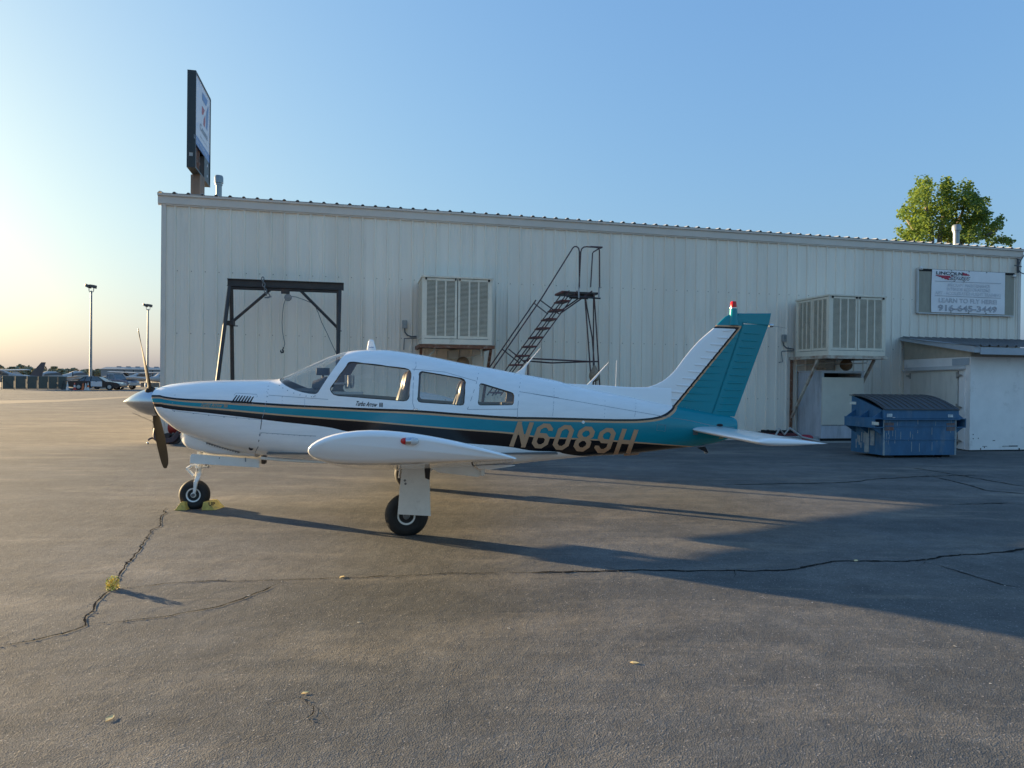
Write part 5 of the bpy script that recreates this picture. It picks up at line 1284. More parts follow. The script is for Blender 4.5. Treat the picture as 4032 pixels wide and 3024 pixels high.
# door post and hanging curtain
# --- seams on the skin
def seam(pts, w=.0026, name='panel_seam', mat=M_SEAM, conv=None, lift=.0012):
    P_ = [(LS(*p) if conv is None else conv(*p)) for p in pts]; dense = []
    for a, b_ in zip(P_[:-1], P_[1:]):
        n_ = max(1, int((b_ - a).length / .08))
        for i in range(n_): dense.append(a.lerp(b_, i / n_))
    dense.append(P_[-1])
    if conv is None:
        for p in dense: p.y = -(sidey(p.x, p.z) + lift)
    g = []
    for i, p in enumerate(dense):
        d = (dense[min(i + 1, len(dense) - 1)] - dense[max(i - 1, 0)]).normalized(); nn = Vector((-d.z, 0, d.x)).normalized() * w; g.append([p + nn, p - nn])
    mb = MB(); mb.sheet(g, False); return P_build(mb, name, mat, fix=False)
seam([R1(1095, 500), R1(1080, 600), R1(1062, 700), R1(1050, 740)])
seam([R1(1047, 745), R1(1035, 850), R1(1022, 930), R1(1014, 978)], .004, mat=M_DARK)
seam([R1(462, 690), R1(600, 708), R1(800, 730), R1(1045, 752)], .0022)
seam([R1(462, 690), R1(463, 640), R1(480, 590), R1(520, 520)])
seam([R1(1040, 835), R1(1250, 850), R1(1400, 858)]); seam([R1(1090, 590), R1(1330, 608), R1(1480, 618)])
seam([R2(765, 255), R2(765, 340), R2(752, 360), R2(745, 470), R2(742, 590), R2(758, 640)])
seam([R2(740, 355), R2(960, 375), R2(1180, 438)]); seam([R2(1200, 352), R2(1180, 450), R2(1145, 560), R2(1118, 632)], .0028)
seam([R2(1485, 390), R2(1475, 480), R2(1462, 640), R2(1462, 690)]); seam([R2(1118, 632), R2(1460, 630)]); seam([R2(1475, 510), R2(1746, 552)])
seam([R3(0, 740), R3(300, 790), R3(600, 842), R3(960, 905), R3(1150, 935), R3(1310, 972), R3(1460, 985)], .0024)
seam([R2(0, 618), R2(0, 560)], .0015)
def rivets(pts, sp_, r_=.0045, conv=None, name='rivets'):
    P_ = [(LS(*p) if conv is None else conv(*p)) for p in pts]; mb = MB()
    for a, b_ in zip(P_[:-1], P_[1:]):
        n_ = max(1, int((b_ - a).length / sp_))
        for i in range(n_):
            p = a.lerp(b_, i / n_)
            if conv is None: p.y = -(sidey(p.x, p.z) + .001)
            mb.box(p, (r_ * 1.6, .002, r_ * 1.6))
    o = P_build(mb, name, M_SEAM, fix=False); o['kind'] = 'stuff'; return o
rivets([R1(475, 695), R1(600, 710), R1(800, 733), R1(1045, 752)], .12, .007); rivets([R1(1045, 760), R1(1032, 850), R1(1012, 935)], .10, .009)
rivets([R3(0, 738), R3(960, 905), R3(1150, 937), R3(1310, 975)], .055, .004); rivets([R3(0, 618), R3(250, 668), R3(910, 802), R3(1300, 880)], .06, .004)
for pts in ([R3(150, 700), R3(140, 900)], [R3(520, 790), R3(515, 910)], [R3(735, 770), R3(735, 905)], [R1(1180, 600), R1(1180, 650)]): seam(pts, .0016); rivets(pts, .045, .004)
rivets([R1(1100, 510), R1(1085, 600), R1(1066, 700)], .06, .006); rivets([R2(765, 262), R2(1180, 345), R2(1740, 440)], .08, .004); rivets([R1(1045, 840), R1(1400, 862)], .06, .004)
mb = MB(); q = LS(*R3(1100, 925)); P_ = [LS(*R3(x, y), .002) for x, y in ((900, 960), (960, 965), (955, 1010), (895, 1003))]; g_ = [P_[0], P_[1], P_[2], P_[3], P_[0]]
for a_, b_ in zip(g_[:-1], g_[1:]): mb.bar(a_, b_, .004, .002)
P_build(mb, 'inspection_panel', M_SEAM)
# cowl louvres (seven slanted slots)
lp = [R1(845, 640), R1(868, 588), R1(878, 577), R1(1012, 585), R1(1018, 598), R1(985, 648), R1(975, 655)]
seam(lp + [lp[0]], .0022)
mb = MB()
for k in range(7):
    a = LS(*R1(853 + k * 19.5, 640)); b_ = LS(*R1(886 + k * 18, 590 + k * 1.5)); d = Vector((.016, 0, 0))
    mb.add([a + Vector((-.008, -.004, 0)), a + Vector((.008, -.004, 0)), b_ + Vector((.004, -.004, 0)), b_ + Vector((-.003, -.004, 0))], [(0, 1, 2, 3)])
    vt2 = MB(); vt2.add([a + Vector((-.008, -.004, 0)), a + Vector((.008, -.004, 0)), b_ + Vector((.004, -.004, 0)), b_ + Vector((-.003, -.004, 0)), a + Vector((-.012, -.012, 0)), b_ + Vector((-.006, -.010, 0))], [(0, 1, 2, 3), (0, 4, 5, 3)])
    P_build(vt2, 'cowl_louvre', M_DARK, fix=False)
mb = MB(); q = LS(*R1(977, 937)); mb.lathe([(.026, 0), (.026, .006), (.018, .006), (.018, .002), (.001, .002)], Matrix.Translation(q) @ Matrix.Rotation(R(90), 4, 'X'), 16); P_build(mb, 'fuel_drain_ring', M_DARK)
mb = MB(); q = LS(*R2(761, 631)); mb.box(q + Vector((0, -.008, 0)), (.05, .014, .02)); P_build(mb, 'door_handle', M_CHROME, bevel=.004)
mb = MB(); q = LS(*R3(362, 945)); mb.lathe([(.02, 0), (.018, .008), (.001, .01)], Matrix.Translation(q) @ Matrix.Rotation(R(90), 4, 'X'), 14); P_build(mb, 'static_port', M_WHITE2)
mb = MB(); q = LS(*R3(1176, 1016)); mb.box(q, (.065, .012, .07)); P_build(mb, 'tail_access_plate', pm('smoked_plate', (.10, .13, .15), rough=.3), bevel=.004)
mb = MB(); q = LS(*R3(1362, 1055)); mb.box(q, (.06, .008, .03)); P_build(mb, 'data_plate', pm('yellowed_plate', (.30, .28, .12), rough=.5))
# --- registration letters, painted shapes lying on the skin
def glyph_strokes(ch):
    a, b_, c, d = .09, .51, .09, .91; k = .13
    def oct_(z0, z1): return [(a, z0 + k), (a + k, z0), (b_ - k, z0), (b_, z0 + k), (b_, z1 - k), (b_ - k, z1), (a + k, z1), (a, z1 - k)]
    if ch == 'N': return [([(a, 0), (a, 1)], 0), ([(b_, 0), (b_, 1)], 0), ([(a, 1 - .09), (b_, .09)], 0)]
    if ch == 'H': return [([(a, 0), (a, 1)], 0), ([(b_, 0), (b_, 1)], 0), ([(a, .5), (b_, .5)], 0)]
    if ch == '0': return [(oct_(c, d), 1)]
    if ch == '8': return [(oct_(c, .5), 1), (oct_(.5, d), 1)]
    if ch == '6': return [([(b_, d - k - .06), (b_, d - k), (b_ - k, d), (a + k, d), (a, d - k), (a, c + k), (a + k, c), (b_ - k, c), (b_, c + k), (b_, .53 - k), (b_ - k, .53), (a, .53)], 0)]
    if ch == '9': return [([(.6 - x, 1 - y) for x, y in [(b_, d - k - .06), (b_, d - k), (b_ - k, d), (a + k, d), (a, d - k), (a, c + k), (a + k, c), (b_ - k, c), (b_, c + k), (b_, .53 - k), (b_ - k, .53), (a, .53)]], 0)]
def stroke_quads(path, closed, w):
    n_ = len(path); P_ = [Vector((x, y, 0)) for x, y in path]; Ls, Rs = [], []
    for i in range(n_):
        if closed: p0, p1 = P_[i - 1], P_[(i + 1) % n_]
        else: p0, p1 = P_[max(i - 1, 0)], P_[min(i + 1, n_ - 1)]
        d0 = (P_[i] - p0); d1 = (p1 - P_[i]); d0 = d0.normalized() if d0.length > 0 else d1.normalized(); d1 = d1.normalized() if d1.length > 0 else d0
        n0 = Vector((-d0.y, d0.x, 0)); n1 = Vector((-d1.y, d1.x, 0)); m_ = (n0 + n1).normalized(); k_ = w / max(.5, m_.dot(n0))
        Ls.append(P_[i] + m_ * k_); Rs.append(P_[i] - m_ * k_)
    q = []
    for i in range(n_ if closed else n_ - 1):
        j = (i + 1) % n_; q.append((Ls[i], Ls[j], Rs[j], Rs[i]))
    return q
BLx, BLy = R2(1399, 886); TLx, TLy = R2(1463, 714); BRx, BRy = R3(700, 1183); TRx, TRy = R3(765, 1000)
BLx += 2
def regpx(a, b_):   # a 0..1 along the word, b 0..1 up
    bx_, by_ = BLx + (BRx - BLx) * a, BLy + (BRy - BLy) * a; tx_, ty_ = TLx + (TRx - TLx) * a, TLy + (TRy - TLy) * a
    return bx_ + (tx_ - bx_) * b_, by_ + (ty_ - by_) * b_
word = 'N6089H'; cell = 1 / (len(word) - .2)
for i, ch_ in enumerate(word):
    mb = MB()
    for path, closed in glyph_strokes(ch_):
        for q in stroke_quads(path, closed, .079):
            k_ = max(2, int(math.ceil((q[0] - q[1]).length / .09)))
            for s_ in range(k_):
                A_, B_ = q[0].lerp(q[1], s_ / k_), q[0].lerp(q[1], (s_ + 1) / k_); C_, D_ = q[3].lerp(q[2], (s_ + 1) / k_), q[3].lerp(q[2], s_ / k_)
                pts = []
                for p in (A_, B_, C_, D_):
                    a = i * cell + p.x / .6 * cell * .80; pts.append(LS(*regpx(a, p.y), .005))
                mb.add(pts, [(0, 1, 2, 3)])
    P_build(mb, 'registration_letter', M_TAN, fix=False)
def skin_text(body, p0, p1, hgt, mat, shear=.5, bold=.0, name='lettering'):
    vs_, fs_ = text_geo(body, 1.0, 1.0, shear=shear, bold=bold); a = LS(*p0); b_ = LS(*p1); wv = b_ - a; wv.y = 0; up_ = Vector((-wv.z, 0, wv.x)).normalized() * hgt; c = (a + b_) / 2; mb = MB(); pts = []
    for x, y, z in vs_:
        p = c + wv * x + up_ * y; p.y = -(sidey(p.x, p.z) + .003); pts.append(p)
    mb.add(pts, fs_); P_build(mb, name, mat, fix=False)
skin_text('Turbo Arrow', R2(352, 590), R2(500, 600), .055, M_BLACKP, .6, .02); skin_text('III', R2(513, 601), R2(536, 601), .05, M_BLACKP, 0, .03)
skin_text('Turbo Arrow', R1(650, 652), R1(790, 658), .045, M_TAN, .6, .01); skin_text('III', R1(800, 658), R1(822, 658), .045, M_TAN, 0, .02)
# --- fin, dorsal fillet, rudder
def fin_th(s_): return .5 * (1.4845 * math.sqrt(max(s_, 0)) - .63 * s_ - 1.758 * s_ ** 2 + 1.4215 * s_ ** 3 - .5075 * s_ ** 4) * 2
FLE = [R3(830, 690), R3(860, 683), R3(900, 665), R3(960, 630), R3(1020, 575), R3(1100, 470), R3(1200, 355), R3(1310, 258), R3(1345, 224), R3(1372, 196), R3(1402, 172), R3(1432, 158)]
fle = [L(u, v, 0) for u, v in FLE]; zle = smooth_interp([(z, x) for x, z in fle])   # x as function of z
h0 = L(*R3(1298, 880)); h1 = L(*R3(1466, 380)); h2 = L(*R3(1522, 222)); 
def xh(z): return float(np.interp(z, [h0[1] - 1, h0[1], h2[1], h2[1] + 1], [h0[0] - (h2[0] - h0[0]) / (h2[1] - h0[1]), h0[0], h2[0], h2[0] + (h2[0] - h0[0]) / (h2[1] - h0[1])]))
t1_ = L(*R3(1460, 905)); t2_ = L(*R3(1705, 240)); t3_ = L(*R3(1722, 155))
def xt(z): return t1_[0] + (t2_[0] - t1_[0]) * (z - t1_[1]) / (t2_[1] - t1_[1])
zf0 = fle[0][1]; zf1 = L(*R3(1440, 158))[1]
def fin_ring(z, xl, xr, tmax, n_=14, chord=None, open_te=True):
    up_, dn = [], []
    C_ = chord or (xr - xl) * 1.6
    for i in range(n_ + 1):
        s_ = (i / n_) ** 1.7; x = xl + (xr - xl) * s_; th = tmax * fin_th((x - xl) / C_)
        up_.append(Vector((x, th, z))); dn.append(Vector((x, -th, z)))
    return dn + up_[::-1]
def fin_paint():
    M = bpy.data.materials.new('fin_paint'); M.use_nodes = True; t = M.node_tree; t.nodes.clear()
    out = _n(t, 'ShaderNodeOutputMaterial'); b = _n(t, 'ShaderNodeBsdfPrincipled'); t.links.new(b.outputs[0], out.inputs[0])
    tc = _n(t, 'ShaderNodeTexCoord'); sx = _n(t, 'ShaderNodeSeparateXYZ'); t.links.new(tc.outputs['Object'], sx.inputs[0])
    a = L(*R3(1012, 832), .04); c = L(*R3(1462, 282), .03); d_ = Vector((c[0] - a[0], c[1] - a[1])).normalized(); nrm = (d_[1], -d_[0])
    def mth(op, x, y, z=None):
        n = _n(t, 'ShaderNodeMath'); n.operation = op
        for s_, i in ((x, 0), (y, 1), (z, 2)):
            if s_ is None: continue
            if isinstance(s_, (int, float)): n.inputs[i].default_value = s_
            else: t.links.new(s_, n.inputs[i])
        return n.outputs[0]
    dist = mth('ADD', mth('MULTIPLY', mth('SUBTRACT', sx.outputs[0], a[0]), nrm[0]), mth('MULTIPLY', mth('SUBTRACT', sx.outputs[2], a[1]), nrm[1]))
    p = L(*R3(1340, 262), .03); q = L(*R3(1440, 266), .03)
    top = mth('SUBTRACT', sx.outputs[2], mth('ADD', p[1], mth('MULTIPLY', mth('SUBTRACT', sx.outputs[0], p[0]), (q[1] - p[1]) / (q[0] - p[0]))))
    m_ = mth('SMOOTH_MAX', dist, top, .03)
    def mix(fac, A_, B_):
        n = _n(t, 'ShaderNodeMix'); n.data_type = 'RGBA'; t.links.new(fac, n.inputs[0])
        if isinstance(A_, tuple): n.inputs[6].default_value = (*A_, 1)
        else: t.links.new(A_, n.inputs[6])
        n.inputs[7].default_value = (*B_, 1); return n.outputs[2]
    c_ = mix(mth('GREATER_THAN', m_, .0), (.92, .90, .875), (.010, .011, .016)); c_ = mix(mth('GREATER_THAN', m_, .024), c_, (.62, .35, .19)); c_ = mix(mth('GREATER_THAN', m_, .043), c_, (.004, .245, .29))
    t.links.new(c_, b.inputs['Base Color']); b.inputs['Roughness'].default_value = .2; b.inputs['Specular IOR Level'].default_value = .4
    nz = _n(t, 'ShaderNodeTexNoise'); nz.inputs['Scale'].default_value = 6; t.links.new(tc.outputs['Object'], nz.inputs['Vector'])
    bp = _n(t, 'ShaderNodeBump'); bp.inputs['Strength'].default_value = .1; bp.inputs['Distance'].default_value = .02; t.links.new(nz.outputs[0], bp.inputs['Height']); t.links.new(bp.outputs[0], b.inputs['Normal'])
    return M
M_FIN = fin_paint()
mb = MB(); rings = []
for z in [zf0 - .48] + list(np.linspace(zf0, zf1, 30)):
    z = float(z); xl = zle(z) if z >= zf0 else zle(zf0) + .35; rings.append(fin_ring(z, xl, xh(z) - .012, .055 * (1 if z < zf1 - .1 else 1 - .5 * ((z - zf1 + .1) / .1) ** 2)))
mb.loft(rings, True, True); P_build(mb, 'fin', M_FIN)
# dorsal fillet
dz = [(R3(232, 664)), R3(250, 664.5), R3(300, 667), R3(500, 676.5), R3(735, 691), R3(790, 691), R3(860, 690)]
dl = [L(u, v, 0) for u, v in dz]; fD = smooth_interp(dl); mb = MB(); rings = []
for x in np.linspace(dl[0][0], dl[-1][0] + .25, 30):
    x = float(x); zt_ = fD(x) if x < dl[-1][0] else min(fD(dl[-1][0]), 9); zb2 = fT(x) - .12
    s_ = (x - dl[0][0]) / (dl[-1][0] + .25 - dl[0][0]); w1 = .012 + .025 * s_; w0 = .05 + .05 * s_
    rings.append([Vector((x, y, z)) for y, z in ((-w0, zb2), (-w1 * 1.1, zb2 + (zt_ - zb2) * .5), (-w1, zt_ - .02), (-w1 * .5, zt_ - .004), (0, zt_), (w1 * .5, zt_ - .004), (w1, zt_ - .02), (w1 * 1.1, zb2 + (zt_ - zb2) * .5), (w0, zb2))])
mb.loft(rings, True, True); P_build(mb, 'dorsal_fillet', M_FIN, angle=60)
# rudder
zr0 = h0[1] + .0; zr_t = L(*R3(1480, 155))[1]; mb = MB(); rings = []
for z in np.linspace(t1_[1] - .0, L(*R3(1600, 236))[1], 20):
    z = float(z); xl = xh(z) + .004; xr = xt(z); rings.append([Vector((xl, -.030, z)), Vector((xl - .012, 0, z)), Vector((xl, .030, z)), Vector((xl + .08, .028, z)), Vector((xr, .003, z)), Vector((xr, -.003, z)), Vector((xl + .08, -.028, z))])
# shear the bottom to follow the fuselage line
for p in rings[0]:
    if p.x < h0[0] + .2: p.z = h0[1] - .01 + (p.x - h0[0]) * -.25
mb.loft(rings, True, False); P_build(mb, 'rudder', M_TEAL)
mb = MB(); zA = L(*R3(1600, 240))[1]; xa_ = L(*R3(1480, 155))[0]; xb_ = L(*R3(1500, 240))[0]
mb.prism([(xb_ + .005, L(*R3(1500, 222))[1]), (xt(zA) - .0, L(*R3(1700, 243))[1]), (t3_[0], t3_[1]), (xa_, L(*R3(1480, 155))[1])], lambda x, z: Vector((x, -.022, z)), lambda x, z: Vector((x, .022, z))); P_build(mb, 'rudder_horn', M_TEAL, bevel=.006)
# stamped stiffening beads on fin and rudder
def bead(px0, px1, yo_):
    a = L(*px0, yo_); b_ = L(*px1, yo_)
    mb = MB(); A_ = Vector((a[0], -yo_, a[1])); B_ = Vector((b_[0], -(yo_ - .0), b_[1]))
    mb.tube([A_, A_.lerp(B_, .1), A_.lerp(B_, .9), B_], .008, 6, radii=[.001, .008, .007, .001]); return mb
def fin_yo(px, off=0):
    x, z = L(*px, .03); xl = zle(max(z, zf0)); xr = xh(z) - .012; return .055 * fin_th(max(.001, (x - xl) / ((xr - xl) * 1.6))) + .001 + off
fb = [((1375, 280), (1450, 278)), ((1333, 328), (1480, 338)), ((1283, 377), (1445, 386)), ((1245, 426), (1425, 440)), ((1207, 475), (1400, 492)), ((1165, 525), (1382, 543)), ((1118, 573), (1368, 594)), ((1075, 622), (1355, 645)), ((1030, 672), (1335, 694)), ((985, 720), (1318, 744)), ((950, 770), (1300, 798))]
for i, (a, b_) in enumerate(fb):
    for sgn_ in (1, -1):
        A_ = L(*R3(*a), fin_yo(R3(*a))); B_ = L(*R3(*b_), fin_yo(R3(*b_))); yA, yB = fin_yo(R3(*a)), fin_yo(R3(*b_))
        mb = MB(); P0, P1 = Vector((A_[0], -yA * sgn_, A_[1])), Vector((B_[0], -yB * sgn_, B_[1])); pm_ = R3((a[0] + b_[0]) / 2, (a[1] + b_[1]) / 2); ym = fin_yo(pm_); Mi = L(*pm_, ym)
        mb.tube([P0, Vector(((P0.x * .85 + Mi[0] * .15), -(yA * .8 + ym * .2) * sgn_, P0.z * .85 + Mi[1] * .15)), Vector((Mi[0], -ym * sgn_, Mi[1])), P1], .007, 6, radii=[.001, .013, .013, .001]); P_build(mb, 'stiffener_bead', M_FIN)
rb_ = [(1522, 296, 1655), (1505, 348, 1638), (1488, 398, 1620), (1470, 450, 1600), (1455, 500, 1585), (1438, 548, 1568), (1418, 600, 1552), (1400, 655, 1535), (1378, 705, 1515), (1360, 758, 1500), (1345, 808, 1482), (1325, 858, 1468)]
for x0_, y_, x1_ in rb_:
    for sgn_ in (1, -1):
        a = L(*R3(x0_, y_), .028); b_ = L(*R3(x1_, y_ + 6), .01)
        mb = MB(); mb.tube([Vector((a[0], -.029 * sgn_, a[1])), Vector((a[0] * .9 + b_[0] * .1, -.028 * sgn_, a[1] * .9 + b_[1] * .1)), Vector((b_[0] * .9 + a[0] * .1, -.007 * sgn_, b_[1] * .9 + a[1] * .1)), Vector((b_[0], -.005 * sgn_, b_[1]))], .006, 6, radii=[.001, .014, .012, .001]); P_build(mb, 'stiffener_bead', M_TEAL)
# rudder / fin gap
a, b_ = L(*R3(1298, 880)), L(*R3(1522, 225)); mb = MB(); mb.bar(Vector((a[0] - .006, 0, a[1])), Vector((b_[0] - .006, 0, b_[1])), .006, .056, (0, 1, 0)); P_build(mb, 'hinge_gap', M_TEAL)
# beacon
bx, bz = L(*R3(1452, 152)); zb0 = bz; zb1 = L(*R3(1452, 120))[1]; zb2_ = L(*R3(1452, 68))[1]
mb = MB(); mb.lathe([(.075, -.16), (.06, -.08), (.052, 0), (.048, zb1 - zb0)], Matrix.Translation((bx, 0, zb0)), 18); P_build(mb, 'beacon_base', M_TEAL)
mb = MB(); mb.lathe([(.048, zb1 - zb0 + .0005), (.048, zb1 - zb0 + .012)], Matrix.Translation((bx, 0, zb0)), 18); P_build(mb, 'beacon_ring', M_CHROME)
M_REDL = pm('red_lens', (.55, .006, .006), rough=.15, var=.05, spec=.4, coat=.2)
mb = MB(); h_ = zb2_ - zb1; mb.lathe([(.043, .012), (.042, h_ * .55), (.037, h_ * .9), (.030, h_), (.001, h_)], Matrix.Translation((bx, 0, zb1)), 18); P_build(mb, 'beacon_lens', M_REDL)
# tail nav light and static wicks
q = L(*R3(1712, 243)); mb = MB(); mb.lathe([(.02, 0), (.025, .02), (.022, .05), (.001, .065)], Matrix.Translation((q[0], 0, q[1])) @ Matrix.Rotation(R(90), 4, 'Y'), 12); P_build(mb, 'tail_light', M_CHROME)
q0_, q1_ = L(*R3(1735, 245)), L(*R3(1835, 262)); mb = MB(); mb.tube([(q0_[0], 0, q0_[1]), (q1_[0], 0, q1_[1])], .002, 4); P_build(mb, 'static_wick', M_CABLE)
# tail tie-down ring and fairing
mb = MB(); pts = [L(*R3(x, y)) for x, y in ((1185, 1128), (1255, 1165), (1268, 1165), (1262, 1150), (1245, 1120))]
mb.prism(pts, lambda x, z: Vector((x, -.01, z)), lambda x, z: Vector((x, .01, z))); P_build(mb, 'tail_skid', M_BLACKP)
mb = MB(); q = L(*R3(1256, 1155)); mb.tube([Vector((q[0] + .022 * math.cos(a), 0, q[1] - .01 + .022 * math.sin(a))) for a in np.linspace(0, 6.28, 11)], .006, 6); P_build(mb, 'tie_down_ring', M_CHROME)
mb = MB(); q = L(*R3(725, 1172)); mb.prism([(q[0] - .14, q[1] + .04), (q[0] + .14, q[1] + .06), (q[0] + .06, q[1] - .015), (q[0] - .12, q[1] - .03)], lambda x, z: Vector((x, -.008, z)), lambda x, z: Vector((x, .008, z))); P_build(mb, 'ventral_antenna', M_TAN)
# dark cut-out for stabilator torque tube
mb = MB(); q = LS(*R3(1345, 968)); mb.ball(q + Vector((.0, .03, 0)), .075, 8, (1.1, .5, .4)); P_build(mb, 'stabilator_cutout', M_DARK)
# --- wings
def foil(s_):
    th = .75 * (1.4845 * math.sqrt(max(s_, 0)) - .63 * s_ - 1.758 * s_ ** 2 + 1.4215 * s_ ** 3 - .5036 * s_ ** 4) * (.155 / .75) * .5 / .5
    th = .155 / .2 * (.325 * math.sqrt(max(s_, 0)) - .152 * s_ - .3516 * s_ ** 2 + .2843 * s_ ** 3 - .1036 * s_ ** 4)
    cam_ = .03 * (1 - ((s_ - .4) / .6) ** 2) if s_ > .4 else .03 * (1 - ((.4 - s_) / .4) ** 2)
    return cam_ + th, cam_ - th
def wing_ring(y, xl, xr, zl, zr, n_=22, tk=1.0, s1=1.0, s0=0.0):
    up_, dn = [], []
    for i in range(n_ + 1):
        s_ = s0 + (s1 - s0) * (1 - math.cos(math.pi * i / n_)) / 2; a, b_ = foil(s_); m_ = (a + b_) / 2; a = m_ + (a - m_) * tk; b_ = m_ - (m_ - b_) * tk
        c = xr - xl; x = xl + c * s_; z = zl + (zr - zl) * s_
        up_.append(Vector((x, y, z + a * c))); dn.append(Vector((x, y, z + b_ * c)))
    return dn + up_[::-1][1:-1] if s1 == 1 and s0 == 0 else dn + up_[::-1]
tanD = math.tan(R(7))
LEt, TEt = -.318, .735; zLt, zTt = 1.232, 1.196
def wsec(y):
    y = abs(y)
    if y <= 2.5: xl = -.62 - max(0, (1.0 - y)) * .25; xr = 1.03
    else:
        k = (y - 2.5) / 2.8; xl = -.62 + (LEt + .62) * k; xr = 1.03 + (TEt - 1.03) * k
    zl = zLt - (5.3 - y) * tanD; zr = zTt - (5.3 - y) * tanD - .02 * (5.3 - y) / 5.3
    return xl, xr, zl, zr
for sg_ in (-1, 1):
    ys = [.35, .6, 1.0, 1.5, 2.5, 3.4, 4.3, 5.02]
    mb = MB(); mb.loft([wing_ring(sg_ * y, *wsec(y)) for y in ys], True, True); P_build(mb, 'wing', M_WHITE, angle=50)
    mb = MB(); cap = []
    for y, e, tk in ((5.024, 1, 1), (5.2, 1, 1), (5.30, 1, 1), (5.325, .998, .985), (5.34, .994, .95), (5.350, .988, .88), (5.355, .98, .80), (5.358, .965, .68)):
        xl, xr, zl, zr = wsec(min(y, 5.3)); c = (xl + xr) / 2; xl2 = c + (xl - c) * e; xr2 = c + (xr - c) * e; rg_ = wing_ring(sg_ * y, xl2, xr2, zl, zr, tk=tk); fy = min(1, max(0, (y - 5.2) / .15))
        for p_ in rg_:
            zm_ = zl + (zr - zl) * (p_.x - xl) / (xr - xl) + .045 * (1 - abs((p_.x - c) / (xr - xl))); p_.y -= sg_ * fy * .085 * min(1, max(0, (zm_ - p_.z) / .10))
        cap.append(rg_)
    mb.loft(cap, True, True); tipo = P_build(mb, 'wing_tip', M_WHITE, angle=60)
    # aileron and flap outlines: thin dark gaps on both surfaces
    def top_pt(y, s_, up_=True):
        xl, xr, zl, zr = wsec(y); a, b_ = foil(s_); c = xr - xl; return Vector((xl + c * s_, sg_ * y, zl + (zr - zl) * s_ + (a if up_ else b_) * c + (.001 if up_ else -.001)))
    for (ya, yb) in ((.7, 2.85), (2.9, 4.85)):
        for up_ in (True, False):
            mb = MB(); d = Vector((.005, 0, 0)); k_ = .78
            ptsA = [top_pt(ya + (yb - ya) * i / 8, k_, up_) for i in range(9)]; mb.sheet([[p - d, p + d] for p in ptsA], False)
            for y in (ya, yb):
                pp = [top_pt(y, s_, up_) for s_ in np.linspace(k_, .99, 6)]; mb.sheet([[p - Vector((0, .004, 0)), p + Vector((0, .004, 0))] for p in pp], False)
            P_build(mb, 'control_surface_gap', M_DARK, fix=False)
    # flap slightly drooped: separate surface along the inner trailing edge
    mb = MB(); rings = []
    for y in (.72, 2.83):
        xl, xr, zl, zr = wsec(y); a, b_ = foil(.80); c = xr - xl
        x0_ = xl + c * .80; zt_ = zl + (zr - zl) * .8 + b_ * c - .004
        rings.append([Vector((x0_, sg_ * y, zt_ + .0)), Vector((x0_ + .02, sg_ * y, zt_ - .025)), Vector((x0_ + .12, sg_ * y, zt_ - .035)), Vector((xr + .02, sg_ * y, zr - .028)), Vector((xr + .02, sg_ * y, zr - .022)), Vector((x0_ + .1, sg_ * y, zt_ + .006))])
    mb.loft(rings, True, False); P_build(mb, 'flap', M_WHITE)
    # flap hinge fairing with bracket (mid span)
    for yb_ in (2.75, 1.5):
        xl, xr, zl, zr = wsec(yb_); a, b_ = foil(.62); z_ = zl + (zr - zl) * .62 + b_ * (xr - xl); x0_ = xl + (xr - xl) * .52
        mb = MB(); mb.prism([(x0_, z_ + .02), (x0_ + .36, z_ + .05), (x0_ + .52, z_ - .055), (x0_ + .46, z_ - .085), (x0_ + .12, z_ - .045)], lambda x, z: Vector((x, sg_ * yb_ - .018, z)), lambda x, z: Vector((x, sg_ * yb_ + .018, z))); P_build(mb, 'flap_hinge_fairing', M_WHITE2, bevel=.006)
        mb = MB(); mb.bar(Vector((x0_ + .50, sg_ * yb_ - .028, z_ - .07)), Vector((x0_ + .51, sg_ * yb_ - .028, z_ + .06)), .03, .012, (0, 1, 0)); P_build(mb, 'flap_hinge_arm', M_WHITE2)
# nav light on the near tip
def tipz(x):
    xl, xr, zl, zr = wsec(5.3); s_ = (x - xl) / (xr - xl); a, b_ = foil(s_); return zl + (zr - zl) * s_ + (a + b_) / 2 * (xr - xl)
RN = lambda x, y: (1540 + x / 15.8, 1680 + y / 15.8)
def nl(x, y): return L(*RN(x, y), 5.36)
a, b_ = nl(560, 900), nl(1760, 900); cx_, cz_ = (a[0] + b_[0]) / 2, nl(1150, 900)[1]; rx_ = (b_[0] - a[0]) / 2; rz_ = (nl(700, 640)[1] - nl(700, 1160)[1]) / 2
def lens_mesh(x0_, x1_, grow=0, dep=.03, base=5.348):
    mb = MB(); rings = []
    xc = cx_
    for x in np.linspace(x0_, x1_, 12):
        e = (x - xc) / (rx_ + grow); w_ = math.sqrt(max(0.0, 1 - e * e)); hz = (rz_ + grow) * (w_ ** .75) + .0004; dp = dep * w_ + .001
        rings.append([Vector((x, -(base + dp * math.sin(t_)), cz_ + hz * math.cos(t_))) for t_ in np.linspace(0, math.pi, 9)] + [Vector((x, -(base - .03), cz_ - hz)), Vector((x, -(base - .03), cz_ + hz))])
    mb.loft(rings, True, True); return mb
xr_ = nl(900, 900)[0]; xc_ = nl(1190, 900)[0]
P_build(lens_mesh(cx_ - rx_ * 1.12, cx_ + rx_ * 1.12, rx_ * .14, .018, 5.346), 'light_fairing', M_WHITE)
P_build(lens_mesh(cx_ - rx_ * .995, xr_, 0, .035), 'red_navigation_lens', M_REDL)
P_build(lens_mesh(xr_ + .001, cx_ + rx_ * .995, 0, .032), 'navigation_light_housing', M_CHROME)
mb = MB(); q = nl(1430, 920); mb.ball((q[0], -5.372, q[1]), .018, 10, (1.1, .7, 1)); P_build(mb, 'strobe_lens', pm('clear_lens', (.55, .56, .55), rough=.08, spec=.9, coat=1))
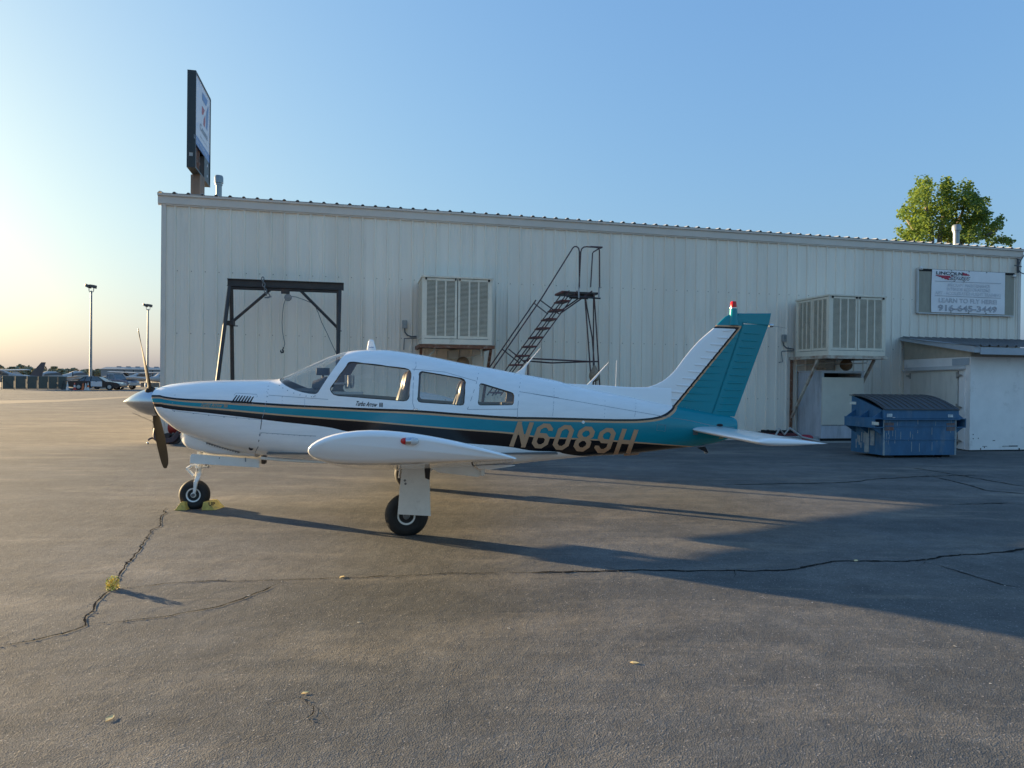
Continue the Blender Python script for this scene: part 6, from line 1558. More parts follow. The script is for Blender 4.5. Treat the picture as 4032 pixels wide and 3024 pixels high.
# --- stabilator
sx0, sx1 = 3.61, 4.385
sz = .98
q = LS(*R3(1215, 1000)); sz = q.z
mb = MB(); rings = []
def stab_ring(y, e, tk, z_=None):
    xl, xr = sx0, sx1; c = (xl + xr) / 2; xl = c + (xl - c) * e; xr = c + (xr - c) * e
    up_, dn = [], []
    for i in range(17):
        s_ = (1 - math.cos(math.pi * i / 16)) / 2; th = .11 / .2 * (.2969 * math.sqrt(s_) - .126 * s_ - .3516 * s_ ** 2 + .2843 * s_ ** 3 - .1036 * s_ ** 4) * tk; cc = xr - xl
        up_.append(Vector((xl + cc * s_, y, sz + th * cc))); dn.append(Vector((xl + cc * s_, y, sz - th * cc)))
    return dn + up_[::-1][1:-1]
TIL = -.02
for yy in (-1,):
    rings = [stab_ring(y, e, tk) for y, e, tk in ((-2.0, .95, .25), (-1.99, .975, .6), (-1.96, .99, .85), (-1.90, 1, 1), (-1, 1, 1), (0, 1, 1), (1, 1, 1), (1.90, 1, 1), (1.96, .99, .85), (1.99, .975, .6), (2.0, .95, .25))]
for r_ in rings:
    for p in r_: p.z += (p.x - 3.8) * TIL - .0 * abs(p.y)
mb.loft(rings, True, True); P_build(mb, 'stabilator', M_WHITE, angle=55)
mb = MB()
for yy in (-1.86, 1.86):
    g = [[Vector((x, yy - .003, sz + (x - 3.8) * TIL + .11 / .2 * (.2969 * math.sqrt(s_) - .126 * s_ - .3516 * s_ ** 2 + .2843 * s_ ** 3 - .1036 * s_ ** 4) * (sx1 - sx0) + .001)) for s_ in np.linspace(0.01, 1, 14) for x in [sx0 + (sx1 - sx0) * s_]]]
    g.append([p + Vector((0, .006, 0)) for p in g[0]]); mb.sheet(g, False)
P_build(mb, 'stabilator_tip_seam', M_SEAM, fix=False)
# trim tab gap
mb = MB(); g = [[Vector((4.22, y, sz + (4.22 - 3.8) * TIL + .022)), Vector((4.226, y, sz + (4.226 - 3.8) * TIL + .0215))] for y in np.linspace(-1.5, 1.5, 5)]; mb.sheet(g, False); P_build(mb, 'trim_tab_gap', M_DARK, fix=False)
# --- spinner, propeller
sxp, szp = L(486, 1581.5); hx, hz_ = L(628, 1581.5); 
AXZ = (szp + hz_) / 2; rsp = (L(628, 1525)[1] - L(628, 1639)[1]) / 2; AXZ = (L(628, 1525)[1] + L(628, 1639)[1]) / 2
szp = szp
M_SPIN = pm('polished_spinner', (.60, .61, .62), rough=.20, metal=1.0, var=.06, scale=5)
mb = MB(); ln = hx - sxp; rings = []
for k in np.linspace(0, 1, 22):
    k = float(k); r_ = rsp * (math.sin(k ** .92 * math.pi / 2) ** .95) * (.98 + .02 * k) if k > 0 else .0008; zc_s = szp + (AXZ - szp) * min(1, k * 1.0); x = sxp + ln * k
    rings.append([Vector((x, r_ * math.cos(a), zc_s + r_ * math.sin(a))) for a in np.linspace(0, 2 * math.pi, 33)[:-1]])
mb.loft(rings, True, True); P_build(mb, 'spinner', M_SPIN)
mb = MB(); mb.lathe([(rsp * .98, -.006), (rsp, -.004), (rsp, .014), (.05, .014)], Matrix.Translation((hx, 0, AXZ)) @ Matrix.Rotation(R(90), 4, 'Y'), 32); P_build(mb, 'spinner_backplate', M_DARK)
M_BLADE_F = pm('tan_blade_face', (.05, .042, .032), rough=.38, var=.12, scale=6, streak=4)
M_BLADE_B = pm('black_blade_back', (.012, .012, .011), rough=.7, var=.15, scale=6)
PR = .965; pang = R(28)
hubx = hx - .075
Ma = Matrix.Translation((hubx, 0, AXZ))
for s_ in (1, -1):
    axis_ = Vector((0, -math.sin(pang) * s_, math.cos(pang) * s_)); tang = Vector((0, -math.cos(pang) * s_, -math.sin(pang) * s_)) 
    mb = MB(); rings = []
    for r_ in np.linspace(.12, PR, 26):
        r_ = float(r_); k = (r_ - .1) / (PR - .1)
        c = .06 + .075 * math.sin(min(1, k * 1.5) * math.pi / 2) * (1 if k < .7 else 1 - ((k - .7) / .3) ** 3 * .78) if k < 1 else .02
        c = max(c, .02); th = .035 * (1 - k) ** 1.6 + .008
        if r_ < .2: c, th = .07, .055
        pit = R(34) * (1 - k) ** 1.1 + R(16)
        cd_ = tang * math.cos(pit) + Vector((1, 0, 0)) * math.sin(pit); nd = Vector((1, 0, 0)) * math.cos(pit) - tang * math.sin(pit)
        ctr = Vector((hubx, 0, AXZ)) + axis_ * r_
        rings.append([ctr + cd_ * (c * .5 * math.cos(a)) + nd * (th * .5 * math.sin(a) * (1 if math.sin(a) < 0 else .5)) for a in np.linspace(0, 2 * math.pi, 17)[:-1]])
    mb.loft(rings, True, True); bl = P_build(mb, 'propeller_blade', M_BLADE_F, angle=70); bl.data.materials.append(M_BLADE_B)
    for p_ in bl.data.polygons: p_.material_index = 1 if p_.normal.x > .05 else 0
for s_ in (1, -1):
    axis_ = Vector((0, -math.sin(pang) * s_, math.cos(pang) * s_)); mb = MB(); c = Vector((hubx, 0, AXZ)) + axis_ * (rsp * .80)
    mb.ball(c, .06, 10, (1.1, 1, 1)); P_build(mb, 'blade_root_opening', M_DARK)
# cooling inlets in the nose bowl
for y in (-.26, .26):
    mb = MB(); mb.ball((XF + .03, y, zc(-2.9) + .03), .09, 10, (.35, 1, .7)); P_build(mb, 'cooling_inlet', M_DARK)
# --- chin scoop
SC_T = [R1(505, 850), R1(520, 829), R1(560, 850), R1(680, 898), R1(800, 935), R1(900, 955), R1(1010, 965)]
SC_B = [R1(505, 880), R1(522, 912), R1(580, 948), R1(650, 968), R1(780, 988), R1(900, 995), R1(1010, 1000)]
st_ = [L(u, v, .12) for u, v in SC_T]; sb_ = [L(u, v, .12) for u, v in SC_B]; fst = smooth_interp(st_); fsb = smooth_interp(sb_)
x0_ = max(st_[0][0], sb_[0][0]); x1_ = min(st_[-1][0], sb_[-1][0]); mb = MB(); rings = []
for x in list(x0_ + (np.linspace(0, 1, 10) ** 2) * .2) + list(np.linspace(x0_ + .22, x1_, 24)):
    x = float(x); zt_ = max(fst(x), fsb(x) + .05); zb2 = fsb(x); zt_ += .10 * min(1, (x - x0_) / .1) ; c = (zt_ + zb2) / 2; hh = (zt_ - zb2) / 2; w_ = .20 * min(1, ((x - x0_) / .12 + .12) ** .5)
    rings.append([Vector((x, w_ * math.copysign(abs(math.cos(a)) ** .7, math.cos(a)), c + hh * math.copysign(abs(math.sin(a)) ** .8, math.sin(a)))) for a in np.linspace(0, 2 * math.pi, 25)[:-1]])
mb.loft(rings, True, True); P_build(mb, 'chin_scoop', M_WHITE, angle=60)
mb = MB()
for k in range(13):
    x, y = 690 + k * 17, 904 + k * 4.9; q = L(*R1(x, y), .235); mb2 = MB(); mb2.box(Vector((q[0], -.225, q[1])), (.018, .05, .022), Matrix.Rotation(R(-20), 3, 'Y')); P_build(mb2, 'scoop_fastener', M_STEELC)
# --- nose gear
ngx, ngz = L(766.4, 1950); ngR = .182; ngz = .172
def wheel(name, c, R_, w_, rim, flat, parent=plane, tilt=0, spoke=True):
    mb = MB(); prof = []
    for a in np.linspace(-2.2, 2.2, 17): prof.append((R_ - w_ * .42 + w_ * .42 * math.cos(a) * (1.0), w_ * .5 * math.sin(a) / max(abs(math.sin(1.57)), .1)))
    prof = [(rim * .98, -w_ * .36)] + [(R_ - (1 - math.cos(a)) * w_ * .55, w_ * .5 * math.sin(a)) for a in np.linspace(-1.45, 1.45, 15)] + [(rim * .98, w_ * .36)]
    Mx = Matrix.Translation(c) @ Matrix.Rotation(R(90), 4, 'X')
    mb.lathe(prof, Mx, 48)
    for p in mb.v:
        if p.z < flat: p.z = flat; p.y = c[1] + (p.y - c[1]) * 1.06
    ty = P_build(mb, 'tyre', M_TYRE, angle=50)
    mb = MB(); mb.lathe([(rim, -w_ * .40), (rim * 1.04, -w_ * .42), (rim * 1.04, -w_ * .36), (rim * .80, -w_ * .22), (rim * .78, w_ * .22), (rim * 1.04, w_ * .36), (rim * 1.04, w_ * .42), (rim, w_ * .40), (rim * .86, w_ * .38), (rim * .72, w_ * .25), (rim * .45, w_ * .24), (rim * .40, w_ * .36), (rim * .18, w_ * .38), (.002, w_ * .38)], Mx, 40)
    P_build(mb, 'wheel_hub', M_WHITE2)
    return ty
wheel('nose', Vector((ngx, 0, ngz)), ngR, .125, .082, .001)
for k in range(6):
    a = 2 * math.pi * k / 6 + .3; mb = MB(); mb.box(Vector((ngx + .052 * math.cos(a), -.036, ngz + .052 * math.sin(a))), (.030, .008, .026), Matrix.Rotation(-a, 3, 'Y')); P_build(mb, 'hub_opening', M_DARK)
mb = MB(); mb.lathe([(.02, -.075), (.02, -.05)], Matrix.Translation((ngx, 0, ngz)) @ Matrix.Rotation(R(-90), 4, 'X') , 12); P_build(mb, 'axle_nut', M_STEELC)
RG = lambda x, y: (650 + x / 4.424, 1750 + y / 4.424)
ftop = L(*RG(600, 500)); fmid = L(*RG(555, 620)); faxl = L(*RG(515, 860))
for sg_ in (-1, 1):
    mb = MB(); rings = []
    for (x, y), w_, t_ in (((592, 500), .05, .02), ((575, 560), .05, .02), ((540, 650), .045, .016), ((525, 760), .036, .012), ((512, 850), .03, .012)):
        q = L(*RG(x, y), .07 if sg_ < 0 else -.07); yy = sg_ * (.078 if y > 560 else .045); rings.append([Vector((q[0] + a * w_ / 2, yy + b_ * t_, q[1])) for a, b_ in ((-1, -1), (1, -1), (1, 1), (-1, 1))])
    mb.loft(rings, True, False); P_build(mb, 'fork_blade', M_WHITE2, bevel=.004)
sa, sb2 = L(*RG(590, 520)), L(*RG(598, 150)); mb = MB(); mb.tube([(sa[0], 0, sa[1]), (sa[0] + .002, 0, sa[1] + .10)], .036, 14); P_build(mb, 'lower_strut', M_WHITE2)
mb = MB(); mb.tube([(sa[0], 0, sa[1] + .08), (sa[0] + .005, 0, L(*RG(598, 380))[1])], .024, 12); P_build(mb, 'chrome_strut', M_CHROME)
mb = MB(); mb.tube([(sa[0] + .005, 0, L(*RG(598, 400))[1]), (sa[0] + .01, 0, L(*RG(598, 60))[1])], .034, 12); P_build(mb, 'strut_housing', M_WHITE2)
def gbar(pts, r_, nm, mat=M_WHITE2, yo_=.03):
    mb = MB(); P_ = []
    for p in pts:
        q = L(*RG(*p), yo_); P_.append(Vector((q[0], -yo_, q[1])))
    mb.tube(P_, r_, 8); return P_build(mb, nm, mat)
gbar([(460, 375), (378, 420)], .017, 'torque_link'); gbar([(378, 420), (500, 545)], .019, 'torque_link')
gbar([(440, 372), (520, 358), (640, 385), (755, 378)], .016, 'steering_arm'); gbar([(700, 362), (750, 372), (752, 405)], .013, 'steering_arm', M_STEELC)
gbar([(590, 350), (590, 410)], .045, 'strut_collar')
gbar([(560, 410), (550, 520)], .007, 'brake_line', M_CHROME, .05)
# nose gear door: long panel hinged under the cowl
mb = MB(); dpx = [(430, 330), (432, 260), (440, 200), (455, 172), (475, 164), (1640, 258), (1645, 405)]; pl = [L(*RG(*p), .16) for p in dpx]
mb.prism(pl, lambda x, z: Vector((x, -.16, z)), lambda x, z: Vector((x, -.153, z))); P_build(mb, 'nose_gear_door', M_WHITE2, bevel=.002)
mb = MB(); dpx = [(470, 180), (475, 340), (1640, 400), (1640, 250)]; pl = [L(*RG(*p), .16) for p in dpx]
mb.prism(pl, lambda x, z: Vector((x, .15, z)), lambda x, z: Vector((x, .158, z))); P_build(mb, 'nose_gear_door', M_WHITE2)
mb = MB(); q = L(*RG(1690, 260), .1); mb.box(Vector((q[0], .0, q[1] + .01)), (.055, .08, .15)); P_build(mb, 'exhaust_stack', M_BLK, bevel=.015)
mb = MB(); q = L(*RG(1400, 265), .167); mb.box(Vector((q[0], -.165, q[1])), (.01, .008, .05)); mb.box(Vector((q[0] - .3, -.163, q[1] + .02)), (.012, .004, .012)); P_build(mb, 'door_hinge_pin', M_SEAM)
mb = MB(); mb.tube([Vector((x_, -.30, fB(x_) - .012)) for x_ in np.linspace(L(1050, 1795)[0], .2, 8)], .018, 6); P_build(mb, 'belly_strake', M_WHITE2)
# --- main gear
RM = lambda x, y: (1480 + x / 3.687, 1750 + y / 3.687)
gear_y = 1.6
mc = L(*RM(443, 1062), gear_y + .06); 
for sg_ in (-1, 1):
    cx2, cz2 = mc[0] - (.075 if sg_ > 0 else 0), .205
    yc = sg_ * gear_y
    wheel('main', Vector((cx2, yc, cz2)), .222, .165, .088, .001)
    mb = MB(); mb.lathe([(.034, -.0), (.034, .075), (.026, .08), (.026, .07), (.001, .07)], Matrix.Translation((cx2, yc - .01 if sg_ < 0 else yc + .01, cz2)) @ Matrix.Rotation(R(90 if sg_ < 0 else -90), 4, 'X'), 20); P_build(mb, 'axle_cap', M_STEELC)
    zt_ = wsec(gear_y)[2] + .0
    zw = wsec(gear_y)[2] - .02
    mb = MB(); mb.tube([(cx2 + .05, yc + sg_ * -.13, cz2 + .0), (cx2 + .06, yc - sg_ * .13, cz2 + .34)], .032, 12); P_build(mb, 'lower_strut', M_WHITE2)
    mb = MB(); mb.tube([(cx2 + .06, yc - sg_ * .13, cz2 + .30), (cx2 + .07, yc - sg_ * .12, zw + .05)], .045, 14); P_build(mb, 'upper_strut', M_WHITE2)
    mb = MB(); mb.tube([(cx2 + .05, yc - sg_ * .13, cz2), (cx2 + .0, yc, cz2)], .028, 10); P_build(mb, 'axle', M_STEELC)
    mb = MB(); mb.tube([(cx2 + .05, yc - sg_ * .13, cz2 + .06), (cx2 + .17, yc - sg_ * .13, cz2 + .20), (cx2 + .07, yc - sg_ * .13, cz2 + .34)], .014, 8); P_build(mb, 'torque_link', M_WHITE2)
    yo2 = gear_y + .12
    dp = [(400, 310), (700, 318), (715, 490), (780, 517), (797, 1040), (315, 1015), (345, 640), (375, 380)]
    pl = [L(*RM(*p), yo2) for p in dp]
    def fl(y0):
        return lambda x, z: Vector((x, sg_ * (yo2 - y0 - .04 * 0), z))
    mb = MB(); mb.prism(pl, fl(0), fl(.008)); P_build(mb, 'main_gear_door', M_WHITE2, bevel=.002)
    mb = MB(); dq2 = [L(*RM(*p), yo2 - .03) for p in ((690, 300), (815, 300), (790, 380), (780, 520), (715, 490), (705, 360))]; mb.prism(dq2, lambda x, z: Vector((x, sg_ * (yo2 - .03), z)), lambda x, z: Vector((x, sg_ * (yo2 - .10), z))); P_build(mb, 'gear_leg_fairing', M_BLK, bevel=.01)
    mb = MB(); 
    for (x, y) in ((420, 523), (430, 570)):
        q = L(*RM(x, y), yo2); mb.lathe([(.012, 0), (.010, .006), (.001, .007)], Matrix.Translation((q[0], sg_ * yo2, q[1])) @ Matrix.Rotation(R(90 if sg_ < 0 else -90), 4, 'X'), 10)
    P_build(mb, 'door_screws', M_STEELC)
    q = L(*RM(362, 345), yo2 - .05); mb = MB(); mb.tube([Vector((q[0] + .028 * math.cos(a), sg_ * (yo2 - .05), q[1] + .028 * math.sin(a))) for a in np.linspace(0, 6.28, 13)], .008, 6); P_build(mb, 'tie_down_ring', M_WHITE2)
    q = L(*RM(355, 430), yo2 - .05); mb = MB(); mb.tube([Vector((q[0], sg_ * (yo2 - .05), q[1] + .05)), Vector((q[0] - .01, sg_ * (yo2 - .05), q[1] - .04))], .012, 8); P_build(mb, 'brake_fitting', M_CHROME)
    q0_ = L(*RM(255, 290), yo2 - .02); q1_ = L(*RM(700, 298), yo2 - .02); mb = MB(); mb.bar(Vector((q0_[0], sg_ * (yo2 - .02), q0_[1])), Vector((q1_[0], sg_ * (yo2 - .02), q1_[1])), .02, .035); P_build(mb, 'door_hinge', M_WHITE2)
# --- antennas
def ant(pts, th, nm, y0=0):
    pl = [L(*p) for p in pts]; mb = MB(); mb.prism(pl, lambda x, z: Vector((x, y0 - th, z)), lambda x, z: Vector((x, y0 + th, z))); return P_build(mb, nm, M_WHITE, bevel=th * .6)
ant([R2(427, 226), R2(440, 158), R2(450, 152), R2(468, 152), R2(475, 160), R2(492, 224)], .02, 'navigation_antenna')
skq = L(*R2(460, 206)); vs_, fs_ = text_geo('GARMIN', .062, .014, bold=.02); mb = MB(); mb.add([Vector((skq[0] + a, -.0215, skq[1] + b_)) for a, b_, c in vs_], fs_); P_build(mb, 'lettering', M_SBLUE, fix=False)
ant([R2(1448, 384), R2(1500, 345), R2(1625, 205), R2(1535, 320), R2(1522, 345), R2(1510, 395)], .007, 'whip_antenna')
ant([R3(370, 692), R3(420, 640), R3(552, 503), R3(450, 630), R3(425, 655), R3(425, 695)], .007, 'whip_antenna')
q0_, q1_ = L(*R3(600, 690)), L(*R3(608, 495)); mb = MB(); mb.tube([(q0_[0], .02, q0_[1] - .05), (q1_[0], .02, q1_[1])], .003, 5); P_build(mb, 'wire_antenna', M_WHITE)
# ================================================================== CHOCKS
M_YEL = pm('yellow_chock_paint', (.74, .54, .13), rough=.65, var=.25, scale=14, dirt=(.14, .12, .07), dirt_amt=.35, dscale=9)
def chock(name_lab, x0, x1, sg_):
    r_ = thing('wheel_chock', name_lab, 'wheel chock', PLANE @ Vector(((x0 + x1) / 2, 0, 0)), 'yellow chocks at the nose wheel')
    w = .20; mb = MB(); h = .10
    # sg_=1: low side towards the wheel on the right
    pr = [(x0, 0), (x1, 0), (x1 - (.02 if sg_ > 0 else (x1 - x0) * .55), h * .95), (x0 + ((x1 - x0) * .55 if sg_ > 0 else .02), h)]
    a = [PLANE @ Vector((x, -w / 2 - .02, z)) for x, z in pr]; b_ = [PLANE @ Vector((x + .05, w / 2, z)) for x, z in pr]
    mb.add(a + b_, [(0, 1, 2, 3), (7, 6, 5, 4)] + [(i, (i + 1) % 4, (i + 1) % 4 + 4, i + 4) for i in range(4)])
    mb.build('chock_body', M_YEL, r_, bevel=.006); return r_
lx, _ = L(*RG(165, 1150), .1); rx, _ = L(*RG(340, 1110), .1); chock('yellow wheel chock in front of the nose wheel, on its propeller side', lx, rx + .02, 1)
lx2, _ = L(*RG(655, 1120), .1); rx2, _ = L(*RG(885, 1090), .1); cr = chock('yellow wheel chock behind the nose wheel, with black letters', lx2 - .01, rx2, -1)
q = plane_hit(*RG(815, 1035), PLANE @ Vector((0, -.16, 0)), PLANE.to_3x3() @ Vector((0, 1, 0)))
mb = MB(); X_ = PLANE.to_3x3() @ Vector((1, 0, 0)); text_on(mb, text_geo('UP', .075, .045, bold=.03), q, X_, (0, 0, 1), 0); mb.build('lettering', M_BLACKP, cr, fix=False)
# ================================================================== HOSE REEL CART (behind the propeller)
RC = lambda x, y: (580 + x / 10.37, 1600 + y / 10.37)
CY = 13.3
def CP(x, y, d=0): return AY(*RC(x, y), CY + d)
cz = G(*RC(600, 1490)); CY = cz.y - .25
M_HOSE = pm('maroon_hose', (.085, .05, .05), rough=.5, var=.3, scale=10); M_REDC = pm('red_cart_paint', (.35, .03, .02), rough=.45, var=.15, scale=6)
b0 = CP(700, 1480); 
cart = thing('compressor_cart', 'small red compressor cart standing on the asphalt behind the propeller', 'compressor', Vector((b0.x, b0.y, 0)))
c0 = CP(760, 1400); c1 = CP(1250, 1400); zt_ = CP(1000, 790).z; w_ = c1.x - c0.x
mb = MB(); 
mb.lathe([(.02, -w_ * .55), (.13, -w_ * .50), (.17, -w_ * .40), (.17, w_ * .40), (.13, w_ * .50), (.02, w_ * .55)], Matrix.Translation(((c0.x + c1.x) / 2, c0.y + .2, .38)) @ Matrix.Rotation(R(90), 4, 'Y'), 20); mb.build('air_tank', M_REDC, cart)
mb = MB(); mb.box(((c0.x + c1.x) / 2 + .02, c0.y + .2, (zt_ + .56) / 2), (w_ * .8, .26, zt_ - .56)); mb.build('motor_housing', M_REDC, cart, bevel=.03)
for dx_ in (-.3, .3):
    mb = MB(); mb.lathe([(.02, -.04), (.13, -.04), (.13, .04), (.02, .04)], Matrix.Translation(((c0.x + c1.x) / 2 + dx_ * w_, c0.y - .02, .13)) @ Matrix.Rotation(R(90), 4, 'X'), 18); mb.build('wheel', M_BLK, cart)
mb = MB(); hx_ = CP(410, 1000); top_ = CP(415, 400)
mb.tube([CP(430, 1440, .1), CP(330, 1100, .1), CP(415, 395, .1)], .022, 8); mb.tube([CP(640, 1440, .3), CP(520, 1000, .3), CP(440, 400, .3)], .018, 8); mb.tube([CP(415, 395, .1), CP(440, 400, .3)], .02, 6); mb.build('handle_frame', M_STEELC, cart)
mb = MB(); mb.bar(CP(250, 930, 0), CP(410, 400, 0), .035, .035); mb.build('lever', pm('tan_wood_handle', (.40, .30, .18), rough=.6), cart)
rs = random.Random(2)
def coil(pts, r_): 
    mb = MB(); mb.tube(pts, r_, 8); return mb
hs = thing('coiled_hose', 'maroon air hose coiled in loops at the foot of the compressor cart', 'hose', Vector((CP(330, 1450).x, CP(330, 1450).y, 0)))
for k in range(5):
    off_ = k * 55; mb = MB()
    pts = [CP(340 + off_ * .8, 700 + off_, -.10), CP(290 + off_ * .9, 950 + off_ * .6, -.14), CP(265 + off_, 1180 + off_ * .3, -.16), CP(310 + off_, 1330 + off_ * .2, -.18), CP(420 + off_, 1430, -.18), CP(700, 1465 - k * 25, -.16), CP(1000, 1440 - k * 40, -.12), CP(1180, 1330 - k * 60, -.10), CP(1290, 1150 - k * 40, -.08)]
    for p in pts: p.z = max(p.z, .03)
    # smooth
    sm_ = []
    for i in range(len(pts) - 1):
        p0, p1, p2, p3 = pts[max(i - 1, 0)], pts[i], pts[i + 1], pts[min(i + 2, len(pts) - 1)]
        for j in range(5):
            t_ = j / 5; sm_.append(.5 * ((2 * p1) + (p2 - p0) * t_ + (2 * p0 - 5 * p1 + 4 * p2 - p3) * t_ * t_ + (3 * p1 - p0 - 3 * p2 + p3) * t_ ** 3))
    sm_.append(pts[-1]); mb.tube(sm_, .02, 7); mb.build('hose_loop', M_HOSE, hs)
mb = MB(); e = [CP(300, 1330, -.1), CP(200, 1290, -.12), CP(90, 1330, -.14), CP(30, 1390, -.16)]
for p in e: p.z = max(p.z, .025)
mb.tube(e, .022, 8); mb.build('hose_end', M_HOSE, hs)
mb = MB(); e = CP(30, 1385, -.16); e.z = .03; mb.ball(e, .03, 6); mb.build('hose_fitting', M_CHROME, hs)

# ================================================================== LITTLE THINGS ON THE GROUND
M_WEED = pm('yellow_green_weed', (.80, .68, .18), rough=.6, var=.3, scale=25)
wb = G(443, 2320); rs = random.Random(6); mb = MB()
for i in range(230):
    a = rs.uniform(0, 6.28); rr = .045 * math.sqrt(rs.random()); h_ = rs.uniform(.005, .10) * (1 - (rr / .06) ** 2 * .6)
    p = wb + Vector((rr * math.cos(a), rr * math.sin(a), h_)); s_ = rs.uniform(.006, .015)
    q = Matrix.Rotation(rs.uniform(0, 6.28), 3, 'Z') @ Matrix.Rotation(rs.uniform(-1.2, 1.2), 3, 'X')
    mb.add([p + q @ (Vector(v_) * s_) for v_ in ((0, -1, 0), (.6, 0, .2), (0, 1.2, 0), (-.6, 0, .2))], [(0, 1, 2, 3)])
weed = thing('weed_plant', 'small yellow green weed growing in the asphalt crack in the left foreground', 'weed', wb)
mb.build('leaves', M_WEED, weed, fix=False)['kind'] = 'stuff'
mb = MB()
for i in range(9):
    a = i * .7; mb.tube([wb, wb + Vector((.04 * math.cos(a), .04 * math.sin(a), .09))], .002, 4)
mb.build('stem', pm('weed_stem', (.16, .14, .05), rough=.7), weed)
M_DRY = pm('dry_leaf', (.78, .60, .28), rough=.7, var=.3, scale=60); M_CHIP = pm('pale_chip', (.55, .53, .48), rough=.7, var=.2)
rs = random.Random(8)
def leaf(u, v, s_):
    p = G(u, v); mb = MB(); a = rs.uniform(0, 6.28); q = Matrix.Rotation(a, 3, 'Z')
    pts = [(-1, 0, .06), (-.3, .5, .14), (.3, .35, .18), (1, .1, .08), (.4, -.3, .10), (-.2, -.5, .10)]
    mb.add([p + q @ (Vector(k_) * s_) + Vector((0, 0, .003)) for k_ in pts] + [p + q @ (Vector(k_) * s_ * .98) + Vector((0, 0, .0015)) for k_ in pts], [(0, 1, 2, 3, 4, 5), (11, 10, 9, 8, 7, 6)])
    return mb
for (u, v, s_, lab) in ((434, 2831, .032, 'curled pale dry leaf lying in the left foreground, nearest the camera'), (2498, 2612, .028, 'curled pale dry leaf lying in the centre right foreground'),
        (3371, 2209, .035, 'dry leaf lying on the thick crack inside the wing shadow'), (1345, 2274, .038, 'flat dry leaf on the thin crack left of the near main wheel'), (1202, 2730, .022, 'tiny pale leaf beside the short crack in the foreground')):
    tag(leaf(u, v, s_).build('dry_leaf', M_DRY, fix=False), lab, 'leaf', 'dry leaves on the asphalt')
for (u, v) in ((3957, 2307), (3284, 2092), (2810, 2362), (3198, 2374), (980, 2346), (1110, 2290), (700, 1998 + 75), (2003, 2476), (1370, 2464), (1413, 2452), (3760, 2546), (2690, 1826), (1930, 1832), (2002, 1848), (635, 2075), (3900, 2693), (1900, 1965)):
    tag(leaf(u, v, rs.uniform(.008, .014)).build('litter_chip', M_CHIP, fix=False), 'tiny pale scrap of litter lying on the asphalt', 'litter', 'tiny pale scraps on the asphalt')

# ================================================================== FAR LEFT BACKGROUND
def GD(u, Y, z=0):
    d = ray(u, 1480); k = Y / d.y; p = CAM + d * k; p.z = z; return p
# screened fence panels
M_SCREEN = pm('grey_green_windscreen', (.085, .095, .085), rough=.8, var=.12, scale=2, streak=2); M_FP = pm('grey_fence_post', (.085, .095, .085), rough=.6)
FY0, FY1 = 74.0, 79.0
fx = [7, 57, 104, 148, 189, 226, 262]
fence = thing('screened_fence', 'low fence covered with grey green screen fabric on the far left', 'fence', GD(130, 76))
fp = []
for i, x in enumerate(fx):
    Yi = FY0 + (FY1 - FY0) * i / 6; fp.append(GD(x, Yi))
htop = 1.42
for i in range(len(fp) - 1):
    a, b_ = fp[i], fp[i + 1]; mb = MB(); d = (b_ - a).normalized(); n_ = Vector((d.y, -d.x, 0)) * .03
    mb.hexa([a + d * .06 + n_ + Vector((0, 0, .05)), b_ - d * .06 + n_ + Vector((0, 0, .05)), b_ - d * .06 - n_ + Vector((0, 0, .05)), a + d * .06 - n_ + Vector((0, 0, .05)), a + d * .06 + n_ + Vector((0, 0, htop)), b_ - d * .06 + n_ + Vector((0, 0, htop)), b_ - d * .06 - n_ + Vector((0, 0, htop)), a + d * .06 - n_ + Vector((0, 0, htop))])
    mb.build('screen_panel', M_SCREEN, fence)
for p in fp:
    mb = MB(); mb.tube([p, p + Vector((0, 0, htop + .04))], .03, 8); mb.build('post', M_FP, fence)
a, b_ = fp[0], fp[1]; nn = Vector((0, -.08, 0)); mb = MB(); mb.bar(a + nn + Vector((0, 0, htop - .15)), b_ + nn + Vector((0, 0, .1)), .07, .04); mb.build('brace', M_FP, fence)
# light poles
M_LP = pm('grey_light_pole', (.34, .33, .31), rough=.5, var=.1, scale=1)
def lightpole(ub, ut, vt, Y, s_, label):
    base = GD(ub, Y); h_ = zat(base, ut, vt); r_ = thing('light_pole', label, 'light pole', base, 'apron floodlight poles')
    mb = MB(); mb.tube([base, base + Vector((0, 0, h_ - 1.0 * s_))], .1, 12, radii=[.17 * s_, .10 * s_]); mb.build('pole', M_LP, r_)
    c = base + Vector((0, 0, h_ - 1.0 * s_)); mb = MB()
    for sx_ in (-.28, .28):
        mb.tube([c + Vector((0, 0, -.15)), c + Vector((sx_ * .8 * s_, 0, -.12)), c + Vector((sx_ * s_, 0, .05)), c + Vector((sx_ * s_, 0, .5 * s_))], .05, 6)
    mb.build('yoke', M_LP, r_)
    M_FLD = pm('dark_floodlight', (.07, .07, .07), rough=.5)
    for sx_, tilt in ((-.42, .25), (.18, .12)):
        mb = MB(); q = Matrix.Rotation(tilt, 3, 'Y'); cc = c + Vector((sx_ * s_, 0, .55 * s_ + (.05 if sx_ < 0 else 0)))
        mb.loft([[cc + q @ Vector((x * s_, y * s_ * k_, z * s_ * k_ + dz_ * s_)) for y, z in ((-.3, -.2), (.3, -.2), (.3, .2), (-.3, .2))] for x, k_, dz_ in ((-.42, .25, .12), (-.2, .8, .0), (.28, 1.0, -.05), (.34, .9, -.06))], True, False)
        mb.build('floodlight', M_FLD, r_, bevel=.03)
lightpole(357, 364, 1112, 85, 1.0, 'taller looking grey floodlight pole behind the black and white car')
lightpole(581, 589, 1190, 104, 1.0, 'grey floodlight pole between the pickup truck and the hangar corner')
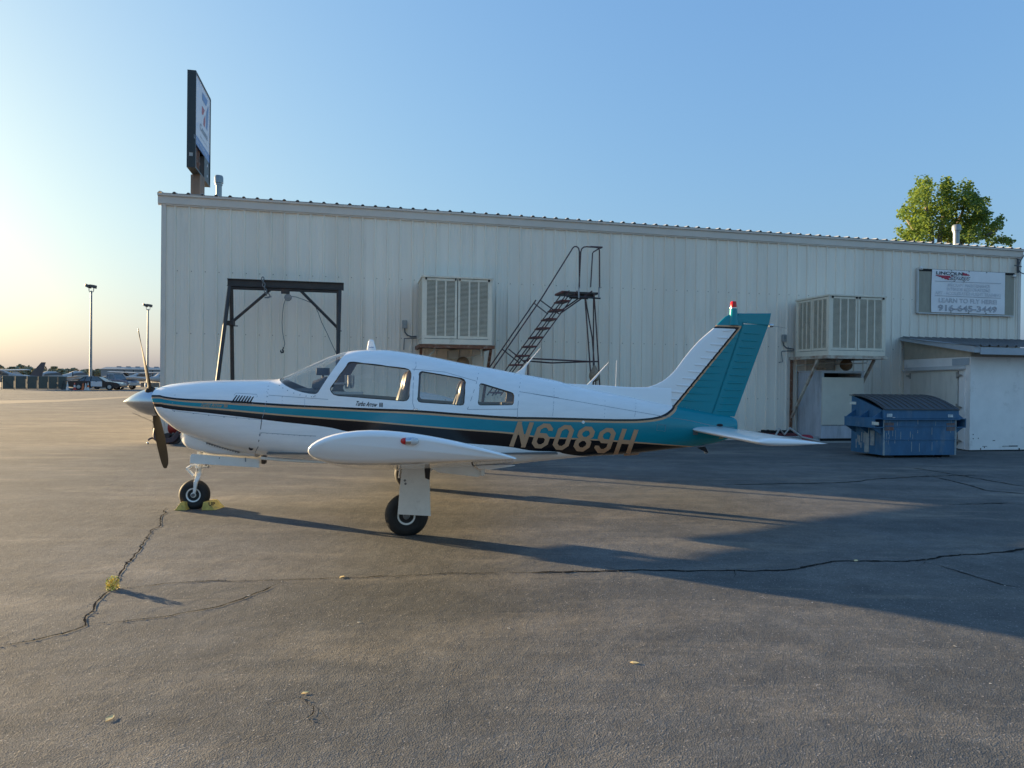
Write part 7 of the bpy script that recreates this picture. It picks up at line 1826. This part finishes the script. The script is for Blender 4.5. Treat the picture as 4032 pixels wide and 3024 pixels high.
pb = GD(587, 103); mb = MB(); mb.box(pb + Vector((.35, -.4, .3)), (2.3, .8, .62)); tag(mb.build('concrete_block', pm('tan_concrete', (.20, .17, .14), rough=.9)), 'brown concrete block at the foot of the floodlight pole by the hangar corner', 'block')
pb = GD(573, 101); mb = MB(); mb.lathe([(.1, 0), (.1, .50), (.07, .56), (.01, .57)], Matrix.Translation(pb), 12); tag(mb.build('white_bollard', pm('white_bollard_paint', (.7, .7, .66), rough=.5)), 'short white bollard left of the concrete block', 'bollard')
# cars
M_CGLASS = pm('car_glass', (.10, .12, .13), rough=.08, spec=.8)
def car(label, base, yaw, spec):
    r_ = thing(spec['name'], label, spec['cat'], Matrix.Translation(base) @ Matrix.Rotation(yaw, 4, 'Z'))
    prof = spec['body']; w = spec['w'] / 2; mb = MB(); rings = []
    for y, e in ((-w, .93), (-w + .04, .985), (-w + .14, 1), (w - .14, 1), (w - .04, .985), (w, .93)):
        rings.append([Vector((x, y, .28 + (z - .28) * (e if z > .5 else 1))) for x, z in prof])
    mb.loft(rings, True, True); mb.build('body', spec['paint'], r_, local=True, angle=30)
    cab = spec['cabin']; mb = MB(); cw = w - .10
    bot = [(x, z) for x, z in cab]
    rings = [[Vector((x, s_ * (cw if z < spec['belt'] + .03 else cw - .18), z)) for x, z in bot] for s_ in (-1, 1)]
    mb.loft(rings, True, False); mb.build('cabin_glass', M_CGLASS, r_, local=True)
    mb = MB(); x0_, x1_ = spec['roof']; zr = max(z for x, z in cab)
    mb.loft([[Vector((x, y, zr + h_)) for y, h_ in ((-cw + .16, -.01), (-cw + .25, .05), (cw - .25, .05), (cw - .16, -.01))] for x in np.linspace(x0_, x1_, 4)], True, False); mb.build('roof', spec.get('roofpaint', spec['paint']), r_, local=True)
    mb = MB()
    for (xa, xb2) in spec['pillars']:
        for s_ in (-1, 1):
            mb.bar(Vector((xa, s_ * (cw + .01), spec['belt'] - .02)), Vector((xb2, s_ * (cw - .16), zr + .0)), .09, .05, (0, 1, 0))
    mb.build('pillars', spec['paint'], r_, local=True)
    for x in spec['wheels']:
        for s_ in (-1, 1):
            R_ = spec['wr']; Mx = Matrix.Translation((x, s_ * (w - .06), R_)) @ Matrix.Rotation(R(90), 4, 'X')
            mb = MB(); mb.lathe([(.15, -.12), (R_ - .05, -.12), (R_, -.08), (R_, .08), (R_ - .05, .12), (.15, .12)], Mx, 24); wo_ = mb.build('wheel', M_TYRE, r_, local=True)
            mb = MB(); mb.lathe([(R_ * .58, -.125), (R_ * .5, -.10), (.05, -.13), (.05, .13), (R_ * .5, .10), (R_ * .58, .125)], Mx, 20); mb.build('rim', spec['rim'], wo_, local=True)
            mb = MB(); mb.lathe([(R_ + .06, -.02), (R_ + .06, .03)], Matrix.Translation((x, s_ * (w - .035), R_ + .03)) @ Matrix.Rotation(R(90), 4, 'X'), 24); mb.build('wheel_arch', M_DARK, r_, local=True)
    for (c, d, mt, nm) in spec['extra']:
        mb = MB(); mb.box(c, d); mb.build(nm, mt, r_, local=True, bevel=.02)
    return r_
M_CBLK = pm('black_car_paint', (.012, .012, .014), rough=.2, coat=.7, var=.05); M_CWHT = pm('white_car_paint', (.62, .64, .66), rough=.3, coat=.4, var=.03); M_CHUB = pm('hub_cap_metal', (.5, .5, .48), rough=.3, metal=.7)
M_HEAD = pm('headlight_glass', (.6, .6, .58), rough=.15)
CYc = 77.5
cc = GD(285, CYc)
cc.x -= .0
sedan = dict(name='police_car', cat='car', w=1.95, belt=.98, wr=.345, paint=M_CBLK, rim=M_CHUB,
    body=[(-2.68, .35), (-2.70, .62), (-2.62, .90), (-2.3, .99), (-1.5, 1.02), (-.4, .99), (.9, .98), (1.7, .93), (2.35, .82), (2.62, .68), (2.68, .5), (2.66, .33), (1.9, .26), (-1.9, .26)],
    cabin=[(-1.62, .97), (-.95, 1.42), (.35, 1.43), (1.18, .96)], roof=(-.95, .35), pillars=[(-1.6, -.97), (-.32, -.30), (1.12, .36), (-.95, -.85)], wheels=(-1.45, 1.65),
    extra=[((.32, -.965, .66), (1.15, .03, .56), M_CWHT, 'front_door'), ((.30, -.985, .92), (.16, .03, .05), M_DARK, 'door_handle'), ((2.55, -.7, .70), (.2, .4, .14), M_HEAD, 'headlight'), ((2.55, .7, .70), (.2, .4, .14), M_HEAD, 'headlight'), ((2.70, 0, .42), (.12, 1.8, .22), M_CBLK, 'bumper'), ((.95, -1.02, 1.02), (.2, .14, .12), M_CBLK, 'wing_mirror')])
pcar = car('black sedan with a white front door parked before the fence, far left', GD(383, CYc) - Vector((0, 0, 0)), R(8), sedan)
M_TRK = pm('faded_grey_blue_paint', (.17, .18, .23), rough=.5, var=.12, scale=2)
truck = dict(name='pickup_truck', cat='pickup truck', w=1.95, belt=1.18, wr=.40, paint=M_TRK, rim=M_CHUB, roofpaint=pm('pale_roof_paint', (.36, .35, .34), rough=.5),
    body=[(-2.5, .5), (-2.5, 1.15), (-.55, 1.16), (-.5, 1.2), (.62, 1.2), (1.3, 1.16), (2.1, 1.05), (2.35, .92), (2.38, .5), (1.95, .42), (-1.9, .42)],
    cabin=[(-.5, 1.19), (-.45, 1.72), (.30, 1.75), (.72, 1.19)], roof=(-.48, .34), pillars=[(-.5, -.46), (.68, .30), (-.2, -.2)], wheels=(-1.6, 1.45),
    extra=[((2.37, -.72, .86), (.10, .36, .2), M_HEAD, 'headlight'), ((2.37, .72, .86), (.10, .36, .2), M_HEAD, 'headlight'), ((2.40, 0, .72), (.06, 1.7, .16), M_CHUB, 'grille'), ((2.48, 0, .55), (.12, 1.9, .16), M_CHUB, 'bumper'), ((1.45, 0, 1.15), (1.5, 1.5, .06), pm('dark_bonnet', (.03, .028, .035), rough=.4), 'bonnet')])
car('old grey blue pickup truck with a dark bonnet parked behind the black sedan', GD(455, 82.0), R(-10), truck)
# traffic cones
M_CO = pm('orange_cone', (.55, .14, .04), rough=.5, var=.15); M_CW = pm('white_band', (.6, .6, .57), rough=.5); M_CR = pm('red_cone', (.4, .04, .03), rough=.5)
for u, v, h_, m1, m2, lab in ((266, 1530, .85, M_CW, M_CW, 'tall white traffic cone, leftmost in front of the fence'), (294, 1535, .80, M_CR, M_CW, 'red and white traffic cone behind the trunk of the black sedan'),
        (327, 1533, .75, M_CO, M_CO, 'orange traffic cone beside the rear of the black sedan'), (338, 1533, .75, M_CW, M_CW, 'white traffic cone just right of the orange one'), (347, 1533, .8, M_CW, M_CO, 'white and orange traffic cone, rightmost, before the white car door')):
    p = G(u, v); p.y = min(p.y, 75.0); p = GD(u, 75.6 if u > 300 else 75.0)
    r_ = thing('traffic_cone', lab, 'traffic cone', p, 'traffic cones by the black sedan')
    mb = MB(); mb.box(p + Vector((0, 0, .02)), (.36, .36, .04)); mb.build('base', m1, r_)
    mb = MB(); mb.lathe([(.15, .041), (.105, h_ * .38)], Matrix.Translation(p), 14); mb.build('cone', m1, r_)
    mb = MB(); mb.lathe([(.107, h_ * .38 + .001), (.07, h_ * .68)], Matrix.Translation(p), 14); mb.build('reflective_band', m2, r_)
    mb = MB(); mb.lathe([(.07, h_ * .68 + .001), (.03, h_), (.001, h_)], Matrix.Translation(p), 14); mb.build('cone_top', m1, r_)
# wheeled cart frame behind the sedan
M_TRL = pm('dark_trailer_steel', (.05, .05, .05), rough=.6)
tr_ = thing('bicycle_rack', 'dark tubular cart frame standing against the fence left of the sedan', 'cart', GD(255, 76.8))
mb = MB(); mb.tube([GD(243, 76.5, .05), GD(246, 76.5, .5), GD(252, 76.5, .95), GD(262, 76.5, 1.0), GD(285, 76.5, .75)], .04, 6); mb.tube([GD(243, 77.2, .05), GD(250, 77.2, .6), GD(275, 77.2, .9), GD(292, 77.2, 1.0)], .04, 6); mb.build('frame', M_TRL, tr_)
mb = MB(); mb.tube([GD(243, 76.6, .06), GD(290, 76.6, .08)], .04, 6); mb.build('rail', M_TRL, tr_)
# parked airplanes
def parked(label, base, yaw, high, paint, sc=1.0, span=5.3, dark=None):
    fh_ = 3.1 if dark else 1.95
    r_ = thing('parked_airplane', label, 'airplane', Matrix.Translation(base) @ Matrix.Rotation(yaw, 4, 'Z') @ Matrix.Scale(sc, 4), 'airplanes parked beyond the fence')
    mb = MB(); rings = []
    for x, w_, zb2, zt2 in ((-3.2, .18, .95, 1.3), (-3.0, .35, .8, 1.42), (-2.0, .5, .7, 1.5), (-1.5, .54, .65, 1.6), (-.8, .56, .62, 2.02), (.3, .55, .62, 2.05), (1.2, .42, .75, 1.75), (2.6, .24, 1.0, 1.5), (4.2, .08, 1.2, 1.42)):
        c = (zb2 + zt2) / 2; rings.append([Vector((x, w_ * math.copysign(abs(math.cos(a)) ** .7, math.cos(a)), c + (zt2 - zb2) / 2 * math.copysign(abs(math.sin(a)) ** .7, math.sin(a)))) for a in np.linspace(0, 6.2832, 17)[:-1]])
    mb.loft(rings, True, True); mb.build('fuselage', paint, r_, local=True, angle=50)
    mb = MB(); zz = 2.06 if high else .95; dh = .12 if high else .5
    for sg_ in (-1, 1):
        mb.loft([[Vector((x, sg_ * y, zz + dh * y / span + z)) for x, z in ((-.9, 0), (-.5, .11), (.2, .07), (.65 - .2 * y / span, .0), (-.4, -.05))] for y in (.3, span * .5, span)], True, False)
    mb.build('wing', paint, r_, local=True)
    mb = MB(); mb.prism([(3.2, 1.4), (3.9, 1.4), (4.65, 1.35), (4.65 + (fh_ - 1.35) * .25, fh_), (4.0 + (fh_ - 1.35) * .35, fh_)], lambda x, z: Vector((x, -.05, z)), lambda x, z: Vector((x, .05, z))); mb.build('fin', dark or paint, r_, local=True)
    mb = MB(); mb.hexa([Vector(p) for p in ((3.6, -1.7, 1.3), (4.4, -1.7, 1.3), (4.4, 1.7, 1.3), (3.6, 1.7, 1.3), (3.6, -1.7, 1.36), (4.4, -1.7, 1.34), (4.4, 1.7, 1.34), (3.6, 1.7, 1.36))]); mb.build('tailplane', paint, r_, local=True)
    for x, y in ((-2.4, 0), (-.1, -1.2), (-.1, 1.2)):
        mb = MB(); mb.lathe([(.05, -.07), (.2, -.06), (.2, .06), (.05, .07)], Matrix.Translation((x, y, .2)) @ Matrix.Rotation(R(90), 4, 'X'), 16); mb.build('wheel', M_TYRE, r_, local=True)
        mb = MB(); mb.tube([(x, y, .2), (x, y * .45, .95)], .04, 6); mb.build('gear_leg', paint, r_, local=True)
    if high:
        for sg_ in (-1, 1): mb = MB(); mb.bar(Vector((-.3, sg_ * .5, .85)), Vector((-.3, sg_ * 2.5, 2.08)), .12, .04); mb.build('wing_strut', paint, r_, local=True)
    mb = MB(); mb.prism([(-1.45, 1.55), (-.85, 1.93), (1.0, 1.72), (1.1, 1.5)], lambda x, z: Vector((x, -.565, z)), lambda x, z: Vector((x, .565, z))); mb.build('windows', M_CGLASS, r_, local=True)
    mb = MB(); mb.lathe([(.02, -.25), (.12, -.1), (.16, 0)], Matrix.Translation((-3.2, 0, 1.12)) @ Matrix.Rotation(R(90), 4, 'Y'), 14); mb.build('spinner', paint, r_, local=True)
    mb = MB(); mb.box((-3.25, 0, 1.12), (.04, .12, 1.8)); mb.build('propeller', M_DARK, r_, local=True)
    return r_
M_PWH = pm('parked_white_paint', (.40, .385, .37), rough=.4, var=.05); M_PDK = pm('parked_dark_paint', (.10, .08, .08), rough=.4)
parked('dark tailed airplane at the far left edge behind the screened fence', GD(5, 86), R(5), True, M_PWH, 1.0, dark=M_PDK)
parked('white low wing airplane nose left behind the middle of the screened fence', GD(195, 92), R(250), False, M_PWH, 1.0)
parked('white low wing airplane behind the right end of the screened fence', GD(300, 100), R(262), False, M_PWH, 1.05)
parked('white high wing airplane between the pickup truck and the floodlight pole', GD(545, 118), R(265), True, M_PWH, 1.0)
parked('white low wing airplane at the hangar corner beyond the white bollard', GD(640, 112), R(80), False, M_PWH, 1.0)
# far hangar
M_FH = pm('far_hangar_metal', (.26, .27, .28), rough=.6, var=.06, scale=.2)
fb0 = GD(397, 330); fb1 = fb0 + Vector((25, 3.5, 0)); zt_ = zat(fb0, 397, 1454); d = (fb1 - fb0).normalized(); n_ = Vector((d.y, -d.x, 0))
fh = thing('far_hangar_row', 'long low grey hangar row on the horizon left of the main hangar', 'building', fb0 + d * 15)
Lh = 60.0; mb = MB(); mb.hexa([fb0, fb0 + d * Lh, fb0 + d * Lh - n_ * 14, fb0 - n_ * 14, fb0 + Vector((0, 0, zt_)), fb0 + d * Lh + Vector((0, 0, zt_)), fb0 + d * Lh - n_ * 14 + Vector((0, 0, zt_)), fb0 - n_ * 14 + Vector((0, 0, zt_))]); mb.build('wall', M_FH, fh)
mb = MB(); mb.hexa([fb0 + n_ * .4 - d * .4 + Vector((0, 0, zt_)), fb0 + d * Lh + n_ * .4 + Vector((0, 0, zt_)), fb0 + d * Lh - n_ * 7 + Vector((0, 0, zt_ + 1.1)), fb0 - d * .4 - n_ * 7 + Vector((0, 0, zt_ + 1.1)), fb0 + n_ * .4 - d * .4 + Vector((0, 0, zt_ + .15)), fb0 + d * Lh + n_ * .4 + Vector((0, 0, zt_ + .15)), fb0 + d * Lh - n_ * 7 + Vector((0, 0, zt_ + 1.25)), fb0 - d * .4 - n_ * 7 + Vector((0, 0, zt_ + 1.25))]); mb.build('roof', pm('far_roof', (.34, .34, .33), rough=.6), fh)
for k in range(7):
    a = fb0 + d * (4.3 + k * 4.2) - n_ * 6.5 + Vector((0, 0, zt_ + 1.1)); mb = MB(); mb.hexa([a, a + d * 1.8, a + d * 1.8 - n_ * 1, a - n_ * 1] + [p + Vector((0, 0, .5)) for p in (a, a + d * 1.8, a + d * 1.8 - n_ * 1, a - n_ * 1)]); mb.build('roof_vent', M_FH, fh)
for x0_ in (14.0, 22.6):
    mb = MB(); mb.hexa([fb0 + d * x0_ + n_ * .05 + Vector((0, 0, .1)), fb0 + d * (x0_ + .3) + n_ * .05 + Vector((0, 0, .1)), fb0 + d * (x0_ + .3) + Vector((0, 0, .1)), fb0 + d * x0_ + Vector((0, 0, .1)), fb0 + d * x0_ + n_ * .05 + Vector((0, 0, zt_ - .2)), fb0 + d * (x0_ + .3) + n_ * .05 + Vector((0, 0, zt_ - .2)), fb0 + d * (x0_ + .3) + Vector((0, 0, zt_ - .2)), fb0 + d * x0_ + Vector((0, 0, zt_ - .2))]); mb.build('door_post', M_DARK, fh)
# dark triangle against the far hangar front (folded open door)
a = fb0 + d * 10 + n_ * .1; mb = MB(); mb.prism([(0, zt_ - .3), (2.6, zt_ * .45), (0, .2)], lambda x, z: a + d * x + Vector((0, 0, z)), lambda x, z: a + d * x + n_ * .15 + Vector((0, 0, z))); mb.build('open_door', M_DARK, fh)
# tree line on the horizon
M_FT = pm('far_foliage', (.26, .25, .16), rough=.9, var=.3, scale=.15)  # distance haze is put into the colour: foliage made paler
rs = random.Random(17); v_, f_ = [], []
x = -420.0
while x < 160:
    Yt = 600 + rs.uniform(-60, 120); hh = 5.4 + 3.2 * abs(mnoise.noise(Vector((x * .02, 0, 0)))) + rs.uniform(0, 3.5) * (rs.random() ** 2)
    r0_ = rs.uniform(3, 6)
    for k in range(110):
        a = rs.uniform(0, 6.28); e = rs.uniform(-1, 1); rr = math.sqrt(1 - e * e); P_ = Vector((x + r0_ * rr * math.cos(a), Yt + r0_ * rr * math.sin(a), hh * .5 + hh * .5 * e)); s_ = rs.uniform(.6, 1.4)
        q = Matrix.Rotation(rs.uniform(0, 6.28), 3, 'Z') @ Matrix.Rotation(rs.uniform(-1.3, 1.3), 3, 'X'); n0 = len(v_)
        v_ += [P_ + q @ (Vector(p) * s_) for p in ((-1, -1, 0), (1, -.8, .3), (.9, 1, 0), (-.8, .9, .3))]; f_.append([n0, n0 + 1, n0 + 2, n0 + 3])
    x += rs.uniform(1.8, 3.2)
mb = MB(); mb.add(v_, f_); tag(mb.build('distant_tree_line', M_FT, fix=False), 'hazy line of distant trees along the horizon on the left', None, kind='stuff')
def fartree(u, vt, Y, w_, lab):
    b_ = GD(u, Y); h_ = zat(b_, u, vt); r_ = thing('distant_tree', lab, 'tree', b_, 'single trees on the horizon'); v_, f_ = [], []
    for k in range(420):
        a = rs.uniform(0, 6.28); e = rs.uniform(-1, 1); rr = math.sqrt(1 - e * e) * (.75 + .35 * mnoise.noise(Vector((a * 2, e * 3, u)))); P_ = b_ + Vector((w_ * rr * math.cos(a), w_ * rr * math.sin(a), h_ * .62 + h_ * .38 * e)); s_ = rs.uniform(.2, .5)
        q = Matrix.Rotation(rs.uniform(0, 6.28), 3, 'Z') @ Matrix.Rotation(rs.uniform(-1.3, 1.3), 3, 'X'); n0 = len(v_)
        v_ += [P_ + q @ (Vector(p) * s_) for p in ((-1, -1, 0), (1, -.8, .3), (.9, 1, 0), (-.8, .9, .3))]; f_.append([n0, n0 + 1, n0 + 2, n0 + 3])
    mb = MB(); mb.add(v_, f_); mb.build('crown', M_FT, r_, fix=False)['kind'] = 'stuff'
    mb = MB(); mb.tube([b_, b_ + Vector((0, 0, h_ * .5))], .25, 8); mb.build('trunk', M_BARK, r_)
fartree(50, 1446, 300, 3.2, 'single round tree on the horizon beside the dark airplane tail')
fartree(210, 1457, 420, 4.0, 'taller round tree on the horizon left of the floodlight pole')
fartree(378, 1461, 380, 4.0, 'round tree on the horizon between the floodlight pole and the far hangar')
